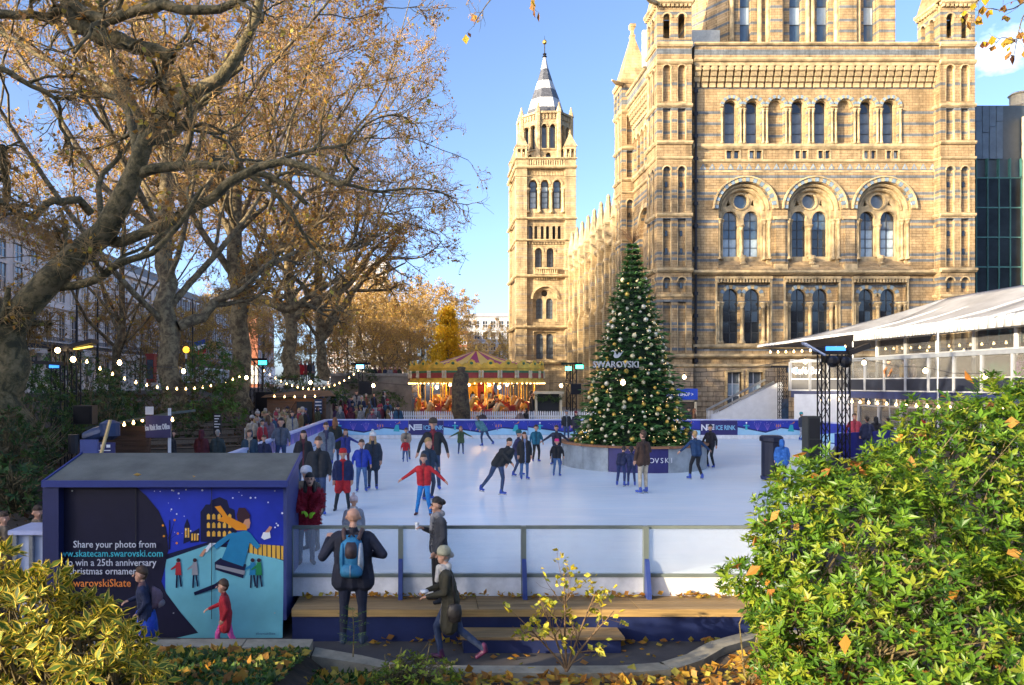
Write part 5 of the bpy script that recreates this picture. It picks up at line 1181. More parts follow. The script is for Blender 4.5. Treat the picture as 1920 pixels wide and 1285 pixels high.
# ------------------------------------------------------------------ shrubs
def blob_points(ells, dens, rng, depth=.22):
    Ps = []; Ns = []
    for (c, r) in ells:
        c = np.array(c); r = np.array(r); n = int(dens * (r[0] * r[1] + r[1] * r[2] + r[0] * r[2])); u = nrm(rng.normal(size=(n, 3))); sh = 1 - depth * rng.random(n)[:, None] ** 1.6 + .10 * np.sin(u[:, :1] * 9 + u[:, 2:] * 7) + .08 * np.sin(u[:, 1:2] * 17 + u[:, 2:] * 13)
        p = c + u * r * sh; keep = np.ones(n, bool)
        for (c2, r2) in ells:
            if c2 is not c.tolist() and not np.allclose(c, c2): keep &= (((p - np.array(c2)) / np.array(r2)) ** 2).sum(1) > .72
        Ps.append(p[keep]); Ns.append(nrm(u / r)[keep])
    return np.concatenate(Ps), np.concatenate(Ns)
def bush(name, label, ells, dens, leaf, pal, seed, cat='shrub', per=7, wr=.36, m=None, rim=None, nparts=0, base=None, cull=True, group=None, upb=.5, stem=True, zmin=None, droop=.0):
    rng = np.random.default_rng(seed); P, N = blob_points(ells, dens, rng)
    if zmin is not None: k = P[:, 2] > zmin; P, N = P[k], N[k]
    base = base or (ells[0][0][0], ells[0][0][1], min(e[0][2] - e[1][2] for e in ells)); off = np.array(base); t = thing(name, label, cat, base, 0, group)
    n = len(P); ax = nrm(N + np.array([0, 0, upb]) + rng.normal(size=(n, 3)) * .35)
    th = rng.random((n, 1)) * 6.283 + np.arange(per)[None, :] * (2 * PI / per) * rng.uniform(.9, 1.1, (n, 1)); alt = nrm(np.cross(ax, rng.normal(size=(n, 3)))); al2 = np.cross(ax, alt)
    tilt = rng.uniform(.35, 1.0, (n, per, 1)); d = nrm((alt[:, None] * np.cos(th)[..., None] + al2[:, None] * np.sin(th)[..., None]) + ax[:, None] * tilt); d[..., 2] -= droop; d = nrm(d)
    nn = nrm(ax[:, None] * 1.0 - d * .2 + rng.normal(size=(n, per, 3)) * .15); L = rng.uniform(.45, 1.25, (n, per)) * leaf * rng.uniform(.7, 1.2, (n, 1)); p = P[:, None] + ax[:, None] * rng.uniform(-.4, .25, (n, per, 1)) * leaf
    p, d, nn, L = p.reshape(-1, 3), d.reshape(-1, 3), nn.reshape(-1, 3), L.reshape(-1); c = np.repeat(pick(pal, n, rng, .12), per, 0) * rng.uniform(.85, 1.15, (n * per, 1)); order = np.argsort(np.linalg.norm(p - np.array([0, 0, CAMZ]), axis=1))
    mm = m or M_LEAFG
    first = order[:nparts * 3:3] if nparts else order[:0]; rest = np.setdiff1d(np.arange(len(p)), first)
    v, f = leaves(p[rest], d[rest], nn[rest], L[rest], L[rest] * wr, .25, bool(rim))
    if rim:
        a = pick(rim, len(rest), rng); h = c[rest]; col = np.stack([a, h, h, a], 1).reshape(-1, 3)
    else: col = np.repeat(c[rest], 2, 0)
    npmesh('foliage', v - off, f, mm, t, tint=col, world=False)['kind'] = 'stuff'
    protos_ = []
    for q in range(min(4, nparts)):
        v, f = leaves(np.zeros((1, 3)), np.array([[0, 1., 0]]), np.array([[0, 0, 1.]]), np.ones(1), np.array([wr]), .3, bool(rim)); cc = np.array(pal[q % len(pal)])
        col = np.stack([np.array(rim[q % len(rim)]), cc, cc, np.array(rim[q % len(rim)])]) if rim else np.stack([cc, cc]); o = npmesh('leaf', v, f, mm, None, tint=col); protos_.append(o.data); bpy.data.objects.remove(o)
    for j, i in enumerate(first):
        o = link('leaf', protos_[j % len(protos_)], t); x = Vector(np.cross(d[i], nn[i])).normalized(); y = Vector(d[i]); z = x.cross(y)
        o.matrix_local = Matrix.Translation(Vector(p[i] - off)) @ Matrix((x, y, z)).transposed().to_4x4() @ Matrix.Scale(float(L[i]), 4)
    if stem:
        k = min(160, n); ii = rng.integers(0, n, k); b0 = np.array([e[0] for e in ells])[rng.integers(0, len(ells), k)] * [1, 1, 0] + np.array([0, 0, base[2]]) ; q = P[ii]; mid = b0 * .45 + q * .55 + rng.normal(size=(k, 3)) * .1; mid[:, 2] += .1
        sp = np.stack([b0, b0 * .75 + mid * .25, mid, mid * .5 + q * .5, q], 1); v, f = tubes(sp, np.linspace(.022, .004, 5)[None].repeat(k, 0) * (leaf / .14), 4); npmesh('stems', v - off, f, M_BARKG, t, world=False)['kind'] = 'stuff'
    return t
def ell(px, py, rx, ry, d, ky=.9): s = d / 1400.; return (list(at(px, py, d)), [rx * s, max(rx, ry) * s * ky, ry * s])
GRN = [(.06, .14, .012), (.095, .19, .014), (.13, .23, .016), (.04, .10, .012), (.18, .26, .02), (.08, .17, .012), (.24, .28, .025)]
big_e = [ell(1640, 1098, 205, 225, 8.3), ell(1850, 955, 200, 215, 8.8), ell(1530, 1010, 90, 150, 8.7), ell(1790, 1230, 300, 190, 7.6), ell(1545, 1225, 120, 120, 7.9), ell(1975, 850, 150, 150, 9.3), ell(1400, 1085, 52, 32, 9.1), ell(1455, 1130, 50, 60, 9.0)]
bush('laurel_shrub', 'huge sunlit green shrub filling the lower corner beside the deck', big_e, 520, .108, GRN, 71, nparts=300, wr=.34, per=7)
big_in = [(c, [x * .72 for x in r]) for c, r in big_e[:6]]
# dead leaves caught in it
rng7 = np.random.default_rng(77); P7, N7 = blob_points(big_e, 9, rng7, .02); kk = P7[:, 1] < 9.2; P7, N7 = P7[kk], N7[kk]; n7 = len(P7)
v, f = leaves(P7 + N7 * .05, nrm(rng7.normal(size=(n7, 3))), N7, rng7.uniform(.1, .22, n7), rng7.uniform(.08, .16, n7), .4); tag(npmesh('dead_leaves', v, f, M_LEAFA, tint=np.repeat(pick([(.55, .25, .04), (.6, .32, .08), (.4, .17, .04)], n7, rng7), 2, 0)), 'orange dead leaves caught on the big green shrub', 'leaves', kind='stuff')
VAR = [(.10, .16, .015), (.16, .22, .02), (.07, .11, .012)]
var_e = [ell(55, 1225, 125, 130, 6.9), ell(175, 1250, 110, 95, 6.7), ell(0, 1150, 70, 95, 7.1), ell(240, 1275, 60, 65, 6.6), ell(92, 1100, 20, 55, 6.9), ell(160, 1150, 45, 40, 6.9), ell(5, 1055, 26, 28, 7.0)]
bush('variegated_shrub', 'yellow edged variegated shrub glowing in the sun before the blue hut', var_e, 330, .14, VAR, 72, nparts=300, per=6, wr=.40, rim=[(.62, .46, .04), (.72, .56, .08), (.52, .38, .03)], m=M_LEAFM)
# rhododendrons on the bank at the left
DG = [(.03, .07, .015), (.045, .105, .022), (.065, .13, .025), (.03, .055, .018), (.09, .14, .025)]; DG2 = [(.05, .12, .02), (.08, .17, .02), (.10, .16, .03)]; BRN = [(.10, .07, .03), (.07, .06, .025), (.12, .09, .03), (.06, .07, .02)]
bank = [('dark evergreen shrub at the foot of the leaning plane', [(60, 790, 90, 90, 23), (20, 850, 60, 70, 18.5)], DG), ('dark shrub behind the tall lighting truss', [(150, 740, 75, 75, 27), (200, 790, 60, 60, 26)], DG), ('brownish shrub under the string lights left of the stout plane', [(245, 745, 70, 65, 33), (215, 780, 50, 50, 31)], DG + BRN), ('low olive shrub right of the stout plane trunk', [(390, 740, 50, 45, 38), (375, 775, 40, 30, 36)], BRN + DG2), ('bright green tree like shrub below the flag', [(395, 690, 48, 50, 44), (425, 705, 35, 35, 44)], DG2),
        ('fresh green shrub low beside the wooden steps', [(425, 775, 40, 25, 36)], DG2), ('dark red leaved shrub at the left frame edge', [(10, 840, 80, 70, 18)], BRN + DG), ('ivy shrub on the roof end of the snack hut', [(630, 740, 26, 18, 46)], DG), ('olive shrub behind the snack hut roof', [(535, 725, 40, 22, 52), (575, 720, 30, 18, 53)], BRN + DG2), ('dark hedge like shrub below the walkway wall', [(715, 755, 45, 22, 62), (680, 710, 28, 22, 66)], DG), ('light green shrub right behind the truss', [(95, 700, 45, 35, 30)], DG2), ('dark shrub beside the barrier at the left frame edge', [(30, 905, 60, 55, 15)], DG), ('low dark shrub on the bank above the steps', [(335, 790, 45, 35, 33)], DG + BRN)]
for i, (lb_, es, pal) in enumerate(bank):
    d = es[0][4]; bush('rhododendron', lb_, [ell(*e) for e in es], 85 if d < 35 else 50, .16 if d < 35 else .22, pal, 100 + i, per=6, m=M_LEAFM, stem=d < 30, group='shrubs on the bank')
# sapling in the near bed
sp = thing('sapling', 'spindly yellow leaved sapling growing before the step', 'sapling', (at(1062, 1262, 9.8)[0], 9.8, .25)); rs = np.random.default_rng(9)
tr_ = np.stack([np.stack([np.linspace(0, .03 * k, 7) + .02 * rs.normal(size=7).cumsum() * .3, .03 * rs.normal(size=7).cumsum() * .3, np.linspace(0, h, 7)], 1) for k, h in ((-1, 1.35), (-4, .95), (4, 1.05), (7, .8), (-8, .7))]); tr_[:, :, 0] += np.array([0, -.25, .3, .42, -.38])[:, None] * np.linspace(0, 1, 7)[None] ** 1.2
R_ = np.linspace(.018, .006, 7)[None].repeat(5, 0); P2, R2 = grow(tr_, R_, 9, .45, .12, .9, .25, .2, 5, rs, .003); P3, R3 = grow(P2, R2, 3, .5, .3, .7, .15, .2, 4, rs, .002, lmin=.08)
va, fa = tubes(tr_, R_, 6); vb, fb_ = tubes(P2, R2, 4); vc, fc = tubes(P3, R3, 3); npmesh('stems', np.concatenate([va, vb, vc]), np.concatenate([fa, fb_ + len(va), fc + len(va) + len(vb)]), mat('sapling_bark', (.16, .10, .05), .8), sp, world=False)
E = np.concatenate([P3[:, -1], P3[:, 2], P2[:, -1], P2[:, 3]]); ns = 300; ii = rs.integers(0, len(E), ns)
pl = [];
for q in range(4):
    v, f = leaves(np.zeros((1, 3)), np.array([[0, 1., 0]]), np.array([[0, 0, 1.]]), np.ones(1), np.array([.62]), .3); o = npmesh('leaf', v, f, M_LEAFM, None, tint=np.repeat(np.array([[(.55, .45, .03), (.42, .40, .03), (.62, .50, .05), (.25, .28, .03)][q]]), 2, 0)); pl.append(o.data); bpy.data.objects.remove(o)
for j, i in enumerate(ii):
    o = link('leaf', pl[j % 4], sp); o.location = E[i] + rs.normal(size=3) * .02; o.rotation_euler = rs.uniform(-1.2, 1.2, 3) + np.array([0, 0, rs.uniform(0, 6)]); o.scale = (rs.uniform(.07, .115),) * 3
# feathery seedling beside the backpack man
sg = thing('seedling', 'feathery green seedling just before the backpack man', 'seedling', (at(662, 1215, 9.9)[0], 9.9, .4)); b = MB(); b.tube([(0, 0, 0), (.01, 0, .35), (-.01, 0, .66)], [.01, .007, .003], 5); b.build('stem', M_BARKG, sg, world=False)
P_ = []; D_ = []
for k in range(16):
    z = .12 + k * .034; a = k * 2.4
    for q in range(9): P_.append((math.cos(a) * .022 * q, math.sin(a) * .022 * q * .5, z + .006 * q)); D_.append((math.cos(a + (1 if q % 2 else -1) * .9), math.sin(a + (1 if q % 2 else -1) * .9), .2))
P_ = np.array(P_); D_ = nrm(np.array(D_)); v, f = leaves(P_, D_, np.tile([0, 0, 1.], (len(P_), 1)), np.full(len(P_), .065), np.full(len(P_), .016)); npmesh('foliage', v, f, M_LEAFM, sg, tint=np.repeat(pick(DG2, len(P_), rs), 2, 0), world=False)['kind'] = 'stuff'
# ground cover and leaf litter
def scatter(name, label, cat, area, n, size, pal, seed, zoff=.01, flat=.6, m=None, wr=.8):
    rr = np.random.default_rng(seed); x0, x1, y0, y1 = area; x = rr.uniform(x0, x1, n); y = rr.uniform(y0, y1, n); z = np.array([gz(a, b) for a, b in zip(x, y)]) if not callable(zoff) else np.array([zoff(a, b) for a, b in zip(x, y)])
    P = np.stack([x, y, z + (.02 if callable(zoff) else zoff) + rr.random(n) * .03], 1); d = rr.normal(size=(n, 3)); d[:, 2] = np.abs(d[:, 2]) * (1 - flat); nn = nrm(rr.normal(size=(n, 3)) * .5 + [0, 0, 1]); L = rr.uniform(.6, 1.3, n) * size
    v, f = leaves(P, nrm(d), nn, L, L * wr, .3); return tag(npmesh(name, v, f, m or M_LEAFA, tint=np.repeat(pick(pal, n, rr, .25), 2, 0)), label, cat, kind='stuff')
scatter('ground_cover', 'low green ground cover in the near bed', 'ground cover', (-5.5, .4, 7.2, 10.2), 16000, .085, DG2 + DG + [(.14, .2, .03)], 31, .05, .15, M_LEAFM, .6)
scatter('leaf_litter', 'orange and brown leaf litter on the near beds', 'leaves', (-5, 5.5, 7.0, 10.3), 3200, .13, AUT + [(.55, .27, .05), (.6, .35, .1)], 32, .06)
scatter('leaf_litter', 'fallen leaves drifted on the tarmac path', 'leaves', (-1, 4.6, 10.0, 11.5), 70, .11, AUT, 33, lambda x, y: .01, .95)
scatter('leaf_litter', 'fallen leaves along the foot of the deck front', 'leaves', (-.8, 5, 11.45, 11.63), 90, .12, AUT, 34, lambda x, y: .01, .6)
scatter('leaf_litter', 'fallen leaves blown against the white kickboard', 'leaves', (-2, 5.6, 12.16, 12.33), 230, .1, AUT, 35, lambda x, y: .52, .6)
scatter('leaf_litter', 'brown leaf litter over the wooded bank', 'leaves', (-24, -7.5, 12, 60), 9000, .16, [(.10, .06, .03), (.14, .08, .03), (.08, .07, .03), (.05, .07, .02)], 36, .03)
bush('ground_shrub', 'low lime green shrub spilling over the kerb under the walking woman', [ell(790, 1262, 70, 26, 9.3), ell(730, 1278, 50, 22, 9.2)], 420, .07, [(.22, .30, .02), (.30, .34, .03), (.14, .22, .02)], 41, per=6, m=M_LEAFM, wr=.45)
bush('ground_shrub', 'straggly reddish shrub at the foot of the big green shrub', [ell(1450, 1255, 70, 40, 8.9)], 160, .07, [(.25, .10, .03), (.3, .16, .04), (.18, .16, .03)], 42, per=5, m=M_LEAFM)
# overhanging sprays at the upper right and the top
def spray(label, d, lines, seed, nl):
    rr = np.random.default_rng(seed); t = thing('hanging_twigs', label, 'twigs', at(*lines[0][0], d)); off = np.array(at(*lines[0][0], d)); P = []; 
    for l_ in lines: p, _ = resample([at(x, y, d + .15 * math.sin(i * 2 + seed)) for i, (x, y) in enumerate(l_)], [1] * len(l_), 10); P.append(p)
    P = np.array(P); R = np.linspace(.009, .003, 10)[None].repeat(len(P), 0); P2, R2 = grow(P, R, 6, .22, .1, .9, -.15, .25, 5, rr, .0022); va, fa = tubes(P, R, 5); vb, fb_ = tubes(P2, R2, 4); npmesh('stems', np.concatenate([va, vb]) - off, np.concatenate([fa, fb_ + len(va)]), M_BARKG, t, world=False)
    E = np.concatenate([P2[:, -1], P2[:, 3], P[:, 6], P[:, -1]]); ii = rr.integers(0, len(E), nl); cols = [(.55, .42, .03), (.42, .20, .05), (.30, .12, .06), (.5, .3, .04)]
    for j, i in enumerate(ii):
        v, f = leaves(np.zeros((1, 3)), np.array([[0, 0, -1.]]), np.array([[0, 1., 0]]), np.ones(1), np.array([.85]), .3)
        k = f'hang_leaf{j % 4}'
        if k not in protos: o = npmesh('leaf', v, f, M_LEAFA, None, tint=np.repeat(np.array([cols[j % 4]]), 2, 0)); protos[k] = o.data; bpy.data.objects.remove(o)
        o = link('leaf', protos[k], t); o.location = E[i] - off; o.rotation_euler = (rr.uniform(-.6, .6), rr.uniform(-.6, .6), rr.uniform(0, 6)); o.scale = (rr.uniform(.05, .11),) * 3
spray('leafy plane twigs hanging into the upper corner beside the turret', 7.5, [[(1990, -60), (1940, -10), (1890, 20), (1850, 15), (1835, 30)], [(1990, 30), (1940, 50), (1905, 75), (1880, 70), (1865, 85)], [(1980, -40), (1925, 20), (1910, 60), (1900, 110)], [(1960, -80), (1890, -20), (1850, -10), (1828, 5)]], 51, 60)
spray('small dark twig tip hanging at the top centre of the sky', 8.5, [[(940, -60), (925, -10), (910, 12), (895, 35), (888, 50)], [(1000, -60), (1000, -10), (1001, 18)]], 52, 10)
# ================================================================== christmas tree in its planter
XT = (8.0, 29.0); 
plt_ = thing('tree_planter', 'round panelled grey and navy planter with a timber rim under the christmas tree', 'planter', (XT[0], XT[1], ICE))
M_GALV = mat('grey_panel', (.36, .40, .42), .45, .22, 2.0, metal=.2); M_RIM = plank_mat('rim_timber', (.32, .15, .07))
npn = 16
for k in range(npn):
    a0 = 2 * PI * k / npn + .2; a1 = 2 * PI * (k + .985) / npn + .2; b = MB(); vs = []
    for (r, z) in ((2.7, ICE), (2.7, ICE + .86)):
        for i in range(5): a = a0 + (a1 - a0) * i / 4; vs.append((XT[0] + r * math.cos(a), XT[1] + r * math.sin(a), z))
    for (r, z) in ((2.62, ICE), (2.62, ICE + .86)):
        for i in range(5): a = a0 + (a1 - a0) * i / 4; vs.append((XT[0] + r * math.cos(a), XT[1] + r * math.sin(a), z))
    b.add(vs, [(i, i + 1, i + 6, i + 5) for i in range(4)] + [(i + 10, i + 15, i + 16, i + 11) for i in range(4)] + [(0, 5, 15, 10), (4, 14, 19, 9)])
    mid = (a0 + a1) / 2; dev = math.degrees((mid + PI / 2 + PI) % (2 * PI) - PI)
    b.build('panel', M_NAVYP if -24 < dev < 20 or -88 < dev < -72 else M_GALV, plt_)
    r = MB(); vs = []
    for i in range(5):
        a = a0 + (a1 - a0) * i / 4
        for (q, z) in ((2.5, .86), (2.78, .86), (2.78, .93), (2.5, .93)): vs.append((XT[0] + q * math.cos(a), XT[1] + q * math.sin(a), ICE + z))
    r.add(vs, [(i * 4 + j, i * 4 + (j + 1) % 4, i * 4 + 4 + (j + 1) % 4, i * 4 + 4 + j) for i in range(4) for j in range(4)] + [(0, 1, 2, 3), (16, 19, 18, 17)]); r.build('rim', M_RIM, plt_)
MB().lathe((*XT, 0), [(2.55, ICE + .3), (2.55, ICE + .84)], 24).build('bed', M_SOIL, plt_)
ls = MB().build if False else None
txt = 'SWAROVSKI'
for i, chx in enumerate(txt):
    a = -PI / 2 - .03 + (i - 4) * .068; text(chx, .26, (XT[0] + 2.715 * math.cos(a), XT[1] + 2.715 * math.sin(a), ICE + .36), M_WHITELET, plt_, rot=(PI / 2, 0, a + PI / 2))
xt = thing('christmas_tree', 'tall decorated christmas tree with gold and silver baubles on the ice', 'christmas tree', (XT[0], XT[1], ICE + .8))
rx = np.random.default_rng(15); H = 7.75; Z0 = ICE + .85
def cone_r(t): return 2.02 * (1 - t) ** .95 + .05
P_ = []; D_ = []; ST = []
lev = 34
for k in range(lev):
    t = (k + .3) / lev; t = t ** 1.05; nb_ = int(30 * (1 - t) + 7); ph = rx.random() * 6
    for j in range(nb_):
        a = ph + 2 * PI * j / nb_ + rx.normal() * .08; R = cone_r(t) * rx.uniform(.78, 1.16); z = Z0 + t * H; dr = -.22 + .55 * t
        base = np.array([XT[0], XT[1], z + .05]); dv = np.array([math.cos(a), math.sin(a), dr * .8]); ST.append(np.stack([base + dv * R * q + np.array([0, 0, .12 * q * q * R * .4]) for q in (0, .35, .7, 1.0)]))
        ns_ = int(10 + 16 * R)
        for q in range(ns_):
            u = .25 + .78 * (q / ns_) ** .75; p = base + dv * R * u + np.array([0, 0, .12 * u * u * R * .4]); sgn = 1 if q % 2 else -1; aa = a + sgn * rx.uniform(.3, 1.0); P_.append(p + rx.normal(size=3) * .03); D_.append((math.cos(aa), math.sin(aa), dr * .5 + rx.uniform(-.35, .35)))
P_ = np.array(P_); D_ = nrm(np.array(D_)); n = len(P_)
v, f = leaves(P_, D_, nrm(rx.normal(size=(n, 3)) * .5 + [0, 0, 1]), rx.uniform(.2, .42, n) * (.55 + .45 * (1 - (P_[:, 2] - Z0) / H)), rx.uniform(.055, .10, n), .4)
M_NEED = tint_mat('fir_needles', .55, .1); o = npmesh('foliage', v - np.array(xt.location), f, M_NEED, xt, tint=np.repeat(pick([(.055, .165, .04), (.08, .20, .05), (.12, .25, .065), (.04, .12, .033)], n, rx), 2, 0), world=False); o['kind'] = 'stuff'
ST = np.array(ST); v, f = tubes(ST, np.linspace(.03, .008, 4)[None].repeat(len(ST), 0), 4); npmesh('branches', v - np.array(xt.location), f, M_BARKG, xt, world=False)['kind'] = 'stuff'
MB().tube([(*XT, Z0 - .1), (*XT, Z0 + 3), (*XT, Z0 + H + .1)], [.16, .1, .03], 8).build('trunk', M_BARK, xt)
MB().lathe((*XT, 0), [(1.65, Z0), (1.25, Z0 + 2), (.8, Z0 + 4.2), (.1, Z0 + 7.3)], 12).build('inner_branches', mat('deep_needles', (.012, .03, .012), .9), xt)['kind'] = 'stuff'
M_GOLD = mat('gold_bauble', (.82, .52, .10), .28, 0, metal=.45); M_SILV = mat('silver_bauble', (.80, .72, .52), .3, 0, metal=.6); M_PEARL = mat('pearl_bauble', (.80, .70, .42), .35, 0, metal=.15)
bm_ = []
for m in (M_SILV, M_PEARL, M_GOLD):
    b = MB(); b.smooth = True; b.lathe((0, 0, 0), [(.02, 1.12), (.2, 1.1), (.2, .98), (.25, .97)] + [(math.sin(PI * i / 8), math.cos(PI * i / 8)) for i in range(1, 8)] + [(.02, -1)], 12); bm_.append(b.build('bauble', m, xt, world=False, smooth=True)); 
for o in bm_: me_ = o.data; bpy.data.objects.remove(o)
bmes = [bpy.data.meshes[x] for x in ('bauble', 'bauble.001', 'bauble.002')]
k = 0
for i in range(385):
    t = 1 - (1 - (i + .5) / 385 * .985) ** .6; a = i * 2.39996 + rx.normal() * .1; 
    if k >= 300: break
    if math.sin(a) > .38 and i % 2: continue
    R = cone_r(t) * rx.uniform(.97, 1.06); s_ = rx.choice([.05, .06, .07, .09]) * (1.0 + .1 * (1 - t)); kind = 2 if (t < .45 and rx.random() < .42 and s_ > .06) or rx.random() < .1 else (0 if rx.random() < .5 else 1)
    o = link('bauble', bmes[kind], xt); o.location = Vector((XT[0] + R * math.cos(a), XT[1] + R * math.sin(a), Z0 + t * H - .05)) - xt.location; o.scale = (s_,) * 3; k += 1
lt = MB()
for i in range(420):
    t = 1 - math.sqrt(1 - rx.random()); a = rx.random() * 6.283; R = cone_r(t) * 1.0; lt.lathe((XT[0] + R * math.cos(a), XT[1] + R * math.sin(a), Z0 + t * H), [(.002, -.014), (.013, 0), (.002, .014)], 4)
lt.build('fairy_lights', mat('fairy_light', (1, .85, .6), .4, 0, emit=.9, ecol=(1, .72, .35)), xt)['kind'] = 'stuff'
stt = MB()
for k in range(26):
    a = k * 2.4; e = rx.uniform(-.3, .6); stt.tube([(XT[0], XT[1], Z0 + H), (XT[0] + math.cos(a) * .3, XT[1] + math.sin(a) * .3, Z0 + H + .3 + e * .3), (XT[0] + math.cos(a) * rx.uniform(.5, .85), XT[1] + math.sin(a) * .6, Z0 + H + .35 + e * .7)], [.012, .01, .004], 4)
stt.build('twig_star', mat('copper_twigs', (.32, .17, .07), .5, metal=.4), xt)
sgn = MB(); ys_ = XT[1] - 1.75
text('SWAROVSKI', .33, (6.9, ys_ - .02, 4.62), mat('silver_lettering', (.55, .56, .56), .35, .05, metal=.3), xt, ext=.03, bold=.004, sx=.92)
sw = [(0, 0), (.1, .02), (.2, .1), (.34, .34), (.18, .2), (.16, .27), (.1, .2), (.05, .14), (.0, .22), (-.04, .32), (-.12, .36), (-.2, .33), (-.23, .28), (-.15, .31), (-.08, .29), (-.06, .22), (-.12, .1), (-.06, .02)]
sgn.prism([(6.9 + x * .8, 4.96 + z * .8) for x, z in sw], ys_ - .05, ys_); sgn.build('swan_emblem', _M['silver_lettering'], xt)
fr_ = MB(); fr_.bar((6.1, ys_ + .03, 4.6), (7.9, ys_ + .03, 4.6), .03); fr_.bar((7, ys_ + .03, 4.6), (7, ys_ + 1.2, 4.7), .03); fr_.build('sign_frame', M_DARKMETAL, xt)
# ================================================================== carousel
CX, CY, CR = 3.65, 55.0, 4.9
crs = thing('carousel', 'ornate golden galloper carousel with a striped tent top', 'carousel', (CX, CY, .93))
M_GLD = mat('fairground_gold', (.85, .50, .06), .4, .25, 2.0, metal=.15); M_CRIM = mat('fairground_crimson', (.35, .04, .03), .45, .2); M_TY = mat('tent_yellow', (.85, .50, .07), .6, .05); M_TR = mat('tent_magenta', (.40, .02, .09), .6, .05); M_GRNP = mat('fairground_green', (.05, .16, .06), .5, .2); M_CRM = mat('fairground_cream', (.7, .58, .38), .5, .1)
ns_ = 24
for k in range(ns_):
    a0, a1 = 2 * PI * k / ns_, 2 * PI * (k + 1) / ns_
    vs = [(CX + r * math.cos(a), CY + r * math.sin(a), z) for a in (a0, a1) for (r, z) in ((CR - .1, 5.15), (2.4, 5.72), (.12, 6.45))]
    MB().add(vs, [(0, 3, 4, 1), (1, 4, 5, 2)]).build('tent_stripe', M_TR if k % 2 else M_TY, crs)
MB().lathe((CX, CY, 0), [(.1, 6.4), (.2, 6.5), (.08, 6.6), (.03, 6.9)], 8).build('finial', M_GLD, crs)
for k in range(ns_):
    a0 = 2 * PI * k / ns_; am = a0 + PI / ns_; hw = CR * math.sin(PI / ns_); ap = CR * math.cos(PI / ns_)
    xf = lambda p, a=am, ap=ap: (CX + math.cos(a) * (ap - p[1]) - math.sin(a) * p[0], CY + math.sin(a) * (ap - p[1]) + math.cos(a) * p[0], p[2])
    b = MB(xf); b.box(-hw, hw, 0, .08, 4.22, 5.2, 0); b.box(-hw * .72, hw * .72, -.05, .02, 4.42, 4.92, 1); b.box(-hw * .72, hw * .72, -.07, -.02, 4.78, 4.92, 2)
    b.box(-hw, hw, -.1, .04, 4.1, 4.26, 0); b.box(-hw, hw, -.1, .04, 5.08, 5.2, 0)
    crest = [(-hw, 5.2), (hw, 5.2), (hw, 5.32), (hw * .7, 5.46), (hw * .45, 5.42), (hw * .3, 5.6), (0, 5.68), (-hw * .3, 5.6), (-hw * .45, 5.42), (-hw * .7, 5.46), (-hw, 5.32)]
    b.prism(crest, -.04, .04, 0); b.lathe((0, -.06, 5.42), [(.01, -.1), (.1, -.06), (.12, 0), (.1, .06), (.01, .1)], 8, 2, sy=.4)
    for s_ in (-1, 1): b.lathe((s_ * hw * .86, -.06, 4.67), [(.02, -.28), (.09, -.2), (.06, 0), (.09, .2), (.02, .28)], 6, 4)
    b.build('rounding_board', [M_GLD, M_CRIM, M_GRNP, M_CRM, M_CRM], crs)
bl_ = MB()
for k in range(72):
    a = 2 * PI * k / 72; bl_.lathe((CX + (CR + .08) * math.cos(a), CY + (CR + .08) * math.sin(a), 4.05), [(.003, -.045), (.045, 0), (.003, .045)], 5)
bl_.build('light_bulb', M_BULB, crs)
MB().lathe((CX, CY, 0), [(CR + .1, .93), (CR + .1, 1.35), (CR - .1, 1.36)], 32).build('platform', plank_mat('carousel_boards', (.25, .12, .05)), crs)
for k in range(12):
    a0, a1 = 2 * PI * k / 12, 2 * PI * (k + 1) / 12; b = MB(); q = [(CX + 1.3 * math.cos(a), CY + 1.3 * math.sin(a)) for a in (a0, a1)]
    b.add([(*q[0], 1.36), (*q[1], 1.36), (*q[1], 4.2), (*q[0], 4.2)], [(0, 1, 2, 3)], k % 2 + 0)
    am = (a0 + a1) / 2; c = (CX + 1.3 * math.cos(am), CY + 1.3 * math.sin(am)); b.lathe((c[0], c[1], 2.9), [(.01, -.6), (.3, -.4), (.34, 0), (.3, .4), (.01, .6)], 8, 2, sx=.6, sy=.6); b.build('centre_panel', [M_GLD, M_CRIM, mat('mirror_glass', (.5, .5, .5), .08, 0, metal=1)], crs)
MB().lathe((CX, CY, 0), [(1.25, 1.36), (1.25, 4.2)], 12).build('centre_drum', M_CRIM, crs)
ce = MB(); 
for k in range(ns_): a = 2 * PI * k / ns_; ce.bar((CX + .5 * math.cos(a), CY + .5 * math.sin(a), 4.6), (CX + (CR - .15) * math.cos(a), CY + (CR - .15) * math.sin(a), 4.3), .06, .14)
ce.build('sweeps', M_GLD, crs)['kind'] = 'stuff'
MB().lathe((CX, CY, 0), [(CR - .2, 4.24), (CR - .2, 4.3)], 24).build('ceiling', mat('ceiling_red', (.30, .10, .04), .6, .2), crs)
for k in range(4):
    a = -PI / 2 + (k - 1.5) * .45; c = (CX + 3.2 * math.cos(a), CY + 3.2 * math.sin(a), 3.95); MB().ball(c, .1, 6).build('light_bulb', M_BULBW, crs)
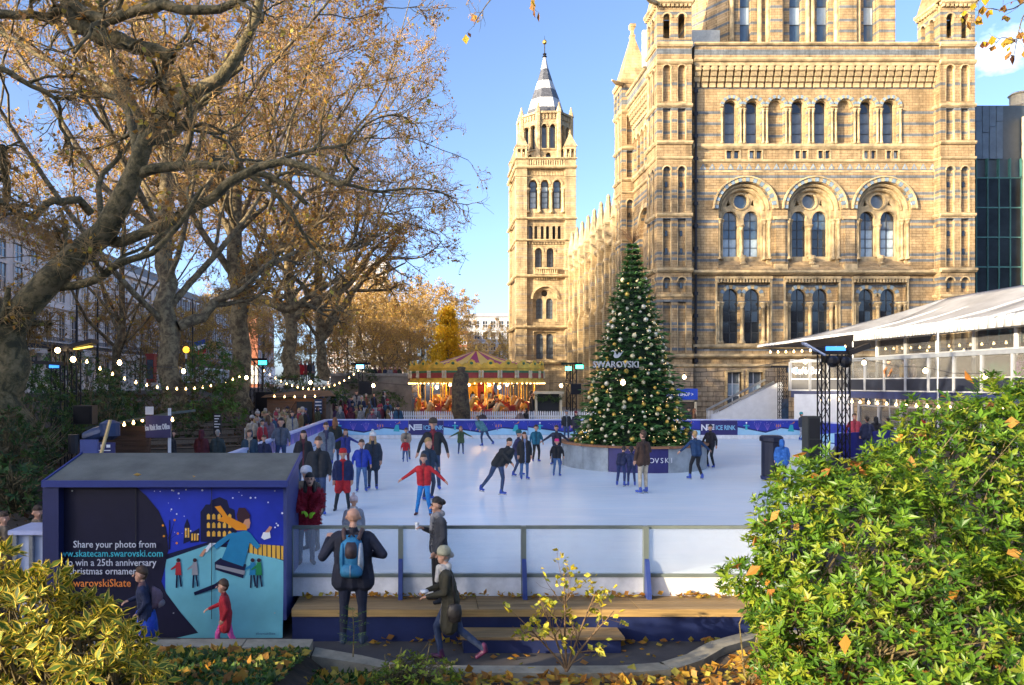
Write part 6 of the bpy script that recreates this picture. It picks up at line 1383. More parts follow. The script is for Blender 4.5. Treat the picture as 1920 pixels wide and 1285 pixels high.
# one horse, then copies
hb = MB(); hb.smooth = True
hb.tube([(-.62, 0, .95), (-.45, 0, 1.0), (0, 0, .93), (.4, 0, 1.0), (.55, 0, 1.08)], [.12, .26, .24, .26, .18], 8)
hb.tube([(.45, 0, 1.05), (.65, 0, 1.32), (.78, 0, 1.58), (.92, 0, 1.62), (1.15, 0, 1.45)], [.2, .15, .13, .12, .06], 8)
for (x, dx, s_) in ((.45, .35, 1), (.45, .2, -1), (-.5, -.3, 1), (-.5, -.12, -1)): hb.tube([(x, s_ * .13, .9), (x + dx * .6, s_ * .14, .55), (x + dx * .5 - .1, s_ * .14, .28), (x + dx * .6, s_ * .14, .1)], [.11, .07, .05, .05], 6)
hb.tube([(-.6, 0, 1.0), (-.8, 0, .85), (-.9, 0, .5)], [.07, .09, .03], 6)
for s_ in (-1, 1): hb.tube([(.82, s_ * .05, 1.66), (.84, s_ * .06, 1.8)], [.04, .01], 5)
hts = [mat('horse_cream', (.66, .46, .22), .35, .1), mat('horse_bay', (.38, .14, .04), .35, .1), mat('horse_gold', (.66, .36, .07), .3, .1)]; hp = []
for m in hts:
    o = hb.build('horse', m, crs, world=False, smooth=True)
    s2 = MB(); s2.prism([(-.28, 1.2), (.22, 1.2), (.3, 1.32), (-.05, 1.24), (-.32, 1.36)], -.18, .18); s2.prism([(-.3, .8), (.24, .8), (.24, 1.19), (-.3, 1.19)], -.27, .27); s2.build('saddle', M_CRIM, o, world=False)
    s3 = MB(); s3.cyl((0, 0, .2), (0, 0, 3.1), .035, n=6); s3.build('pole', M_GLD, o, world=False)
    s4 = MB(); s4.prism([(.45, 1.3), (.7, 1.72), (.62, 1.75), (.35, 1.32)], -.05, .05); s4.build('mane', M_CRM, o, world=False); hp.append(o)
cnt = 0
for (r, nn_) in ((4.3, 16), (3.3, 13), (2.3, 9)):
    for k in range(nn_):
        a = 2 * PI * (k + .3 * r) / nn_; src = hp[(k + nn_) % 3]
        o = src if cnt < 3 and src.get('used') is None else None
        if o is None:
            o = src.copy(); COL.objects.link(o); o.parent = crs
            for g in list(src.children): q = g.copy(); COL.objects.link(q); q.parent = o
        else: o['used'] = 1
        o.location = Vector((CX + r * math.cos(a), CY + r * math.sin(a), 1.25 + .25 * math.sin(k * 2.1))) - crs.location; o.rotation_euler = (0, 0, a + PI / 2); cnt += 1
for o in hp:
    if 'used' in o: del o['used']
for k in range(5):
    a = 2 * PI * k / 5 - PI / 2; ld = bpy.data.lights.new('carousel_lamp', 'POINT'); ld.energy = 38; ld.color = (1, .62, .25); ld.shadow_soft_size = .1; lo = bpy.data.objects.new('carousel_lamp', ld); COL.objects.link(lo); lo.location = (CX + 3.8 * math.cos(a), CY + 3.8 * math.sin(a), 3.9)
for y in (41, 36, 31):
    ld = bpy.data.lights.new('marquee_lamp', 'POINT'); ld.energy = 60; ld.color = (1, .7, .4); ld.shadow_soft_size = .1; lo = bpy.data.objects.new('marquee_lamp', ld); COL.objects.link(lo); lo.location = (29.5, y, 5.8)
# monolith, standing in front of the carousel
mono = thing('carved_monolith', 'tall dark weathered tree trunk sculpture before the carousel', 'sculpture', (at(864, 790, 44.5)[0], 44.5, .9)); b = MB(); b.smooth = True
b.lathe((0, 0, 0), [(.42, 0), (.46, .5), (.5, 1.1), (.56, 1.6), (.52, 2.1), (.5, 2.9), (.46, 3.5), (.42, 3.72), (.3, 3.78), (.22, 3.95), (.26, 4.1), (.1, 4.15)], 11, sy=.8); 
for i, p in enumerate(b.v): a = math.atan2(p[1], p[0]); k = 1 + .06 * math.sin(a * 5 + p[2] * 2) + .04 * math.sin(a * 3 - p[2] * 5); b.v[i] = (p[0] * k + .04 * math.sin(p[2] * 1.7), p[1] * k, p[2])
b.build('trunk', bark_mat('weathered_wood', (.045, .035, .022), (.12, .10, .05), (.10, .06, .035), 3), mono, world=False, smooth=True)
# kiosk right of the carousel
ks = thing('kiosk', 'small dark hatch kiosk with pale frame and garland right of the carousel', 'kiosk', (at(1030, 780, 50)[0], 50, .93)); c = at(1030, 720, 50)
b = MB(); x0, x1 = c[0] - .95, c[0] + .85; b.box(x0, x0 + .15, 50, 52, .93, 3.35); b.box(x1 - .15, x1, 50, 52, .93, 3.35); b.box(x0, x1, 50, 52, .93, 1.9); b.box(x0 - .1, x1 + .1, 49.9, 52.1, 3.35, 3.5); b.build('frame', M_CRM, ks)
MB().box(x0 + .15, x1 - .15, 50.3, 50.4, 1.9, 3.35).build('hatch', M_BLACK, ks); MB().box(x0 + .1, x1 - .1, 49.8, 50.1, 1.86, 1.92).build('counter', M_RIM, ks)
g_ = np.random.default_rng(3); n = 420; gx = g_.uniform(x0, x1, n); pp = np.stack([gx, 49.93 + g_.normal(size=n) * .06, 3.2 - .25 * np.abs(np.sin((gx - x0) * 3.4)) + g_.normal(size=n) * .08], 1); v, f = leaves(pp, nrm(g_.normal(size=(n, 3))), nrm(g_.normal(size=(n, 3))), np.full(n, .14), np.full(n, .04)); npmesh('garland', v, f, M_NEED, ks, tint=np.repeat(pick(DG, n, g_), 2, 0))['kind'] = 'stuff'
# museum shop hut
sh = thing('shop_kiosk', 'small shop hut with a bright blue sign beside the christmas tree', 'kiosk', (at(1285, 780, 47)[0], 47, .93)); c = at(1282, 720, 47)
MB().box(c[0] - 1.0, c[0] + .85, 47.2, 49.2, .93, 3.0).build('wall', M_BLACK, sh); b = MB(); b.box(c[0] - 1.0, c[0] - .9, 47.1, 47.2, .93, 3.0); b.box(c[0] + .72, c[0] + .85, 47.1, 47.2, .93, 3.0); b.box(c[0] - 1.0, c[0] + .85, 47.1, 47.2, 2.9, 3.0); b.build('frame', M_CRM, sh)
MB().box(c[0] - 1.6, c[0] + .86, 46.95, 47.05, 3.03, 3.72).build('sign_board', mat('bright_blue', (.02, .08, .55), .4, .05), sh); text('MUSEUM SHOP >', .31, (c[0] - .35, 46.94, 3.26), M_WHITELET, sh, sx=.8, bold=.008)
MB().box(c[0] - .8, c[0] + .7, 47.15, 47.2, 1.75, 2.85).build('hatch', mat('shop_hatch_brown', (.08, .06, .04), .3), sh)  # hatch in plain dark brown
# ================================================================== blue hut with the poster
HX0, HX1, HY0, HY1 = -5.83, -2.24, 11.85, 12.95
hut = thing('blue_hut', 'dark blue hut with a felt roof and a night skating poster', 'hut', (-4, 12.3, 0))
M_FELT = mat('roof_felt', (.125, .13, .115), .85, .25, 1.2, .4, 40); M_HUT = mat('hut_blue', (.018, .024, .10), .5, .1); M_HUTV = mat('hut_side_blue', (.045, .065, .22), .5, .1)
hw_ = MB(); hw_.box(HX0, HX1, HY0, HY0 + .06, .28, 2.38); hw_.box(HX0, HX1, HY1 - .06, HY1, .28, 2.74); hw_.build('wall', M_HUT, hut)
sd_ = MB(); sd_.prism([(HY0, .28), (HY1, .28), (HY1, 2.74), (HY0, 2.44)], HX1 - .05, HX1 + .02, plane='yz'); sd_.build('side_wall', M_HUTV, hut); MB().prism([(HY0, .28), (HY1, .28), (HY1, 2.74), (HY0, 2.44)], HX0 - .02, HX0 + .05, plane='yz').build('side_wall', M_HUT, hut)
rf_ = MB(); rf_.prism([(11.66, 2.46), (12.98, 2.78), (12.98, 2.82), (11.66, 2.50)], -5.97, -2.19, plane='yz'); rf_.build('roof', M_FELT, hut)
fb2 = MB(); fb2.box(-6.0, -2.165, 11.62, 11.658, 2.41, 2.515); fb2.build('fascia_board', mat('fascia_blue', (.028, .045, .21), .4, .05), hut)
for x in (-5.999, -2.188): 
    q = MB(); q.prism([(11.66, 2.42), (12.98, 2.74), (12.98, 2.84), (11.66, 2.52)], x, x + .028, plane='yz'); q.build('verge_board', _M['fascia_blue'], hut)
MB().box(-6.02, -5.72, 12.96, 13.02, .2, 3.05).build('back_post', M_BLUEP, hut); MB().box(-6.0, -5.75, 11.66, 11.84, .2, 2.4).build('corner_post', M_HUT, hut); MB().box(-2.27, -2.22, 11.82, 11.85, .28, 2.4).build('corner_trim', M_HUTV, hut)
MB().box(HX0 + .1, HX1 - .05, HY0 + .1, HY1 - .1, .28, .4).build('floor', M_HUT, hut)
sl_ = MB()
for (a_, b_) in ((135, 172), (196, 236), (265, 312), (328, 375), (404, 450), (468, 500)): sl_.box((a_ - 800) * 11.84 / 1400, (b_ - 800) * 11.84 / 1400, 11.835, 11.85, 2.405, 2.44)
sl_.build('vent_slots', M_WHITE, hut)
for x_ in (-4.6, -3.4): MB().box(x_ - .004, x_ + .004, 11.80, 11.81, .30, 2.38).build('panel_joint', M_BLACK, hut)
for x_ in (-5.6, -4.0, -2.4):
    for z_ in (.4, 2.33): MB().cyl((x_, 11.79, z_), (x_, 11.80, z_), .012, n=8).build('screw', M_STEEL, hut)
# the poster: flat print on the front, drawn in layers 1 mm apart
pu = lambda px: (px - 800) * 11.84 / 1400; pz = lambda py: CAMZ + (720 - py) * 11.84 / 1400
pst = MB(); D0_ = 11.838; lay = [0]
def L_(pts, mi):
    lay[0] += 1; pst.poly([(pu(x), pz(y)) for x, y in pts], D0_ - .0002 * lay[0], mi)
C_ = {n_: i for i, n_ in enumerate(['night', 'ice', 'navy', 'ink', 'orange', 'teal', 'white', 'gold', 'skin', 'hair', 'red', 'green', 'grey'])}
PM = [mat('poster_night', (.018, .04, .42), .35, .25, .8), mat('poster_ice', (.17, .50, .58), .35, .15, .7), mat('poster_navy', (.014, .013, .035), .35, .1), mat('poster_ink', (.01, .012, .05), .35, 0), mat('poster_orange', (.85, .30, .02), .35, 0), mat('poster_teal', (.02, .22, .42), .35, .1), mat('poster_white', (.8, .82, .85), .35, 0), mat('poster_gold', (.85, .48, .07), .35, 0), mat('poster_skin', (.62, .30, .18), .35, 0), mat('poster_hair', (.05, .02, .03), .35, 0), mat('poster_red', (.42, .03, .04), .35, 0), mat('poster_green', (.02, .22, .08), .35, 0), mat('poster_grey', (.3, .3, .32), .35, 0)]
L_([(112, 912), (535, 912), (530, 1198), (112, 1198)], C_['night'])
L_([(310, 1050), (390, 1022), (480, 1034), (532, 1052), (530, 1198), (310, 1198)], C_['ice'])
L_([(310, 1040), (395, 1015), (480, 1026), (532, 1040), (532, 1052), (480, 1034), (390, 1022), (310, 1050)], C_['ink'])
L_([(455, 1018), (532, 1024), (532, 1050), (455, 1034)], C_['gold'])
for k in range(9): L_([(457 + 8.5 * k, 1019 + .4 * k), (459 + 8.5 * k, 1019 + .4 * k), (459 + 8.5 * k, 1036 + 1.7 * k), (457 + 8.5 * k, 1035 + 1.7 * k)], C_['ink'])
L_([(376, 1016), (376, 960), (386, 946), (394, 946), (396, 938), (412, 932), (426, 938), (430, 952), (440, 956), (446, 1018)], C_['ink'])
for x in (388, 398, 408, 418, 428):
    for y in (966, 982, 998):
        L_([(x, y + 8), (x + 6, y + 8), (x + 6, y), (x + 3, y - 3), (x, y)], C_['gold'])
L_([(344, 1020), (346, 985), (351, 972), (356, 985), (357, 1014)], C_['ink']); L_([(357, 1000), (374, 990), (374, 1016), (357, 1018)], C_['ink'])
for x in (347, 352): L_([(x, 1008), (x + 3, 1008), (x + 3, 990), (x, 990)], C_['gold'])
for x in (359, 364, 369): L_([(x, 1014), (x + 3, 1013), (x + 3, 1000), (x, 1001)], C_['gold'])
# curve of the dark text panel
L_([(112, 912), (255, 912), (275, 930), (298, 958), (312, 990), (316, 1030), (310, 1062), (303, 1090), (312, 1112), (340, 1150), (382, 1198), (112, 1198)], C_['navy'])
rr_ = random.Random(4)
for k in range(60):
    x, y = rr_.uniform(275, 530), rr_.uniform(916, 1005); 
    if 376 < x < 500 and y > 935: continue
    if x < 318 - (990 - y) * .5: continue
    L_(circ_pts(x, y, rr_.choice([.7, 1.0, 1.6, 2.0]), 6), C_['white'])
for x, a in ((318, 0),): 
    L_([(x - 1.5, 1030), (x + 1.5, 1030), (x + 1, 975), (x - .5, 975)], C_['ink'])
    for (ex, ey) in ((306, 985), (328, 975), (334, 1000), (308, 1005), (332, 1018)): L_([(x - .6, 1012), (x + .6, 1012), (ex + .5, ey), (ex - .5, ey)], C_['ink']); L_(circ_pts(ex, ey, 2.2, 7), C_['orange'])
# skater figure
L_([(403, 1054), (414, 1046), (462, 1058), (456, 1084), (404, 1068)], C_['ink']); L_([(436, 1000), (462, 994), (470, 1010), (460, 1052), (456, 1062), (416, 1048)], C_['teal']); L_([(405, 1058), (460, 1070), (459, 1078), (405, 1064)], C_['grey'])
L_([(440, 998), (434, 1008), (406, 1030), (400, 1022), (430, 1000)], C_['teal']); L_([(462, 994), (470, 1000), (489, 1024), (482, 1030), (462, 1010)], C_['teal'])
L_([(406, 1018), (395, 1026), (388, 1036), (384, 1030), (394, 1018)], C_['white']); L_([(388, 1030), (380, 1044), (374, 1042), (384, 1028)], C_['skin']); L_([(490, 1008), (494, 998), (506, 996), (508, 1008), (496, 1012)], C_['white']); L_([(497, 998), (506, 986), (511, 988), (505, 998)], C_['skin'])
L_([(452, 972), (458, 968), (468, 972), (470, 980), (468, 990), (458, 993), (452, 988)], C_['skin']); L_([(444, 966), (448, 952), (460, 952), (470, 966), (468, 972), (460, 974), (455, 984), (448, 984)], C_['hair'])
L_([(403, 950), (414, 948), (428, 968), (462, 984), (464, 994), (444, 994), (424, 980), (408, 976), (418, 968)], C_['orange'])
for (x, c1) in ((335, 'red'), (366, 'grey'), (474, 'teal'), (486, 'green')):
    L_(circ_pts(x, 1050, 4, 8), C_['hair']); L_([(x - 6, 1078), (x + 6, 1078), (x + 4, 1054), (x - 4, 1054)], C_[c1]); L_([(x - 4, 1078), (x - 1, 1078), (x - 2, 1102), (x - 5, 1102)], C_['ink']); L_([(x + 1, 1078), (x + 4, 1078), (x + 7, 1099), (x + 4, 1100)], C_['ink']); L_([(x - 4, 1058), (x - 14, 1066), (x - 14, 1069), (x - 4, 1064)], C_[c1])
L_([(364, 1110), (404, 1094), (412, 1088), (412, 1100), (366, 1116)], C_['ink']); L_([(320, 1198), (420, 1175), (530, 1165), (530, 1198)], C_['ice'])
pst.build('poster', PM, hut)
def ptext(b, px, py, size, m, al='RIGHT', sx=1.0): text(b, size, (pu(px), D0_ - .16, pz(py)), m, hut, align=al, sx=sx, ext=.002, bold=.002)
ML = mat('poster_pale_lettering', (.62, .64, .70), .5, 0); MC = mat('poster_cyan_lettering', (.05, .48, .58), .5, 0); MO = mat('poster_orange_lettering', (.85, .25, .04), .5, 0)
for o_ in ((('Share your photo from'), 296, 1025, .155, ML), ('www.skatecam.swarovski.com', 309, 1042, .155, MC), ('to win a 25th anniversary', 296, 1059, .155, ML), ('Christmas ornament', 266, 1075, .155, ML), ('#SwarovskiSkate', 249, 1098, .175, MO)):
    text(o_[0], o_[3], (pu(o_[1]), D0_ - .07, pz(o_[2])), o_[4], hut, align='RIGHT', sx=.9, ext=.001, bold=.001)
text('#SwarovskiSkate', .045, (pu(518), D0_ - .075, pz(1187)), M_NAVYP, hut, align='RIGHT', ext=.001)
for k, (x, y) in enumerate(((-4.62, 11.75), (-3.62, 11.68))):
    v, f = leaves(np.array([[0, 0, 0.]]), np.array([[.9, .3, .1]]), np.array([[0, 0, 1.]]), np.ones(1), np.array([.8]), .35); o = npmesh('fallen_leaf', v, f, M_LEAFA, None, tint=np.tile([[.65, .38, .08]], (2, 1))); o.location = (x, y, 2.56 + (y - 11.62) * .25); o.scale = (.13 - .04 * k,) * 3; o.rotation_euler = (.25, .1, k * 2)
    tag(o, ['larger fallen yellow leaf lying on the felt roof of the blue hut', 'smaller fallen leaf near the edge of the felt roof'][k], 'leaf')
stk = thing('timber_offcut', 'pale timber lath leaning up behind the hut roof', 'timber', (-6.1, 14, .8)); MB().bar((-6.05, 13.6, 2.3), (-5.85, 13.8, 3.35), .09, .03).build('lath', mat('raw_pine', (.55, .40, .18), .7), stk)
# ================================================================== lighting trusses and lamps
M_TRS = mat('black_truss', (.022, .022, .026), .4, .1, metal=.6); M_CYAN = mat('cyan_lamp', (.05, .8, .8), .3, 0, emit=3.5, ecol=(.02, .75, .72)); M_BLUEL = mat('blue_lamp', (.1, .5, 1), .3, 0, emit=5, ecol=(.08, .45, 1.0)); M_GRNL = mat('green_lamp', (.1, .8, .3), .3, 0, emit=3.5, ecol=(.05, .8, .3))
def truss_col(par, x, y, z0, z1, w):
    b = MB()
    for sx in (-1, 1):
        for sy in (-1, 1): b.cyl((x + sx * w / 2, y + sy * w / 2, z0), (x + sx * w / 2, y + sy * w / 2, z1), w * .09, n=6)
    n_ = max(3, int((z1 - z0) / (w * 1.5))); st = (z1 - z0) / n_
    for k in range(n_):
        za, zb = z0 + k * st, z0 + (k + 1) * st; s_ = 1 if k % 2 else -1
        for sy in (-1, 1): b.cyl((x - s_ * w / 2, y + sy * w / 2, za), (x + s_ * w / 2, y + sy * w / 2, zb), w * .05, n=4, caps=False)
        for sx in (-1, 1): b.cyl((x + sx * w / 2, y - s_ * w / 2, za), (x + sx * w / 2, y + s_ * w / 2, zb), w * .05, n=4, caps=False)
    return b.build('truss_column', M_TRS, par)
def flood(par, c, aim, m=None, s=1.0):
    b = MB(); c = Vector(c); a = Vector(aim).normalized(); b.bar(c - a * .5 * s, c + a * .5 * s, .5 * s, .16 * s); o = b.build('floodlight', M_TRS, par); q = MB(); q.bar(c - a * .46 * s - Vector((0, .0, .09 * s)), c + a * .46 * s - Vector((0, 0, .09 * s)), .44 * s, .03 * s); q.build('lamp_face', m or M_STEEL, o); return o
tr1 = thing('lighting_truss', 'twin black truss tower with floodlight arms in front of the white marquee', 'truss', (17, 31.3, ICE))
for px in (1544, 1582): truss_col(tr1, at(px, 720, 31.3)[0], 31.3, ICE, 5.25, .33)
c = at(1563, 655, 31.3); b = MB(); b.box(c[0] - .8, c[0] + .75, 31.1, 31.5, 5.25, 5.55); b.build('top_frame', M_TRS, tr1)
q = MB(); q.add([(c[0] - 1.35, 30.9, 5.72), (c[0] - .55, 30.9, 5.25), (c[0] - .5, 31.4, 5.3), (c[0] - 1.3, 31.4, 5.78), (c[0] - 1.35, 30.9, 5.66), (c[0] - .55, 30.9, 5.17), (c[0] - .5, 31.4, 5.22), (c[0] - 1.3, 31.4, 5.7)], [(0, 1, 2, 3), (7, 6, 5, 4), (0, 4, 5, 1), (1, 5, 6, 2), (2, 6, 7, 3), (3, 7, 4, 0)]); q.build('floodlight', mat('flood_glass', (.35, .42, .6), .15, .1), tr1)
q = MB(); q.bar((c[0] + .55, 31.2, 5.3), (c[0] + 1.35, 31.1, 5.62), .4, .2); q.build('floodlight', M_TRS, tr1); MB().box(c[0] - .45, c[0] + .35, 31.02, 31.08, 5.4, 5.58).build('lamp_face', mat('dim_blue_lamp', (.03, .12, .5), .3, 0, emit=.6, ecol=(.05, .25, 1)), tr1)
q = MB(); q.ball((c[0] - .22, 30.95, 4.95), .25, 7); q.ball((c[0] + .3, 30.95, 4.92), .24, 7); q.box(c[0] - .5, c[0] + .6, 31.0, 31.3, 4.9, 5.2); q.build('moving_lights', M_TRS, tr1)
spk = thing('loudspeaker', 'tall dark loudspeaker stack left of the truss tower', 'speaker', (at(1524, 720, 30.6)[0], 30.6, ICE)); c2 = at(1524, 720, 30.6); MB().box(c2[0] - .3, c2[0] + .2, 30.4, 30.9, ICE, 2.7).build('cabinet', mat('speaker_green_grey', (.05, .055, .05), .6, .1), spk); q = MB(); q.box(c2[0] - .26, c2[0] + .16, 30.37, 30.4, ICE + .1, 1.75); q.box(c2[0] - .26, c2[0] + .16, 30.37, 30.4, 1.8, 2.62); q.build('grille', M_BLACK, spk)
tr2 = thing('lighting_truss', 'twin truss tower with wide floodlights behind the blue hut', 'truss', (-12, 25, .9))
for px in (109, 139): truss_col(tr2, at(px, 720, 25)[0], 25, .9, 5.2, .3)
c = at(124, 655, 25); b = MB(); b.box(c[0] - .55, c[0] + .5, 24.85, 25.15, 5.1, 5.3); b.build('top_frame', M_TRS, tr2)
for (dx, dz, s_) in ((-.75, .05, -1), (.72, .18, 1)):
    q = MB(); q.bar((c[0] + dx * .4, 24.8, 5.25), (c[0] + dx * 1.5, 24.7, 5.25 + dz), .45, .14); o = q.build('floodlight', M_TRS, tr2); MB().bar((c[0] + dx * .6, 24.72, 5.17), (c[0] + dx * 1.4, 24.62, 5.15 + dz * .6), .2, .03).build('lamp_face', mat('amber_lamp', (.8, .5, .05), .3, 0, emit=.7, ecol=(1, .6, .1)) if s_ > 0 else M_STEEL, o)
q = MB(); q.bar((c[0] - 1.1, 24.9, 4.75), (c[0] + .1, 24.8, 4.68), .3, .12); q.build('floodlight', M_TRS, tr2); MB().box(c[0] - .42, c[0] - .12, 24.7, 24.76, 4.55, 4.68).build('lamp_face', mat('dim_blue_lamp2', (.03, .12, .5), .3, 0, emit=.8, ecol=(.03, .2, 1)), tr2)
for (px, py) in ((108, 657), (137, 674)): MB().ball(at(px, py, 24.5), .09, 6).build('light_bulb', M_BULBW, tr2)
def small_truss(pxs, d, ytop, label, m, two=True, s_=.75, z0=.93):
    c = at(sum(pxs) / len(pxs), ytop, d); t = thing('lighting_truss', label, 'truss', (c[0], d, z0))
    for px in pxs: truss_col(t, at(px, 720, d)[0], d, z0, c[2], .26)
    b = MB(); b.box(c[0] - .7, c[0] + .7, d - .15, d + .15, c[2], c[2] + .14); b.build('top_frame', M_TRS, t); X = [at(px, 720, d)[0] for px in pxs]
    f = MB(); f.box(X[-1] - .05 if len(X) > 1 else X[0] - .3, (X[-1] - .05 if len(X) > 1 else X[0] - .3) + .62, d - .45, d - .2, c[2] - .30, c[2]); o = f.build('floodlight', M_TRS, t); x_ = X[-1] if len(X) > 1 else X[0] - .25
    MB().box(x_, x_ + .5, d - .49, d - .46, c[2] - .28, c[2] - .03).build('lamp_face', m, o); return t
small_truss((473, 488), 48, 676, 'twin truss tower with a cyan lamp in front of the dark trunk', M_CYAN); small_truss((676,), 52, 684, 'single truss mast with a blue lamp above the waiting crowd', M_BLUEL); t4 = small_truss((1066, 1077), 51, 684, 'pair of slim masts with green lamps left of the christmas tree', M_GRNL); c = at(1066, 688, 51); MB().box(c[0] - .3, c[0] + .1, 50.5, 50.55, c[2] - .25, c[2]).build('lamp_face', M_GRNL, t4)
t5 = small_truss((1464, 1472), 46.5, 690, 'slim truss with a bright blue lamp at the corner of the marquee', M_BLUEL); c = at(1468, 740, 46.5); MB().box(c[0] - .2, c[0] + .2, 46.2, 46.3, 1.0, 3.1).build('banner', mat('truss_banner', (.02, .05, .10), .4, .5, 3), t5)
for (px, d, y0, y1, lb_) in ((163, 23, 760, 795, 'large loudspeaker box beside the left truss tower'), (497, 47.5, 735, 790, 'loudspeaker hung on the twin mast by the snack hut'), (686, 51.5, 715, 740, 'small speaker box on the blue lamp mast'), (1078, 50.5, 720, 740, 'small speaker box on the green lamp mast')):
    c = at(px, y1, d); h = (y1 - y0) * d / 1400; sp_ = thing('loudspeaker', lb_, 'speaker', (c[0], d, c[2])); w = h * (.5 if y1 - y0 < 40 else .3); MB().box(c[0] - w, c[0] + w, d - .3, d + .1, c[2], c[2] + h).build('cabinet', M_BLACK, sp_); MB().box(c[0] - w * .9, c[0] + w * .9, d - .32, d - .3, c[2] + .03, c[2] + h - .03).build('grille', M_TRS, sp_)
# string lights
def string_lights(label, pts3, nb, sag, m=M_BULB, r=.045, big=()):
    a, b = Vector(pts3[0]), Vector(pts3[-1]); t = thing('string_lights', label, 'string lights', a); P = []
    for i in range(nb * 2 + 1):
        s_ = i / (nb * 2)
        if len(pts3) == 3: p = (1 - s_) ** 2 * a + 2 * s_ * (1 - s_) * Vector(pts3[1]) + s_ * s_ * b
        else: p = a.lerp(b, s_) - Vector((0, 0, sag * 4 * s_ * (1 - s_)))
        P.append(p)
    MB().tube(P, .012 if a.y < 30 else .02, 4).build('cable', M_BLACK, t); first = None
    for i in range(1, nb * 2, 2):
        if first is None: q = MB(); q.lathe((0, 0, 0), [(r * .4, .02), (r * .5, -r * .5), (r * .95, -r * 1.4), (r * .9, -r * 2.0), (.004, -r * 2.5)], 8); first = q.build('light_bulb', m, t, world=False, smooth=True); o = first
        else: o = first.copy(); COL.objects.link(o)
        o.location = P[i] - a
    return t
string_lights('festoon bulbs drooping from the left truss past the stout plane', [at(150, 668, 25), at(330, 775, 34), at(478, 690, 48)], 19, 0)
string_lights('festoon bulbs drooping over the snack hut to the blue lamp mast', [at(490, 690, 48), at(590, 768, 48), at(676, 690, 52)], 19, 0)
string_lights('small bulbs along the eaves of the snack hut', [at(505, 741, 44.9), at(600, 741, 44.9)], 5, .05)
string_lights('bulbs along the left half of the box office eaves', [at(205, 795, 22), at(275, 782, 24)], 4, .05); string_lights('bulbs above the lettered sign on the box office', [at(278, 789, 23.6), at(328, 783, 24)], 5, .0, r=.05)
string_lights('festoon bulbs beneath the upper terrace of the marquee', [(24.6, 43.6, 3.1), (25.1, 20, 3.1)], 30, .12, r=.07); string_lights('festoon bulbs under the hipped end of the canvas roof', [(21.9, 48.1, 6.15), (24.7, 43.6, 6.3)], 10, .1, r=.06)
string_lights('festoon bulbs inside the glazed upper terrace', [(26.2, 43, 6.1), (26.3, 18, 6.1)], 34, .15, r=.055); string_lights('second row of bulbs hung deeper inside the upper terrace', [(28.5, 43, 6.0), (28.6, 18, 6.0)], 26, .25, r=.055); string_lights('small bulbs under the balcony corner of the marquee', [(22.4, 45.7, 3.2), (24.5, 44.0, 3.2)], 6, .04, r=.07)
def pendant(px, py, d, label, r=.13):
    c = at(px, py, d); t = thing('hanging_lamp', label, 'lamp', c); q = MB(); q.lathe((0, 0, 0), [(.004, -r * 1.3), (r * .8, -r * .8), (r, 0), (r * .6, r * .8), (r * .3, r * 1.1)], 10); q.build('light_bulb', M_BULBW, t, world=False, smooth=True); q = MB(); q.lathe((0, 0, r * 1.1), [(r * .5, 0), (r * .4, r), (.02, r * 1.1)], 8); q.build('socket', M_BLACK, t, world=False); return t
cab = []
for (px, py, d, lb_) in ((224, 680, 30, 'round bulb hanging in front of the white porch'), (344, 696, 34, 'round bulb beside the stout plane trunk'), (462, 708, 42, 'round bulb left of the twin mast'), (582, 717, 46, 'round bulb over the snack hut roof'), (700, 723, 48, 'round bulb right of the blue lamp mast'), (819, 726, 46, 'round bulb hanging before the left half of the carousel'), (936, 726, 46, 'round bulb hanging before the right half of the carousel'), (1052, 723, 44, 'round bulb near the green lamp masts'), (1168, 717, 26.5, 'round bulb in front of the christmas tree lettering'), (1283, 707, 40, 'round bulb above the blue shop sign'), (1510, 678, 36, 'round bulb before the balcony lettering'), (1620, 680, 33, 'round bulb right of the truss tower'), (1735, 695, 30, 'round bulb before the glazed balcony'), (1846, 706, 27, 'round bulb low near the top of the green shrub')):
    pendant(px, py, d, lb_, .062 + .0009 * d); cab.append(Vector(at(px, py - 6, d)))
cbl = thing('lamp_cable', 'long thin cable carrying the round bulbs over the rink', 'cable', cab[0])
for a, b in zip(cab[:-1], cab[1:]): MB().tube([a, a.lerp(b, .5) - Vector((0, 0, .12)), b], .012, 4).build('cable', M_BLACK, cbl)
# ================================================================== huts, signs and bits on the left
M_HUTW = plank_mat('dark_stained_boards', (.075, .045, .03))
bo = thing('box_office', 'low dark timber ticket office with a lettered fascia', 'hut', (-9.5, 25, .9)); xa, xb = at(180, 720, 24)[0], at(327, 720, 24)[0]
for k in range(7): MB().box(xa, xb - .85, 24, 24.06, 1.55 + .16 * k, 1.70 + .16 * k).build('board', M_HUTW, bo)
MB().box(xa, xb - .9, 24.06, 26, .8, 1.5).build('wall', M_BLACK, bo); q = MB(); q.prism([(xa - .3, 2.55), (xb, 3.05), (xb, 3.13), (xa - .3, 2.64)], 23.7, 26.2); q.build('roof', mat('green_grey_felt', (.10, .13, .11), .8, .2), bo)
sgx = at(274, 720, 23.6)[0]; MB().box(sgx, xb + .02, 23.55, 23.62, 2.32, 3.02).build('sign_board', mat('sign_purple_navy', (.06, .05, .14), .45, .1), bo); text('Ice Rink Box Office', .235, ((sgx + xb) / 2, 23.54, 2.58), M_WHITELET, bo, sx=.42, bold=.012, rot=(PI / 2, math.radians(-4), 0))
MB().box(sgx, sgx + .1, 23.62, 23.72, .8, 3.2).build('post', M_HUTW, bo); MB().box(xb - .08, xb, 23.62, 23.7, .8, 3.25).build('post', M_WHITE, bo); MB().box(sgx - .03, sgx + .22, 23.6, 23.64, 3.05, 3.3).build('notice', M_WHITE, bo)
for k in range(3): MB().box(xa + 1.9 + .28 * k, xa + 2.1 + .28 * k, 23.9, 23.98, .9, 1.55).build('poster', [M_WHITE, M_DKB, M_WHITE][k], bo)
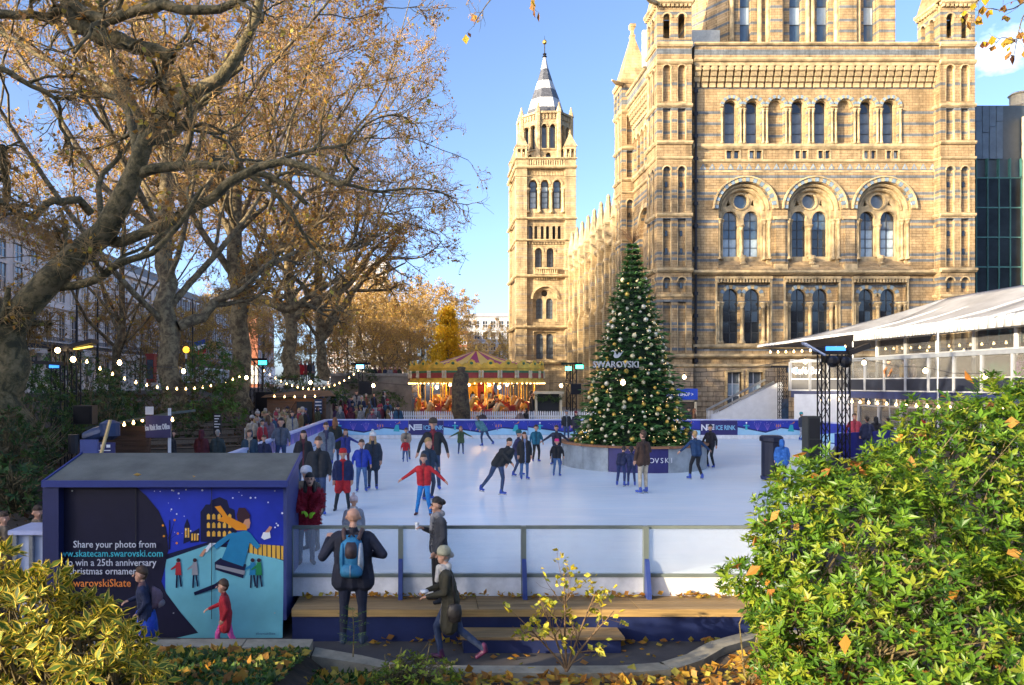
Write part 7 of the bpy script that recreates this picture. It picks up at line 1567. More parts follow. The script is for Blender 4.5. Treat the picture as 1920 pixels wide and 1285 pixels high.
gen = thing('heater_duct', 'dark blue heater with a fat duct behind the hut', 'heater', at(190, 815, 19)); q = MB(); q.tube([at(160, 822, 19), at(180, 815, 19), at(200, 808, 19)], [.16, .19, .17], 12); q.lathe((*at(206, 806, 19)[:2], at(206, 806, 19)[2] - .25), [(.1, 0), (.25, .1), (.25, .42), (.08, .5)], 10); q.build('duct', mat('duct_blue', (.03, .05, .12), .4, .2), gen); MB().cyl(at(138, 850, 18.5), at(138, 815, 18.5), .13, n=10).build('post', M_DARKMETAL, gen)
ab = thing('notice_board', 'dark notice board with white print behind the hut roof', 'notice board', at(180, 850, 18)); q = at(150, 830, 18); e = at(215, 855, 18); MB().box(q[0], e[0], 18, 18.05, e[2] - .1, q[2]).build('board', M_DKB, ab); w = MB()
for k in range(5): w.box(q[0] + .08 + .14 * k, q[0] + .17 + .14 * k, 17.985, 18, q[2] - .12, q[2] - .05)
w.box(q[0] + .06, e[0] - .1, 17.985, 18, q[2] - .2, q[2] - .18); w.box(q[0] + .1, e[0] - .2, 17.985, 18, q[2] - .27, q[2] - .25); w.build('print', M_WHITELET, ab)
mn = thing('menu_sign', 'tall black menu board standing on the wooden steps', 'sign', at(407, 815, 33)); q = at(400, 776, 33); e = at(415, 815, 33); MB().box(q[0], e[0], 33, 33.06, e[2], q[2]).build('board', M_BLACK, mn); w = MB()
for k in range(5): w.box(q[0] + .05, e[0] - .05 - .06 * (k % 3), 32.985, 33, q[2] - .12 - .12 * k, q[2] - .08 - .12 * k)
w.build('print', M_WHITELET, mn)
for i in range(5):
    s_ = thing('timber_step', ['lowest', 'second', 'third', 'fourth', 'topmost'][i] + ' timber edged step climbing the bank beside the queue', 'step', (-9.2 - .8 * i, 29 + 1.4 * i, .9 + .3 * i), group='timber steps on the bank'); MB().bar((-12.2 - .6 * i, 27.5 + 1.2 * i, 1.05 + .28 * i), (-7.4 - .5 * i, 30.5 + 1.3 * i, 1.0 + .28 * i), .1, .22).build('riser', plank_mat('step_timber', (.20, .14, .09)), s_); MB().bar((-12.2 - .6 * i, 27.9 + 1.2 * i, 1.13 + .28 * i), (-7.4 - .5 * i, 30.9 + 1.3 * i, 1.08 + .28 * i), .8, .03).build('tread', M_SOIL, s_)
sn = thing('snack_hut', 'rustic timber snack hut with a curved shingle roof behind the crowd', 'hut', (-8, 46, .93)); xa, xb = at(502, 720, 45.5)[0], at(612, 720, 45.5)[0]
for k in range(11): MB().box(xa, xb, 45.3 + .004 * (k % 2), 45.36, .95 + .2 * k, 1.14 + .2 * k).build('board', plank_mat('hut_boards', (.20, .10, .05)), sn)
MB().box(at(556, 720, 45.2)[0], at(585, 720, 45.2)[0], 45.2, 45.3, .95, 2.95).build('door', mat('dark_doorway', (.015, .02, .025), .5), sn); q = MB(); q.prism([(xa - .3, 3.2), (xb + .6, 3.28), (xb + .3, 3.6), (xa + 2.2, 3.62), (xa, 3.36)], 44.9, 48); q.build('roof', plank_mat('shingle_brown', (.26, .14, .07)), sn)
q = MB(); q.bar((at(535, 775, 45.2)[0], 45.25, 2.0), (at(553, 775, 45.2)[0], 45.25, 3.0), .08, .04); q.bar((at(512, 775, 45.2)[0], 45.25, 1.2), (at(530, 775, 45.2)[0], 45.25, 2.6), .08, .04); q.build('brace', plank_mat('hut_brace', (.3, .15, .07)), sn)
q = at(596, 750, 45); MB().box(q[0] - .22, q[0] + .24, 45.1, 45.15, 2.2, 3.1).build('menu_board', mat('menu_blue', (.03, .06, .14), .4), sn); w = MB()
for k in range(4): w.box(q[0] - .18, q[0] + .2, 45.085, 45.1, 2.3 + .2 * k, 2.36 + .2 * k)
w.build('print', M_WHITELET, sn)
for (px, d, lb_) in ((475, 34, 'pair of navy gate boards at the end of the queue'), (720, 45, 'small purple gate board beside the picket fence')):
    g_ = thing('gate_board', lb_, 'board', at(px, 800, d)); c = at(px, 720, d); MB().box(c[0] - .35, c[0] + .1, d, d + .05, .93, 1.85).build('board', M_NAVY, g_); MB().box(c[0] + .14, c[0] + .5, d, d + .05, .93, 1.8).build('board', mat('lilac_board', (.32, .28, .5), .5), g_); MB().box(c[0] - .4, c[0] - .36, d - .02, d + .06, .93, 2.0).build('post', M_WHITE, g_)
# raised walkway wall with railing
rw2 = thing('walkway_wall', 'grey retaining wall of the raised walkway left of the carousel', 'wall', (-5, 66, .9)); MB().box(-8.5, -1.8, 66, 66.4, .9, 4.7).build('wall', mat('old_concrete', (.24, .21, .17), .85, .25, .8), rw2); MB().box(-8.6, -1.7, 65.9, 66.5, 4.7, 4.95).build('coping', mat('coping_stone', (.33, .30, .25), .8, .2), rw2); MB().box(-1.8, -1.4, 66, 70, .9, 4.7).build('wall', _M['old_concrete'], rw2)
# flag, beacon, lamp posts
fl = thing('flag', 'blue white and red striped flag hanging beside the bright green shrub', 'flag', at(363, 690, 60)); a0 = at(364, 642, 60)
for i, m in enumerate((mat('flag_blue', (.02, .06, .35), .6), M_WHITE, mat('flag_red', (.6, .02, .04), .6))):
    q = MB(); vs = []
    for j in range(6):
        for k in (0, 1): vs.append((a0[0] + .17 * j + .04 * (i + k), 60 + .06 * math.sin(j * 1.4), a0[2] - .36 * (i + k) + .05 * j))
    q.add(vs, [(2 * j, 2 * j + 2, 2 * j + 3, 2 * j + 1) for j in range(5)]); o = q.build('stripe', m, fl); so_ = o.modifiers.new('thickness', 'SOLIDIFY'); so_.thickness = .01
MB().cyl(at(361, 700, 60), at(361, 560, 60), .05, n=6).build('pole', M_DARKMETAL, fl)
bc = thing('crossing_beacon', 'amber globe crossing beacon on a striped post by the road', 'beacon', at(349, 700, 62)); c = at(349, 656, 62); MB().ball(c, .28, 8).build('globe', mat('amber_globe', (.9, .4, .03), .3, 0, emit=.8, ecol=(1, .45, .03)), bc); q = MB(); g0 = c[2] - 3.0
for k in range(6): q.cyl((c[0], 62, g0 + .45 * k), (c[0], 62, g0 + .45 * k + .45), .08, n=8, mi=k % 2)
q.build('post', [M_BLACK, M_WHITE], bc)
pb = thing('red_kiosk', 'narrow red street kiosk in front of the white terrace', 'kiosk', at(284, 700, 62)); c = at(284, 668, 62); q = MB(); q.box(c[0] - .32, c[0] + .32, 61.7, 62.3, c[2] - 2.2, c[2]); q.box(c[0] - .38, c[0] + .38, 61.65, 62.35, c[2], c[2] + .2); q.build('body', M_PORCHD, pb); MB().box(c[0] - .25, c[0] + .25, 61.66, 61.7, c[2] - 1.9, c[2] - .3).build('pane', M_WGL, pb)
for i, (px, d, y0, y1, lb_) in enumerate(((791, 95, 626, 735, 'dark street lamp column left of the yellow ginkgo'), (144, 58, 520, 700, 'tall black lamp column in front of the balcony windows'), (183, 64, 560, 700, 'second black lamp column before the white terrace'))):
    c = at(px, y1, d); t = thing('street_lamp', lb_, 'street lamp', c); top = at(px, y0, d); q = MB(); q.tube([c, (c[0], d, (c[2] + top[2]) / 2), top], [.12, .08, .06], 8); q.build('post', M_DARKMETAL, t); q = MB(); q.lathe((top[0], d, top[2]), [(.08, 0), (.28, .35), (.3, .6), (.1, .8), (.03, 1.0)], 8); q.build('lantern', M_GREYL if False else mat('lantern_glass', (.3, .32, .34), .2), t)
# drain cover like grille by the museum foot
gr = thing('grille_screen', 'white vertical bar screen at the foot of the museum wall', 'screen', at(1336, 780, 58)); c = at(1336, 780, 58)
for k in range(9): MB().box(c[0] - .45 + .11 * k, c[0] - .40 + .11 * k, 58, 58.04, .93, 1.95).build('bar', M_WHITE, gr)
# ================================================================== people
def vv(*a): return Vector(a)
class Fig:
    """body laid out as labelled tapered limbs; grown into one continuous skin by voxel remeshing.
    labels: 0 skin 1 hair 2 top 3 trousers 4 shoes 5 scarf/extra"""
    def __init__(s): s.c = []
    def cap(s, a, b, ra, rb, lab): s.c.append((Vector(a), Vector(b), ra, rb, lab))
    def raw(s):
        mb = MB()
        for a, b, ra, rb, _ in s.c:
            t = b - a; L = t.length
            if L < 1e-5: t = Vector((0, 0, 1))
            t = t.normalized(); ref = Vector((1, 0, 0)) if abs(t.x) < .8 else Vector((0, 1, 0)); u = t.cross(ref).normalized(); w = t.cross(u); n = 10; rings = []
            prof = [(-1 + i / 3 * 1, 0) for i in range(3)]
            pr = [(a - t * ra * math.cos(PI / 2 * i / 3), ra * math.sin(PI / 2 * i / 3)) for i in range(0, 4)] + [(b + t * rb * math.sin(PI / 2 * i / 3), rb * math.cos(PI / 2 * i / 3)) for i in range(0, 4)]
            vs = []
            for p, r in pr:
                for j in range(n): th = 2 * PI * j / n; vs.append(p + (u * math.cos(th) + w * math.sin(th)) * max(r, 1e-4))
            K = len(pr); fs = [(i * n + j, i * n + (j + 1) % n, (i + 1) * n + (j + 1) % n, (i + 1) * n + j) for i in range(K - 1) for j in range(n)] + [tuple(range(n - 1, -1, -1)), tuple(range((K - 1) * n, K * n))]
            mb.add(vs, fs)
        return mb
    def labels(s, C):
        best = np.full(len(C), 1e9); lab = np.zeros(len(C), int)
        for a, b, ra, rb, l in s.c:
            a_ = np.array(a); d = np.array(b) - a_; t = np.clip(((C - a_) @ d) / max(d @ d, 1e-9), 0, 1); q = np.linalg.norm(C - a_ - t[:, None] * d, axis=1) - (ra + (rb - ra) * t); k = q < best; best[k] = q[k]; lab[k] = l
        return lab
def hand(f, w, d, near, lab=0, curl=.5, side=1, hold=None):
    """palm, four fingers of different length and a thumb leaving the side of the palm"""
    d = Vector(d).normalized(); s_ = d.cross(Vector((0, 0, 1))); s_ = s_.normalized() if s_.length > .05 else Vector((1, 0, 0)); s_ = Vector((0, -1, 0)) if abs(d.z) > .8 else s_; n = d.cross(s_).normalized()
    p1 = w + d * .085
    if not near: f.cap(w, p1, .036, .038, lab); f.cap(p1, w + d * .15 + n * .02, .032, .02, lab); f.cap(w + d * .04, w + d * .09 + s_ * .05, .018, .013, lab); return
    for o in (-.025, 0, .025): f.cap(w + s_ * o * .6, p1 + s_ * o, .019, .016, lab)
    for k, (o, L) in enumerate(((-.034, .06), (-.0115, .077), (.0115, .082), (.034, .068))):
        a = p1 + s_ * o; k1 = a + d * L * .5 + n * .008; k2 = k1 + (d * (1 - curl) + n * curl).normalized() * L * .35; k3 = k2 + (d * (1 - 1.5 * curl) + n * curl * 1.3).normalized() * L * .28; f.cap(a, k1, .0095, .009, lab); f.cap(k1, k2, .009, .0082, lab); f.cap(k2, k3, .0082, .007, lab)
    t0 = w + d * .025 + s_ * .03; t1 = t0 + (d * .6 + s_ * .8).normalized() * .04; t2 = t1 + (d * .95 + s_ * .15 + n * .3).normalized() * .032; f.cap(t0, t1, .013, .011, lab); f.cap(t1, t2, .011, .0085, lab)
def figure(lean=(0, 0, 0), arms=None, legs=None, look=(0, -1, 0), coat=0, hair='short', hood=False, bulk=1.0, head=1.0, scarf=False, near=False, gloves=False, toe=None, shorts=False, bare=False, hunch=0, tilt=0):
    f = Fig(); P = vv(0, 0, .95); ln = Vector(lean); Sh = vv(0, 0, 1.43) + ln; N = Sh + vv(0, 0, .09) + ln * .1; look = Vector(look).normalized()
    B = bulk
    # trunk
    for o in (-.085, .085): f.cap(P + vv(o * B, 0, .0), P + (Sh - P) * .5 + vv(o * 1.1 * B, .0, 0), .125 * B, .12 * B, 2); f.cap(P + (Sh - P) * .5 + vv(o * 1.1 * B, 0, 0), Sh + vv(o * 1.35 * B, 0, -.06), .125 * B, .105 * B, 2)
    f.cap(Sh + vv(-.16 * B, 0, -.01), Sh + vv(.16 * B, 0, -.01), .068 * B, .068 * B, 2); f.cap(Sh, N, .075, .062, 2 if not scarf else 5); f.cap(N, N + vv(0, 0, .06), .052, .05, 0)
    if scarf: f.cap(N + vv(-.05, -.03, -.02), N + vv(.05, -.03, -.02), .062, .062, 5); f.cap(N + vv(.03, .05, 0), N + vv(-.03, .05, 0), .06, .06, 5); f.cap(N + look * .1 + vv(0, 0, -.02), N + look * .13 + vv(.02, 0, -.22), .05, .04, 5)
    # head
    H = N + vv(0, 0, .165) + ln * .12 + look * (.02 + .05 * tilt) - vv(0, 0, .03 * tilt); hs = head; up = (vv(0, 0, 1) + look * (-.0 + .35 * tilt)).normalized(); sd = look.cross(up).normalized()
    f.cap(H + up * .02 * hs - look * .015, H + up * .028 * hs - look * .02, .094 * hs, .092 * hs, 0); f.cap(H + up * -.045 * hs + look * .03, H + look * .038 + up * -.075 * hs, .062 * hs, .05 * hs, 0)
    f.cap(H + look * .098 * hs + up * .005, H + look * .118 * hs - up * .022, .012, .017 * hs, 0)
    for sg in (-1, 1): f.cap(H + sd * sg * .094 * hs - up * .005, H + sd * sg * .096 * hs - up * .03, .018, .012, 0)
    if near:
        for sg in (-1, 1): f.cap(H + look * .085 * hs + sd * sg * .035 + up * .02, H + look * .087 * hs + sd * sg * .037 + up * .02, .011, .011, 1); f.cap(H + look * .092 * hs + sd * sg * .022 + up * .043, H + look * .086 * hs + sd * sg * .05 + up * .043, .008, .006, 1)
        f.cap(H + look * .09 * hs - up * .052 - sd * .02, H + look * .09 * hs - up * .052 + sd * .02, .008, .008, 1)
    if hair != 'none':
        f.cap(H + up * .045 * hs - look * .03, H + up * .06 * hs - look * .02, .096 * hs, .092 * hs, 1); f.cap(H - look * .045 * hs + up * .01, H - look * .045 * hs - up * .04, .078 * hs, .06 * hs, 1); f.cap(H + up * .098 * hs + look * .05, H + up * .10 * hs + look * .03, .03, .04, 1)
    if near and hair != 'none': f.c.pop()
    if hair == 'long':
        for sg in (-1, 1): f.cap(H + sd * sg * .075 - look * .02, H + sd * sg * .09 - up * .22 + look * .02, .04, .038, 1)
        f.cap(H - look * .07, H - look * .09 - up * .26, .075, .06, 1)
    if hair == 'bun': f.cap(H - look * .11 + up * .03, H - look * .13 + up * .01, .05, .045, 1)
    if hood:
        f.cap(H + up * .04 - look * .045, H - look * .06 - up * .05, .112, .10, 2); f.cap(H - look * .08 - up * .06, N - look * .05, .09, .1, 2)
        for sg in (-1, 1): f.cap(H + sd * sg * .075 + up * .02 - look * .02, H + sd * sg * .07 - up * .09, .045, .045, 2)
    # legs
    legs = legs or (((-.11, -.02, .52), (-.12, .0, .10)), ((.11, -.02, .52), (.12, 0, .10))); toes = []
    for i, (k, a) in enumerate(legs):
        sg = -1 if i == 0 else 1; k = Vector(k); a = Vector(a); h = P + vv(sg * .085 * B, 0, -.03); f.cap(h, k, .098 * B, .064, 3); f.cap(k, k.lerp(a, .35), .062, .06, 0 if bare else 3); f.cap(k.lerp(a, .35), a, .06, .045, 0 if bare else 3)
        td = Vector(toe[i]) if toe else vv(sg * .25, -1, 0); td = td.normalized(); f.cap(a + vv(0, 0, .05), a + vv(0, 0, -.02) - td * .015, .05, .05, 4); f.cap(a - vv(0, 0, .045) - td * .03, a - vv(0, 0, .055) + td * .13, .045, .036, 4); toes.append((a - vv(0, 0, .09), td))
    if shorts:
        for i, (k, a) in enumerate(legs): sg = -1 if i == 0 else 1; h = P + vv(sg * .085, 0, -.03); f.cap(h, h.lerp(Vector(k), .75), .125, .12, 5)
    if coat:
        c = P * 1; m = (Vector(legs[0][0]) + Vector(legs[1][0])) / 2
        for o in (-.09, 0, .09): f.cap(P + vv(o * B, .0, .08), P.lerp(m, coat) + vv(o * 1.35 * B, 0, 0), .13 * B, .125 * B, 2)
    # arms
    arms = arms or (((-.27, .0, 1.16), (-.27, -.05, .92)), ((.27, 0, 1.16), (.27, -.05, .92)))
    for i, (e, w) in enumerate(arms):
        sg = -1 if i == 0 else 1; e = Vector(e) + ln * .6; w = Vector(w) + ln * .3; s_ = Sh + vv(sg * .185 * B, 0, -.025); f.cap(s_, e, .066 * B, .052 * B, 2); f.cap(e, w, .052 * B, .04, 2); hand(f, w, w - e, near, 5 if gloves else 0)
    f.head = H; f.look = look; f.up = up; f.toes = toes; f.N = N; f.Sh = Sh; return f
BASE = {}
SK_T = [(-.2, -1, 0), (.2, -1, 0)]
skl = (((-.13, -.10, .53), (-.15, .02, .12)), ((.13, -.10, .53), (.15, .02, .12)))
poses = dict(
    stand=dict(), coatwoman=dict(coat=.55, hair='long', bulk=1.02), skate=dict(legs=skl, arms=(((-.32, -.02, 1.18), (-.38, -.10, .96)), ((.32, -.02, 1.18), (.38, -.1, .96)))),
    glide=dict(lean=(0, -.08, -.02), legs=(((-.14, -.12, .53), (-.22, .03, .12)), ((.13, -.16, .54), (.20, -.12, .12))), arms=(((-.42, -.02, 1.22), (-.62, -.10, 1.08)), ((.42, -.02, 1.22), (.6, -.1, 1.05))), hair='short'),
    girl=dict(coat=.3, hair='long', legs=skl, arms=(((-.42, 0, 1.28), (-.64, -.06, 1.18)), ((.42, 0, 1.28), (.64, -.06, 1.18))), head=1.12),
    child=dict(legs=skl, head=1.22, bulk=1.05, arms=(((-.3, -.02, 1.2), (-.32, -.1, .98)), ((.3, -.02, 1.2), (.32, -.1, .98)))),
    stride=dict(lean=(.28, -.02, -.05), legs=(((-.22, 0, .60), (-.50, .04, .22)), ((.16, -.04, .52), (.12, 0, .12))), arms=(((.12, -.22, 1.15), (.30, -.25, 1.02)), ((.26, .1, 1.18), (.22, .0, .96))), look=(.6, -.8, 0), toe=[(.5, -.8, 0), (1, -.3, 0)], tilt=.4),
    away=dict(coat=.15, arms=(((-.26, .02, 1.2), (-.16, -.2, 1.22)), ((.28, 0, 1.18), (.28, -.06, .95)))),
    bend=dict(lean=(0, -.34, -.16), arms=(((-.22, -.34, 1.12), (-.16, -.48, .92)), ((.22, -.34, 1.12), (.16, -.48, .92))), legs=skl, tilt=.8), hoodie=dict(hood=True, coat=.3, bulk=1.1), longcoat=dict(coat=.7, hood=False, bulk=1.08, scarf=True), bunwoman=dict(coat=.35, hair='bun', scarf=True), shorts=dict(legs=(((-.15, -.08, .54), (-.22, 0, .12)), ((.13, -.08, .54), (.17, 0, .12))), head=1.2, bulk=1.08, shorts=True))
NEARP = dict(
    backpacker=dict(near=True, hair='none', bulk=1.2, look=(.05, -1, 0), tilt=.3, coat=.25, arms=(((-.40, .06, 1.20), (-.22, -.22, 1.14)), ((.40, .04, 1.16), (.36, -.22, 1.34))), legs=(((-.12, .0, .52), (-.13, .03, .10)), ((.12, 0, .52), (.13, .03, .10)))),
    cupwoman=dict(near=True, hair='bun', scarf=True, bulk=1.0, look=(-.1, -1, -.25), tilt=.35, coat=.12, arms=(((-.26, .02, 1.14), (-.19, -.20, 1.24)), ((.25, 0, 1.16), (.20, -.12, .92)))),
    walker=dict(near=True, hair='bun', scarf=True, coat=.85, bulk=1.12, lean=(0, -.08, 0), arms=(((-.24, -.06, 1.16), (-.16, -.34, 1.10)), ((.24, -.05, 1.16), (.14, -.34, 1.08))), legs=(((-.09, -.22, .54), (-.09, -.16, .11)), ((.09, .14, .54), (.09, .52, .24))), toe=[(-.05, -1, .1), (.05, -.9, -.6)]),
    packboy=dict(near=True, hair='short', head=1.2, bulk=1.1, lean=(0, -.06, 0), arms=(((-.26, -.06, 1.2), (-.2, -.3, 1.14)), ((.26, .06, 1.2), (.24, -.1, 1.0))), legs=(((-.1, -.16, .54), (-.1, -.12, .11)), ((.1, .1, .54), (.1, .42, .2))), coat=.5),
    redgirl=dict(near=True, hair='short', head=1.25, bulk=1.08, coat=.5, lean=(0, -.05, 0), arms=(((-.25, -.12, 1.2), (-.2, -.38, 1.12)), ((.25, .05, 1.2), (.24, -.05, .98))), legs=(((-.1, -.2, .55), (-.1, -.22, .11)), ((.1, .12, .54), (.1, .36, .16)))),
    leaner=dict(near=True, hair='long', bulk=1.15, coat=.3, lean=(.05, -.12, -.02), arms=(((-.24, -.26, 1.2), (-.1, -.46, 1.12)), ((.24, -.28, 1.2), (.12, -.46, 1.1))), gloves=True),
    hugger=dict(near=False, hair='short', lean=(.1, -.25, -.08), tilt=.7, coat=.3, bulk=1.1))
_tmp = []
for nm, kw in list(poses.items()) + list(NEARP.items()):
    f = figure(**kw); mb = f.raw(); me = bpy.data.meshes.new('body'); me.from_pydata([tuple(v) for v in mb.v], [], mb.f); o = bpy.data.objects.new('tmp_body', me); COL.objects.link(o)
    r = o.modifiers.new('r', 'REMESH'); r.mode = 'VOXEL'; r.voxel_size = .0085 if kw.get('near') else .021; r.use_smooth_shade = True
    sm = o.modifiers.new('s', 'SMOOTH'); sm.iterations = 2 if kw.get('near') else 1; sm.factor = .5; _tmp.append((nm, f, o))
bpy.context.view_layer.update(); _dg = bpy.context.evaluated_depsgraph_get()
for nm, f, o in _tmp:
    me = bpy.data.meshes.new_from_object(o.evaluated_get(_dg)); me.name = 'body_' + nm
    for k in range(6): me.materials.append(None)
    n = len(me.polygons); C = np.empty(n * 3, np.float32); me.polygons.foreach_get('center', C); C = C.reshape(-1, 3).astype(float)
    lab_ = f.labels(C)
    zip_ = (lab_ == 2) & (np.abs(C[:, 0] - f.Sh.x * (C[:, 2] - .95) / .48) < (.012 if poses.get(nm) is None else .022)) & (C[:, 1] < f.Sh.y * .5 - .02); hem_ = (lab_ == 2) & (np.linalg.norm(C - np.array(f.N), axis=1) < .105); lab_[(zip_ | hem_) & (nm != 'leaner')] = 5
    me.polygons.foreach_set('material_index', lab_.astype(np.int32)); me.polygons.foreach_set('use_smooth', np.ones(n, bool)); z = np.empty(len(me.vertices) * 3, np.float32); me.vertices.foreach_get('co', z); z = z.reshape(-1, 3)
    BASE[nm] = (me, f, float(z[:, 2].max()), float(z[:, 2].min())); bpy.data.objects.remove(o)
def cm(c, rough=.8):
    k = 'cloth_%02x%02x%02x' % tuple(int(max(0, min(1, x)) * 255) for x in c); return mat(k, c, rough, .22, 7.0, .9, 13)
SKIN = mat('skin', (.58, .31, .20), .5, .06); SKIN2 = mat('skin_tan', (.36, .19, .12), .5, .06)
HAIRC = dict(dark=(.025, .018, .014), brown=(.085, .045, .022), blond=(.42, .27, .10), red=(.28, .11, .04), grey=(.35, .33, .3))
JEAN = (.035, .06, .13); JEANL = (.06, .13, .28); BLK = (.014, .014, .017); NAVYC = (.016, .022, .065); SKATE = (.03, .08, .42)
hat_me = {}
def hat_obj(kind, c, par, f):
    b = MB(); b.smooth = True
    if kind in ('beanie', 'pom'): b.lathe((0, 0, 0), [(.112, -.03), (.116, .0), (.115, .03), (.105, .07), (.07, .105), (.02, .12), (.004, .122)], 14); 
    if kind == 'pom': b.ball((0, 0, .15), .045, 6)
    if kind == 'cap': b.lathe((0, 0, 0), [(.108, 0), (.108, .04), (.08, .09), (.01, .11)], 12); b.box(-.08, .08, -.19, -.08, .0, .015)
    if kind == 'helmet': b.lathe((0, 0, 0), [(.12, -.02), (.125, .03), (.11, .08), (.06, .12), (.004, .13)], 14)
    k = 'hat_' + kind
    if k not in hat_me: o = b.build('hat', cm(c), None, smooth=True); hat_me[k] = o.data; bpy.data.objects.remove(o)
    o = link('hat', hat_me[k], par); o.location = f.head + f.up * .05 - f.look * .012; o.material_slots[0].link = 'OBJECT'; o.material_slots[0].material = cm(c); o.rotation_euler = (0, 0, math.atan2(f.look.x, -f.look.y)); return o
blade_me = None
used_labels = set()
def person(pose, x, y, z, h, rz, label, hair='dark', top=BLK, bot=JEAN, shoes=BLK, extra=None, hat=None, hatc=None, skates=False, group=None, skin=None):
    me, f, zt, zb = BASE[pose]; o = bpy.data.objects.new('person', me); COL.objects.link(o); H = zt - zb; s_ = h / H
    for i, m in enumerate((skin or SKIN, cm(HAIRC[hair], .6), cm(top), cm(bot), cm(SKATE if skates else shoes, .5), cm(extra or tuple(q * .55 + .012 for q in top)))): o.material_slots[i].link = 'OBJECT'; o.material_slots[i].material = m
    o.scale = (s_,) * 3; o.location = (x, y, z - zb * s_ + (.03 if skates else 0)); o.rotation_euler = (0, 0, rz)
    if skates:
        for (p, td) in f.toes:
            b = MB(); k = 'blade'
            if k not in hat_me: b.box(-.004, .004, -.17, .11, -.035, -.012); b.box(-.012, .012, -.12, -.07, -.015, .03); b.box(-.012, .012, .03, .07, -.015, .03); q = b.build('skate_blade', M_STEEL, None); hat_me[k] = q.data; bpy.data.objects.remove(q)
            q = link('skate_blade', hat_me[k], o); q.location = p; q.rotation_euler = (0, 0, math.atan2(td.x, -td.y))
    if hat: hat_obj(hat, hatc, o, f)
    used_labels.add(label); return tag(o, label, 'person', group)
def on_ice(pose, px, fy, hp, rz, label, **k):
    d = 1400 * (CAMZ - ICE) / (fy - 720); k.setdefault('skates', True); k.setdefault('group', 'skaters on the ice'); return person(pose, (px - 800) * d / 1400, d, ICE, hp * d / 1400, math.radians(rz), label, **k)
RED = (.55, .02, .025); BLUEC = (.02, .05, .38); GREENC = (.06, .10, .04); BEIGE = (.36, .28, .2); TEALC = (.02, .30, .34); WHT = (.7, .68, .66); PINK = (.75, .03, .20); BROWN = (.10, .06, .035); GREYC = (.17, .19, .22)
on_ice('stand', 597, 966, 146, 8, 'man in plain black jacket and jeans skating toward the hut', hair='brown', top=(.02, .022, .026), extra=BLK)
on_ice('coatwoman', 569, 918, 110, 5, 'dark haired woman in black jacket with maroon scarf', hair='dark', top=BLK, extra=(.1, .02, .03))
on_ice('shorts', 643, 957, 118, 5, 'child in navy jacket and red shorts wearing a red knitted hat', top=(.02, .03, .10), bot=(.03, .035, .04), extra=RED, hat='beanie', hatc=RED, skates=False, shoes=(.05, .055, .06))
on_ice('child', 678, 922, 97, 5, 'boy in bright blue ski jacket with white stripes', hair='brown', top=BLUEC, bot=JEANL)
on_ice('coatwoman', 699, 918, 106, 0, 'long haired blond girl in dark coat and white woolly hat', hair='blond', top=(.03, .04, .06), hat='pom', hatc=WHT, bot=(.03, .04, .07))
on_ice('longcoat', 611, 893, 100, 15, 'woman in pale grey poncho over jeans beside the barrier', hair='brown', top=GREYC, extra=(.05, .05, .1), bot=JEANL)
on_ice('coatwoman', 628, 872, 88, 170, 'tall figure in long black green coat by the barrier corner', hair='red', top=(.02, .025, .02), bot=JEAN)
on_ice('girl', 648, 880, 75, 0, 'girl in royal navy dress coat with both arms stretched out', hair='brown', top=(.03, .04, .22), bot=(.1, .02, .06))
on_ice('bend', 762, 862, 60, 0, 'adult in fawn jacket stooping over a small child', hair='brown', top=BEIGE, bot=(.12, .14, .16))
on_ice('child', 760, 867, 45, 0, 'small child in red top held by the stooping adult', hair='brown', top=RED, bot=JEANL)
on_ice('skate', 812, 918, 132, -5, 'tall bearded skater in dark jacket with helmet like cap', hair='grey', top=(.02, .02, .025), extra=(.2, .02, .03), hat='beanie', hatc=(.05, .04, .03))
on_ice('child', 803, 938, 116, 40, 'fair haired boy in dark top just behind the red jacket', hair='blond', top=(.03, .05, .08), bot=(.04, .05, .08))
on_ice('glide', 795, 966, 116, -6, 'boy in red jacket and bright blue trousers gliding forward', hair='brown', top=RED, bot=(.02, .22, .55), shoes=(.1, .02, .02), skates=False)
on_ice('girl', 864, 852, 52, 0, 'girl in moss green coat with reddish hair', hair='red', top=GREENC, bot=JEAN)
on_ice('stride', 908, 837, 57, 180, 'skater in grey and turquoise jacket passing the far barrier', hair='brown', top=(.08, .22, .26), bot=JEAN)
on_ice('stride', 933, 928, 106, 0, 'skater in black jacket leaning hard into a long stride', hair='dark', top=(.018, .02, .022), bot=JEAN)
on_ice('coatwoman', 983, 899, 88, 12, 'woman with long brown hair in open dark jacket', hair='brown', top=(.02, .02, .022), extra=(.2, .25, .4), bot=JEANL)
on_ice('glide', 968, 892, 84, 60, 'skater in purple grey top half hidden by long brown hair', hair='dark', top=(.06, .05, .12), bot=JEAN, hat='helmet', hatc=(.02, .12, .12))
on_ice('child', 1005, 866, 69, 10, 'boy in black and turquoise jacket', hair='dark', top=(.02, .16, .25), bot=BLK)
on_ice('child', 1044, 893, 70, 0, 'child in dark coat with shocking pink hat beside the planter', top=BLK, bot=JEANL, hat='beanie', hatc=PINK)
on_ice('glide', 1044, 872, 74, -20, 'adult in dark blue coat behind the pink hat', hair='brown', top=(.02, .025, .05), bot=JEAN)
on_ice('stand', 1062, 828, 58, 0, 'man in dark jacket with grey cap by the far barrier', top=(.015, .018, .022), extra=GREYC, hat='cap', hatc=GREYC)
on_ice('coatwoman', 1080, 826, 54, 0, 'woman in maroon hat waiting beside the grey cap man', top=(.03, .03, .05), hat='beanie', hatc=(.2, .03, .04))
on_ice('away', 1206, 925, 117, -150, 'man in brown leather jacket and cream trousers standing before the planter', hair='brown', top=(.07, .035, .02), bot=(.5, .42, .3))
on_ice('bend', 1164, 912, 72, 150, 'child in navy bending forward beside the brown jacket man', hair='dark', top=NAVYC, bot=(.02, .035, .12))
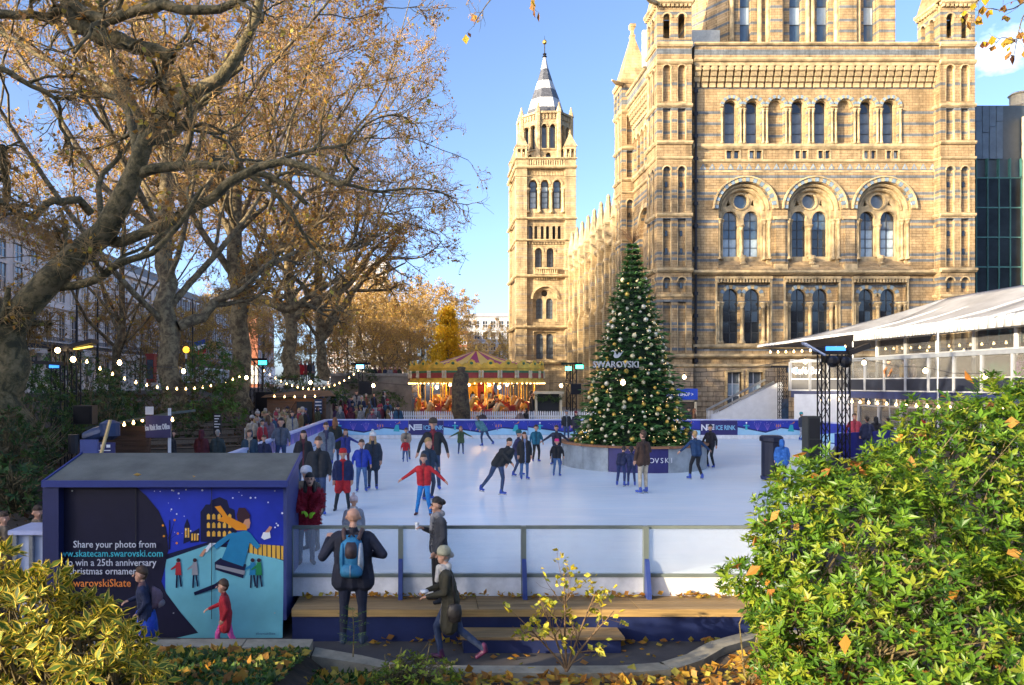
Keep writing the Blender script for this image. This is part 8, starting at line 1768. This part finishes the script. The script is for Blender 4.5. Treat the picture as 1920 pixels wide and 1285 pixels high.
on_ice('child', 1184, 912, 74, 170, 'second navy clad child between bending child and brown jacket', hair='dark', top=(.02, .03, .09), bot=(.02, .03, .1), hat='beanie', hatc=NAVYC)
on_ice('glide', 1306, 899, 90, -165, 'blond skater in teal blue top and black leggings', hair='blond', top=(.015, .05, .13), bot=BLK)
on_ice('skate', 1332, 877, 80, -60, 'skater dressed all in black right of the teal top', hair='dark', top=(.015, .015, .025), bot=(.02, .02, .025))
on_ice('skate', 1289, 866, 74, 20, 'grey haired figure partly hidden by the christmas tree', hair='grey', top=(.08, .10, .12), bot=(.02, .2, .4))
on_ice('skate', 1502, 826, 52, 90, 'skater in turquoise hat holding the loudspeaker side barrier', top=(.03, .04, .07), bot=(.3, .32, .38), hat='beanie', hatc=TEALC)
on_ice('skate', 1602, 852, 76, -10, 'skater in coral pink jacket behind the truss tower', top=(.55, .07, .10), hair='brown', bot=JEANL)
on_ice('away', 1626, 858, 76, 170, 'large skater in dark navy coat with a green arm patch', top=NAVYC, bot=JEAN)
on_ice('hoodie', 1642, 846, 64, -170, 'hooded skater in black right of the navy coat', top=BLK, bot=JEAN)
on_ice('stand', 1665, 850, 66, 180, 'short haired figure in charcoal at the marquee barrier', top=(.03, .03, .035), bot=JEAN)
on_ice('hoodie', 1466, 905, 80, 160, 'child in bright blue hood behind the dark padded post', top=(.03, .14, .45), bot=BLK)
def placed(pose, px, fy, hp, d, z, rz, label, **k): return person(pose, (px - 800) * d / 1400, d, z, hp * d / 1400, math.radians(rz), label, **k)
# behind the hut
for (px, hp, top_, pose, lb_, kw) in ((468, 98, (.02, .05, .08), 'hoodie', 'woman in dark teal coat with pale fur hood behind the hut roof', dict(extra=BEIGE, hair='brown')), (495, 88, NAVYC, 'stand', 'smiling short haired man in navy behind the hut roof', dict(hair='brown')), (527, 96, (.09, .11, .15), 'child', 'boy in grey blue jacket beside the white barrier', dict(hair='dark'))):
    on_ice(pose, px, 905 if px < 520 else 880, hp, 0, lb_, top=top_, **kw)
for (px, hp, d, top_, pose, rz, lb_, kw) in ((322, 96, 24, BLK, 'hoodie', 90, 'dark figure in black parka beside the box office', {}), (378, 78, 25, (.10, .02, .03), 'hoodie', 170, 'figure in maroon coat carrying a red bag', {}), (408, 92, 25, (.03, .05, .055), 'stand', 175, 'bald man in dark green jacket seen from behind', dict(hair='grey'))):
    c = at(px, 808, d); person(pose, c[0], d, .9, c[2] - .9 + .05, math.radians(rz), lb_, top=top_, **kw)
# the queue and onlookers beyond the left barrier
rp = random.Random(12)
TOPS = [((.014, .014, .017), 'black'), ((.12, .018, .03), 'maroon'), ((.02, .028, .07), 'navy'), ((.16, .11, .05), 'ochre brown'), ((.34, .31, .28), 'pale grey'), ((.05, .06, .03), 'olive'), ((.42, .03, .04), 'red'), ((.09, .10, .12), 'slate grey'), ((.2, .13, .16), 'dusty pink'), ((.03, .09, .16), 'petrol blue'), ((.45, .38, .28), 'cream'), ((.08, .04, .09), 'plum')]
KINDS_ = [('coatwoman', 'long hair', None), ('stand', 'short hair', None), ('hoodie', 'hood up', None), ('bunwoman', 'hair tied back', None), ('stand', 'woolly hat', 'beanie'), ('longcoat', 'bobble hat', 'pom')]
spots = []
for i in range(64):
    t = rp.random(); y = 31 + 16 * t ** .8; w = 1.1 + 2.6 * t; x = -6.5 - rp.random() * w
    if all((x - a) ** 2 + (y - b) ** 2 > .30 for a, b in spots): spots.append((x, y))
for i in range(60):
    y = 43.6 + rp.random() * 6; x = -5.4 + rp.random() * 4.3 - (y - 44) * .3
    if all((x - a) ** 2 + (y - b) ** 2 > .25 for a, b in spots): spots.append((x, y))
spots.sort(key=lambda q: q[1]); cnt_ = {}
combos = [(a, b) for a in range(12) for b in range(6)]; rp.shuffle(combos)
WHERE = ['close to the near end of the barrier', 'in the middle of the queue', 'by the snack hut front', 'near the far barrier corner']
for i, (x, y) in enumerate(spots):
    a, b = combos[i % len(combos)]; pose, kd, ht = KINDS_[b]; col, cn_ = TOPS[a]; where = WHERE[0 if y < 36 else 1 if y < 41 else 2 if y < 44 else 3]; extra_ = '' if i < len(combos) else ' seen with light trousers'
    hc = rp.choice([(.02, .02, .03), (.4, .36, .33), (.3, .03, .05), (.05, .08, .2), (.25, .2, .1)]); z = .93 + (max(0, y - 46) * .25 if y > 46 else 0)
    person(pose, x, y, z if x > -8.3 else gz(x, y), rp.uniform(1.58, 1.86), math.radians(rp.uniform(-40, 120) if rp.random() < .7 else rp.uniform(120, 240)), f'onlooker in {cn_} coat with {kd} {where}{extra_}', hair=rp.choice(['dark', 'brown', 'blond', 'brown', 'grey']), top=col, bot=rp.choice([JEAN, BLK, (.08, .07, .06)]) if not extra_ else (.3, .28, .24), extra=hc, hat=ht, hatc=hc, group='onlookers beyond the left barrier')
# people up on the walkway, at the street, the carousel, the kiosks and the marquee
for i, (px, c_, cn_) in enumerate(((702, BLK, 'black'), (712, (.12, .02, .03), 'maroon'), (722, (.03, .03, .06), 'navy'), (731, (.3, .28, .26), 'pale grey'), (741, (.2, .03, .04), 'red'), (749, (.05, .06, .03), 'olive'))):
    person('coatwoman' if i % 2 else 'stand', at(px, 0, 67)[0], 67, 3.9, 1.7, math.radians(rp.uniform(-60, 60)), f'distant person in {cn_} looking over the walkway wall', top=c_, hair='brown', group='people on the raised walkway')
MB().box(-8.4, -1.9, 66.5, 69.5, 3.7, 3.9).build('walkway_floor', M['x'] if False else _M['old_concrete'], rw2)
for i, (px, d, c_, cn_) in enumerate(((564, 60, RED, 'red'), (572, 61, (.25, .03, .04), 'dark red'), (580, 60, BLK, 'black'), (588, 62, (.1, .12, .16), 'grey blue'))):
    c = at(px, 716, d); person('coatwoman', c[0], d, max(c[2], gz(c[0], d)), 1.7, math.radians(30 * i), f'distant passer by in {cn_} between the two pale plane trunks', top=c_, hair='brown', group='passers by between the planes')
for (px, d, z, h, c_, pose, rz, lb_, kw) in ((912, 51.5, .95, 2.25, BLK, 'bend', 90, 'person in black leaning over beside the carousel platform', {}), (997, 50.5, .95, 2.6, BLK, 'stand', 90, 'person in black standing at the right end of carousel', {}), (737, 46.8, .95, 1.62, (.6, .06, .2), 'coatwoman', 170, 'person in pink and teal coat with black rucksack by the picket fence', dict(bot=(.02, .25, .25))), (728, 46.9, .95, 1.7, BLK, 'hoodie', 150, 'person in black beside the pink coat at the fence', {}), (905, 45, .95, 1.5, (.1, .08, .08), 'stand', 0, 'brown haired head behind the barrier before the carousel', {}), (975, 45, .95, 1.55, (.25, .18, .16), 'bunwoman', 0, 'woman with reddish hair behind the barrier before the carousel', dict(hair='red')), (986, 45.2, .95, 1.6, BLK, 'hoodie', -60, 'person in black hood behind the reddish haired woman', {}), (1302, 44.2, .93, 1.65, (.2, .1, .05), 'coatwoman', 60, 'woman with ginger hair standing by the shop hut', dict(hair='red')), (1292, 44.4, .93, 1.7, (.03, .03, .04), 'stand', -40, 'man in dark coat beside the ginger haired woman', {})):
    person(pose, at(px, 0, d)[0], d, z, h, math.radians(rz), lb_, top=c_, **kw)
for (x, y, c_, pose, rz, lb_, kw) in ((25.3, 39.6, (.62, .34, .02), 'away', -70, 'man in mustard jacket and white cap leaning on the balcony rail', dict(hat='cap', hatc=WHT)), (25.4, 40.3, (.25, .1, .03), 'bend', -80, 'brown haired person left of the mustard jacket on the balcony', {}), (25.4, 39.0, (.45, .3, .3), 'coatwoman', -100, 'person in dusty rose right of the mustard jacket', {}), (25.9, 32.6, (.35, .12, .4), 'coatwoman', -60, 'person in lilac top on the balcony near the green shrub', {}), (25.9, 32.0, (.5, .08, .06), 'stand', -90, 'red haired person on the balcony beside the lilac top', dict(hair='red'))):
    person(pose, x, y, 3.64, 1.72, math.radians(rz), lb_, top=c_, group='people on the marquee balcony', **kw)
c = at(1730, 790, 30); person('coatwoman', c[0], 30, .9, 1.65, 2.8, 'person in bright red hat beyond the top of the green shrub', top=(.4, .03, .05), hat='beanie', hatc=RED)
# ------------------------------------------------------------------ the near figures
bpk = person('backpacker', at(662, 0, 10.55)[0], 10.55, .36, 1.90, PI, 'bald man in navy jacket wearing a blue and grey rucksack', hair='brown', top=(.014, .016, .032), bot=(.014, .018, .04), shoes=(.03, .05, .08))
M_PK = [cm((.03, .20, .36), .6), cm((.05, .03, .03), .6), cm((.42, .45, .48), .5), cm((.10, .055, .045), .6)]
q = MB(); q.smooth = True; yb = .17
def pad(b, cx, y0, y1, z0, z1, w0, w1, mi, n=9):
    vs = []; fs = []; K = 7
    for i in range(K):
        t = i / (K - 1); z = z0 + (z1 - z0) * t; w = (w0 + (w1 - w0) * t) * (1 - .35 * abs(2 * t - 1) ** 4); dpt = (y1 - y0) * (1 - .75 * abs(2 * t - 1) ** 3)
        for j in range(n): a = PI * j / (n - 1); vs.append((cx - w * math.cos(a), y0 + dpt * math.sin(a) ** .8, z))
    fs = [(i * n + j, i * n + j + 1, (i + 1) * n + j + 1, (i + 1) * n + j) for i in range(K - 1) for j in range(n - 1)] + [tuple(range(n)), tuple(range((K - 1) * n, K * n))[::-1]]; b.add(vs, fs, mi)
pad(q, 0, .13, .33, .93, 1.47, .17, .13, 0); pad(q, 0, .24, .39, .94, 1.14, .15, .14, 0); pad(q, -.0, .26, .365, 1.17, 1.40, .085, .08, 1); pad(q, -.115, .2, .33, 1.0, 1.38, .04, .035, 2); pad(q, .115, .2, .33, 1.0, 1.38, .04, .035, 0)
q.box(-.006, .006, .30, .392, .98, 1.12, 2)
for sx in (-1, 1): q.tube([(sx * .09, .2, 1.42), (sx * .115, .10, 1.50), (sx * .12, 0, 1.515), (sx * .12, -.1, 1.47), (sx * .13, -.15, 1.3), (sx * .15, -.05, 1.08), (sx * .13, .13, 1.0)], [.03] * 7, 6, 3)
q.tube([(-.04, .2, 1.46), (0, .22, 1.5), (.04, .2, 1.46)], [.012] * 3, 5, 1)
bp_ = q.build('rucksack', M_PK, None, world=False, smooth=True); bp_.parent = bpk; bp_.location.z = -.0
def free(o, par, label, cat):
    o.parent = None; o.matrix_world = Matrix.Translation(par.location) @ Matrix.Rotation(par.rotation_euler.z, 4, 'Z') @ Matrix.Scale(par.scale[0], 4); tag(o, label, cat)
free(bp_, bpk, 'light blue and grey rucksack on the back of the bald man', 'rucksack')
cpw = person('cupwoman', at(822, 0, 12.05)[0], 12.05, .51, 1.70, -PI / 2 + .35, 'woman in shiny dark grey quilted jacket holding a white cup', hair='dark', top=(.05, .052, .06), bot=BLK, extra=(.24, .23, .23))
f = BASE['cupwoman'][1]; w = vv(-.17, -.33, 1.29); b = MB(); b.lathe(tuple(w), [(.028, -.06), (.04, .06), (.043, .062), (.043, .075), (.02, .08)], 12); o = b.build('cup', M_WHITE, None); cupo = thing('paper_cup', 'white paper cup in the quilted jacket woman hand', 'cup', (0, 0, 0)); bpy.data.objects.remove(cupo); tag(o, 'white paper cup held by the woman in the quilted jacket', 'cup'); o.matrix_world = Matrix.Translation(cpw.location) @ Matrix.Rotation(cpw.rotation_euler.z, 4, 'Z') @ Matrix.Scale(cpw.scale[0], 4); 
b = MB()
for k in range(7):
    z = .98 + .065 * k; rr1 = .228 - .004 * abs(k - 3); b.lathe((0, 0, 0), [(rr1 - .012, z - .008), (rr1 - .004, z), (rr1 - .012, z + .008)], 20, sy=.66)
o = b.build('quilting', cm((.03, .031, .037), .4), None, world=False, smooth=True); o.parent = cpw; o['kind'] = 'stuff'
wk = person('walker', at(845, 0, 10.85)[0], 10.85, 0.0, 1.66, -PI / 2, 'woman in long olive coat walking left across the path', hair='grey', top=(.045, .04, .022), bot=(.03, .05, .11), shoes=(.10, .02, .07), extra=(.55, .52, .47)); hat_obj('beanie', (.38, .36, .24), wk, BASE['walker'][1])
b = MB(); b.smooth = True; b.lathe((-.0, -.42, 1.12), [(.01, -.03), (.06, -.02), (.075, .0), (.06, .02), (.01, .03)], 10); o = b.build('food_tray', M_WHITE, None); tag(o, 'white paper food tray carried by the walking woman', 'tray'); o.matrix_world = Matrix.Translation(wk.location) @ Matrix.Rotation(-PI / 2, 4, 'Z') @ Matrix.Scale(wk.scale[0], 4)
b = MB(); b.smooth = True; b.lathe((.27, .05, .86), [(.02, -.16), (.1, -.13), (.12, 0), (.1, .12), (.04, .14)], 12, sx=.5); b.tube([(.27, .05, 1.0), (.2, .02, 1.4), (.0, -.06, 1.5), (-.2, -.05, 1.4)], [.012] * 4, 5); o = b.build('shoulder_bag', cm((.02, .018, .018), .5), None, world=False, smooth=True); free(o, wk, 'black shoulder bag hanging at the hip of the walking woman', 'bag')
pbx = person('packboy', at(273, 0, 10.9)[0], 10.9, 0.0, 1.38, -PI / 2 + .3, 'boy with rucksack and royal blue coat hem walking past the poster', hair='brown', top=(.02, .028, .07), bot=(.02, .06, .4), shoes=BLK, extra=(.2, .1, .1))
b = MB(); b.smooth = True; pad(b, 0, .12, .32, 1.0, 1.42, .15, .13, 0); pad(b, 0, .24, .36, 1.02, 1.18, .12, .11, 1); o = b.build('rucksack', [cm((.16, .10, .13), .7), cm((.24, .20, .22), .7)], None, world=False, smooth=True); free(o, pbx, 'mauve grey rucksack on the boy passing the poster', 'rucksack')
b = MB(); b.smooth = True; b.lathe((0, 0, 0), [(.22, .97), (.27, .8), (.30, .55), (.28, .52)], 16, sy=.8); o = b.build('coat_skirt', cm((.015, .07, .5), .5), None, world=False, smooth=True); o.parent = pbx
rg = person('redgirl', at(424, 0, 11.0)[0], 11.0, 0.0, 1.16, -PI / 2 + .2, 'small girl in red coat and pink leggings walking past the poster', hair='brown', top=(.42, .015, .025), bot=(.72, .10, .34), shoes=(.6, .08, .28))
ln_ = person('leaner', at(574, 0, 13.1)[0], 13.1, ICE, 1.62, .2, 'person in fluffy crimson coat with lime glove leaning at the barrier', hair='dark', top=(.30, .008, .025), bot=(.06, .08, .12), shoes=BLK, extra=(.3, .6, .02))
rf = np.random.default_rng(6); n = 1500; bm_me = BASE['leaner'][0]; C = np.empty(len(bm_me.polygons) * 3, np.float32); bm_me.polygons.foreach_get('center', C); C = C.reshape(-1, 3); Nn = np.empty_like(C.ravel()); bm_me.polygons.foreach_get('normal', Nn); Nn = Nn.reshape(-1, 3); mi_ = np.empty(len(C), np.int32); bm_me.polygons.foreach_get('material_index', mi_); idx = rf.choice(np.where(mi_ == 2)[0], n); v, f_ = leaves(C[idx] - Nn[idx] * .01, nrm(Nn[idx] + rf.normal(size=(n, 3)) * .5), nrm(rf.normal(size=(n, 3))), np.full(n, .07), np.full(n, .02), .1); o = npmesh('fluff', v, f_, cm((.36, .01, .03)), None); o.parent = ln_; o['kind'] = 'stuff'
person('hugger', at(586, 0, 14.2)[0], 14.2, ICE, 1.62, -.5, 'person in brown grey coat and pale cap bending behind the crimson coat', hair='grey', top=(.09, .075, .06), bot=BLK, hat='beanie', hatc=(.55, .56, .62))
person('longcoat', at(663, 0, 13.0)[0], 13.0, ICE, 1.2, .4, 'person in pale bobble hat half hidden behind the bald man', hair='dark', top=(.3, .3, .33), bot=BLK, hat='pom', hatc=(.62, .48, .48), extra=(.5, .45, .42))
for (px, d, c_, lb_) in ((70, 13.2, (.10, .07, .045), 'figure in tan fur trimmed coat left of the blue hut'), (6, 12.6, (.14, .09, .06), 'figure in brown coat cut by the left frame edge')):
    person('longcoat', at(px, 0, d)[0], d, .2, 1.68, .8, lb_, hair='brown', top=c_, bot=BLK, extra=(.2, .15, .1))
# ------------------------------------------------------------------ lettering becomes mesh
bpy.context.view_layer.update()
_dg = bpy.context.evaluated_depsgraph_get()
for o in [q for q in bpy.data.objects if q.type == 'FONT']:
    me = bpy.data.meshes.new_from_object(o.evaluated_get(_dg)); n_ = o.name; me.name = 'lettering'
    p_ = link('tmp', me, o.parent); p_.location = o.location; p_.rotation_euler = o.rotation_euler; p_.scale = o.scale
    bpy.data.objects.remove(o); p_.name = n_
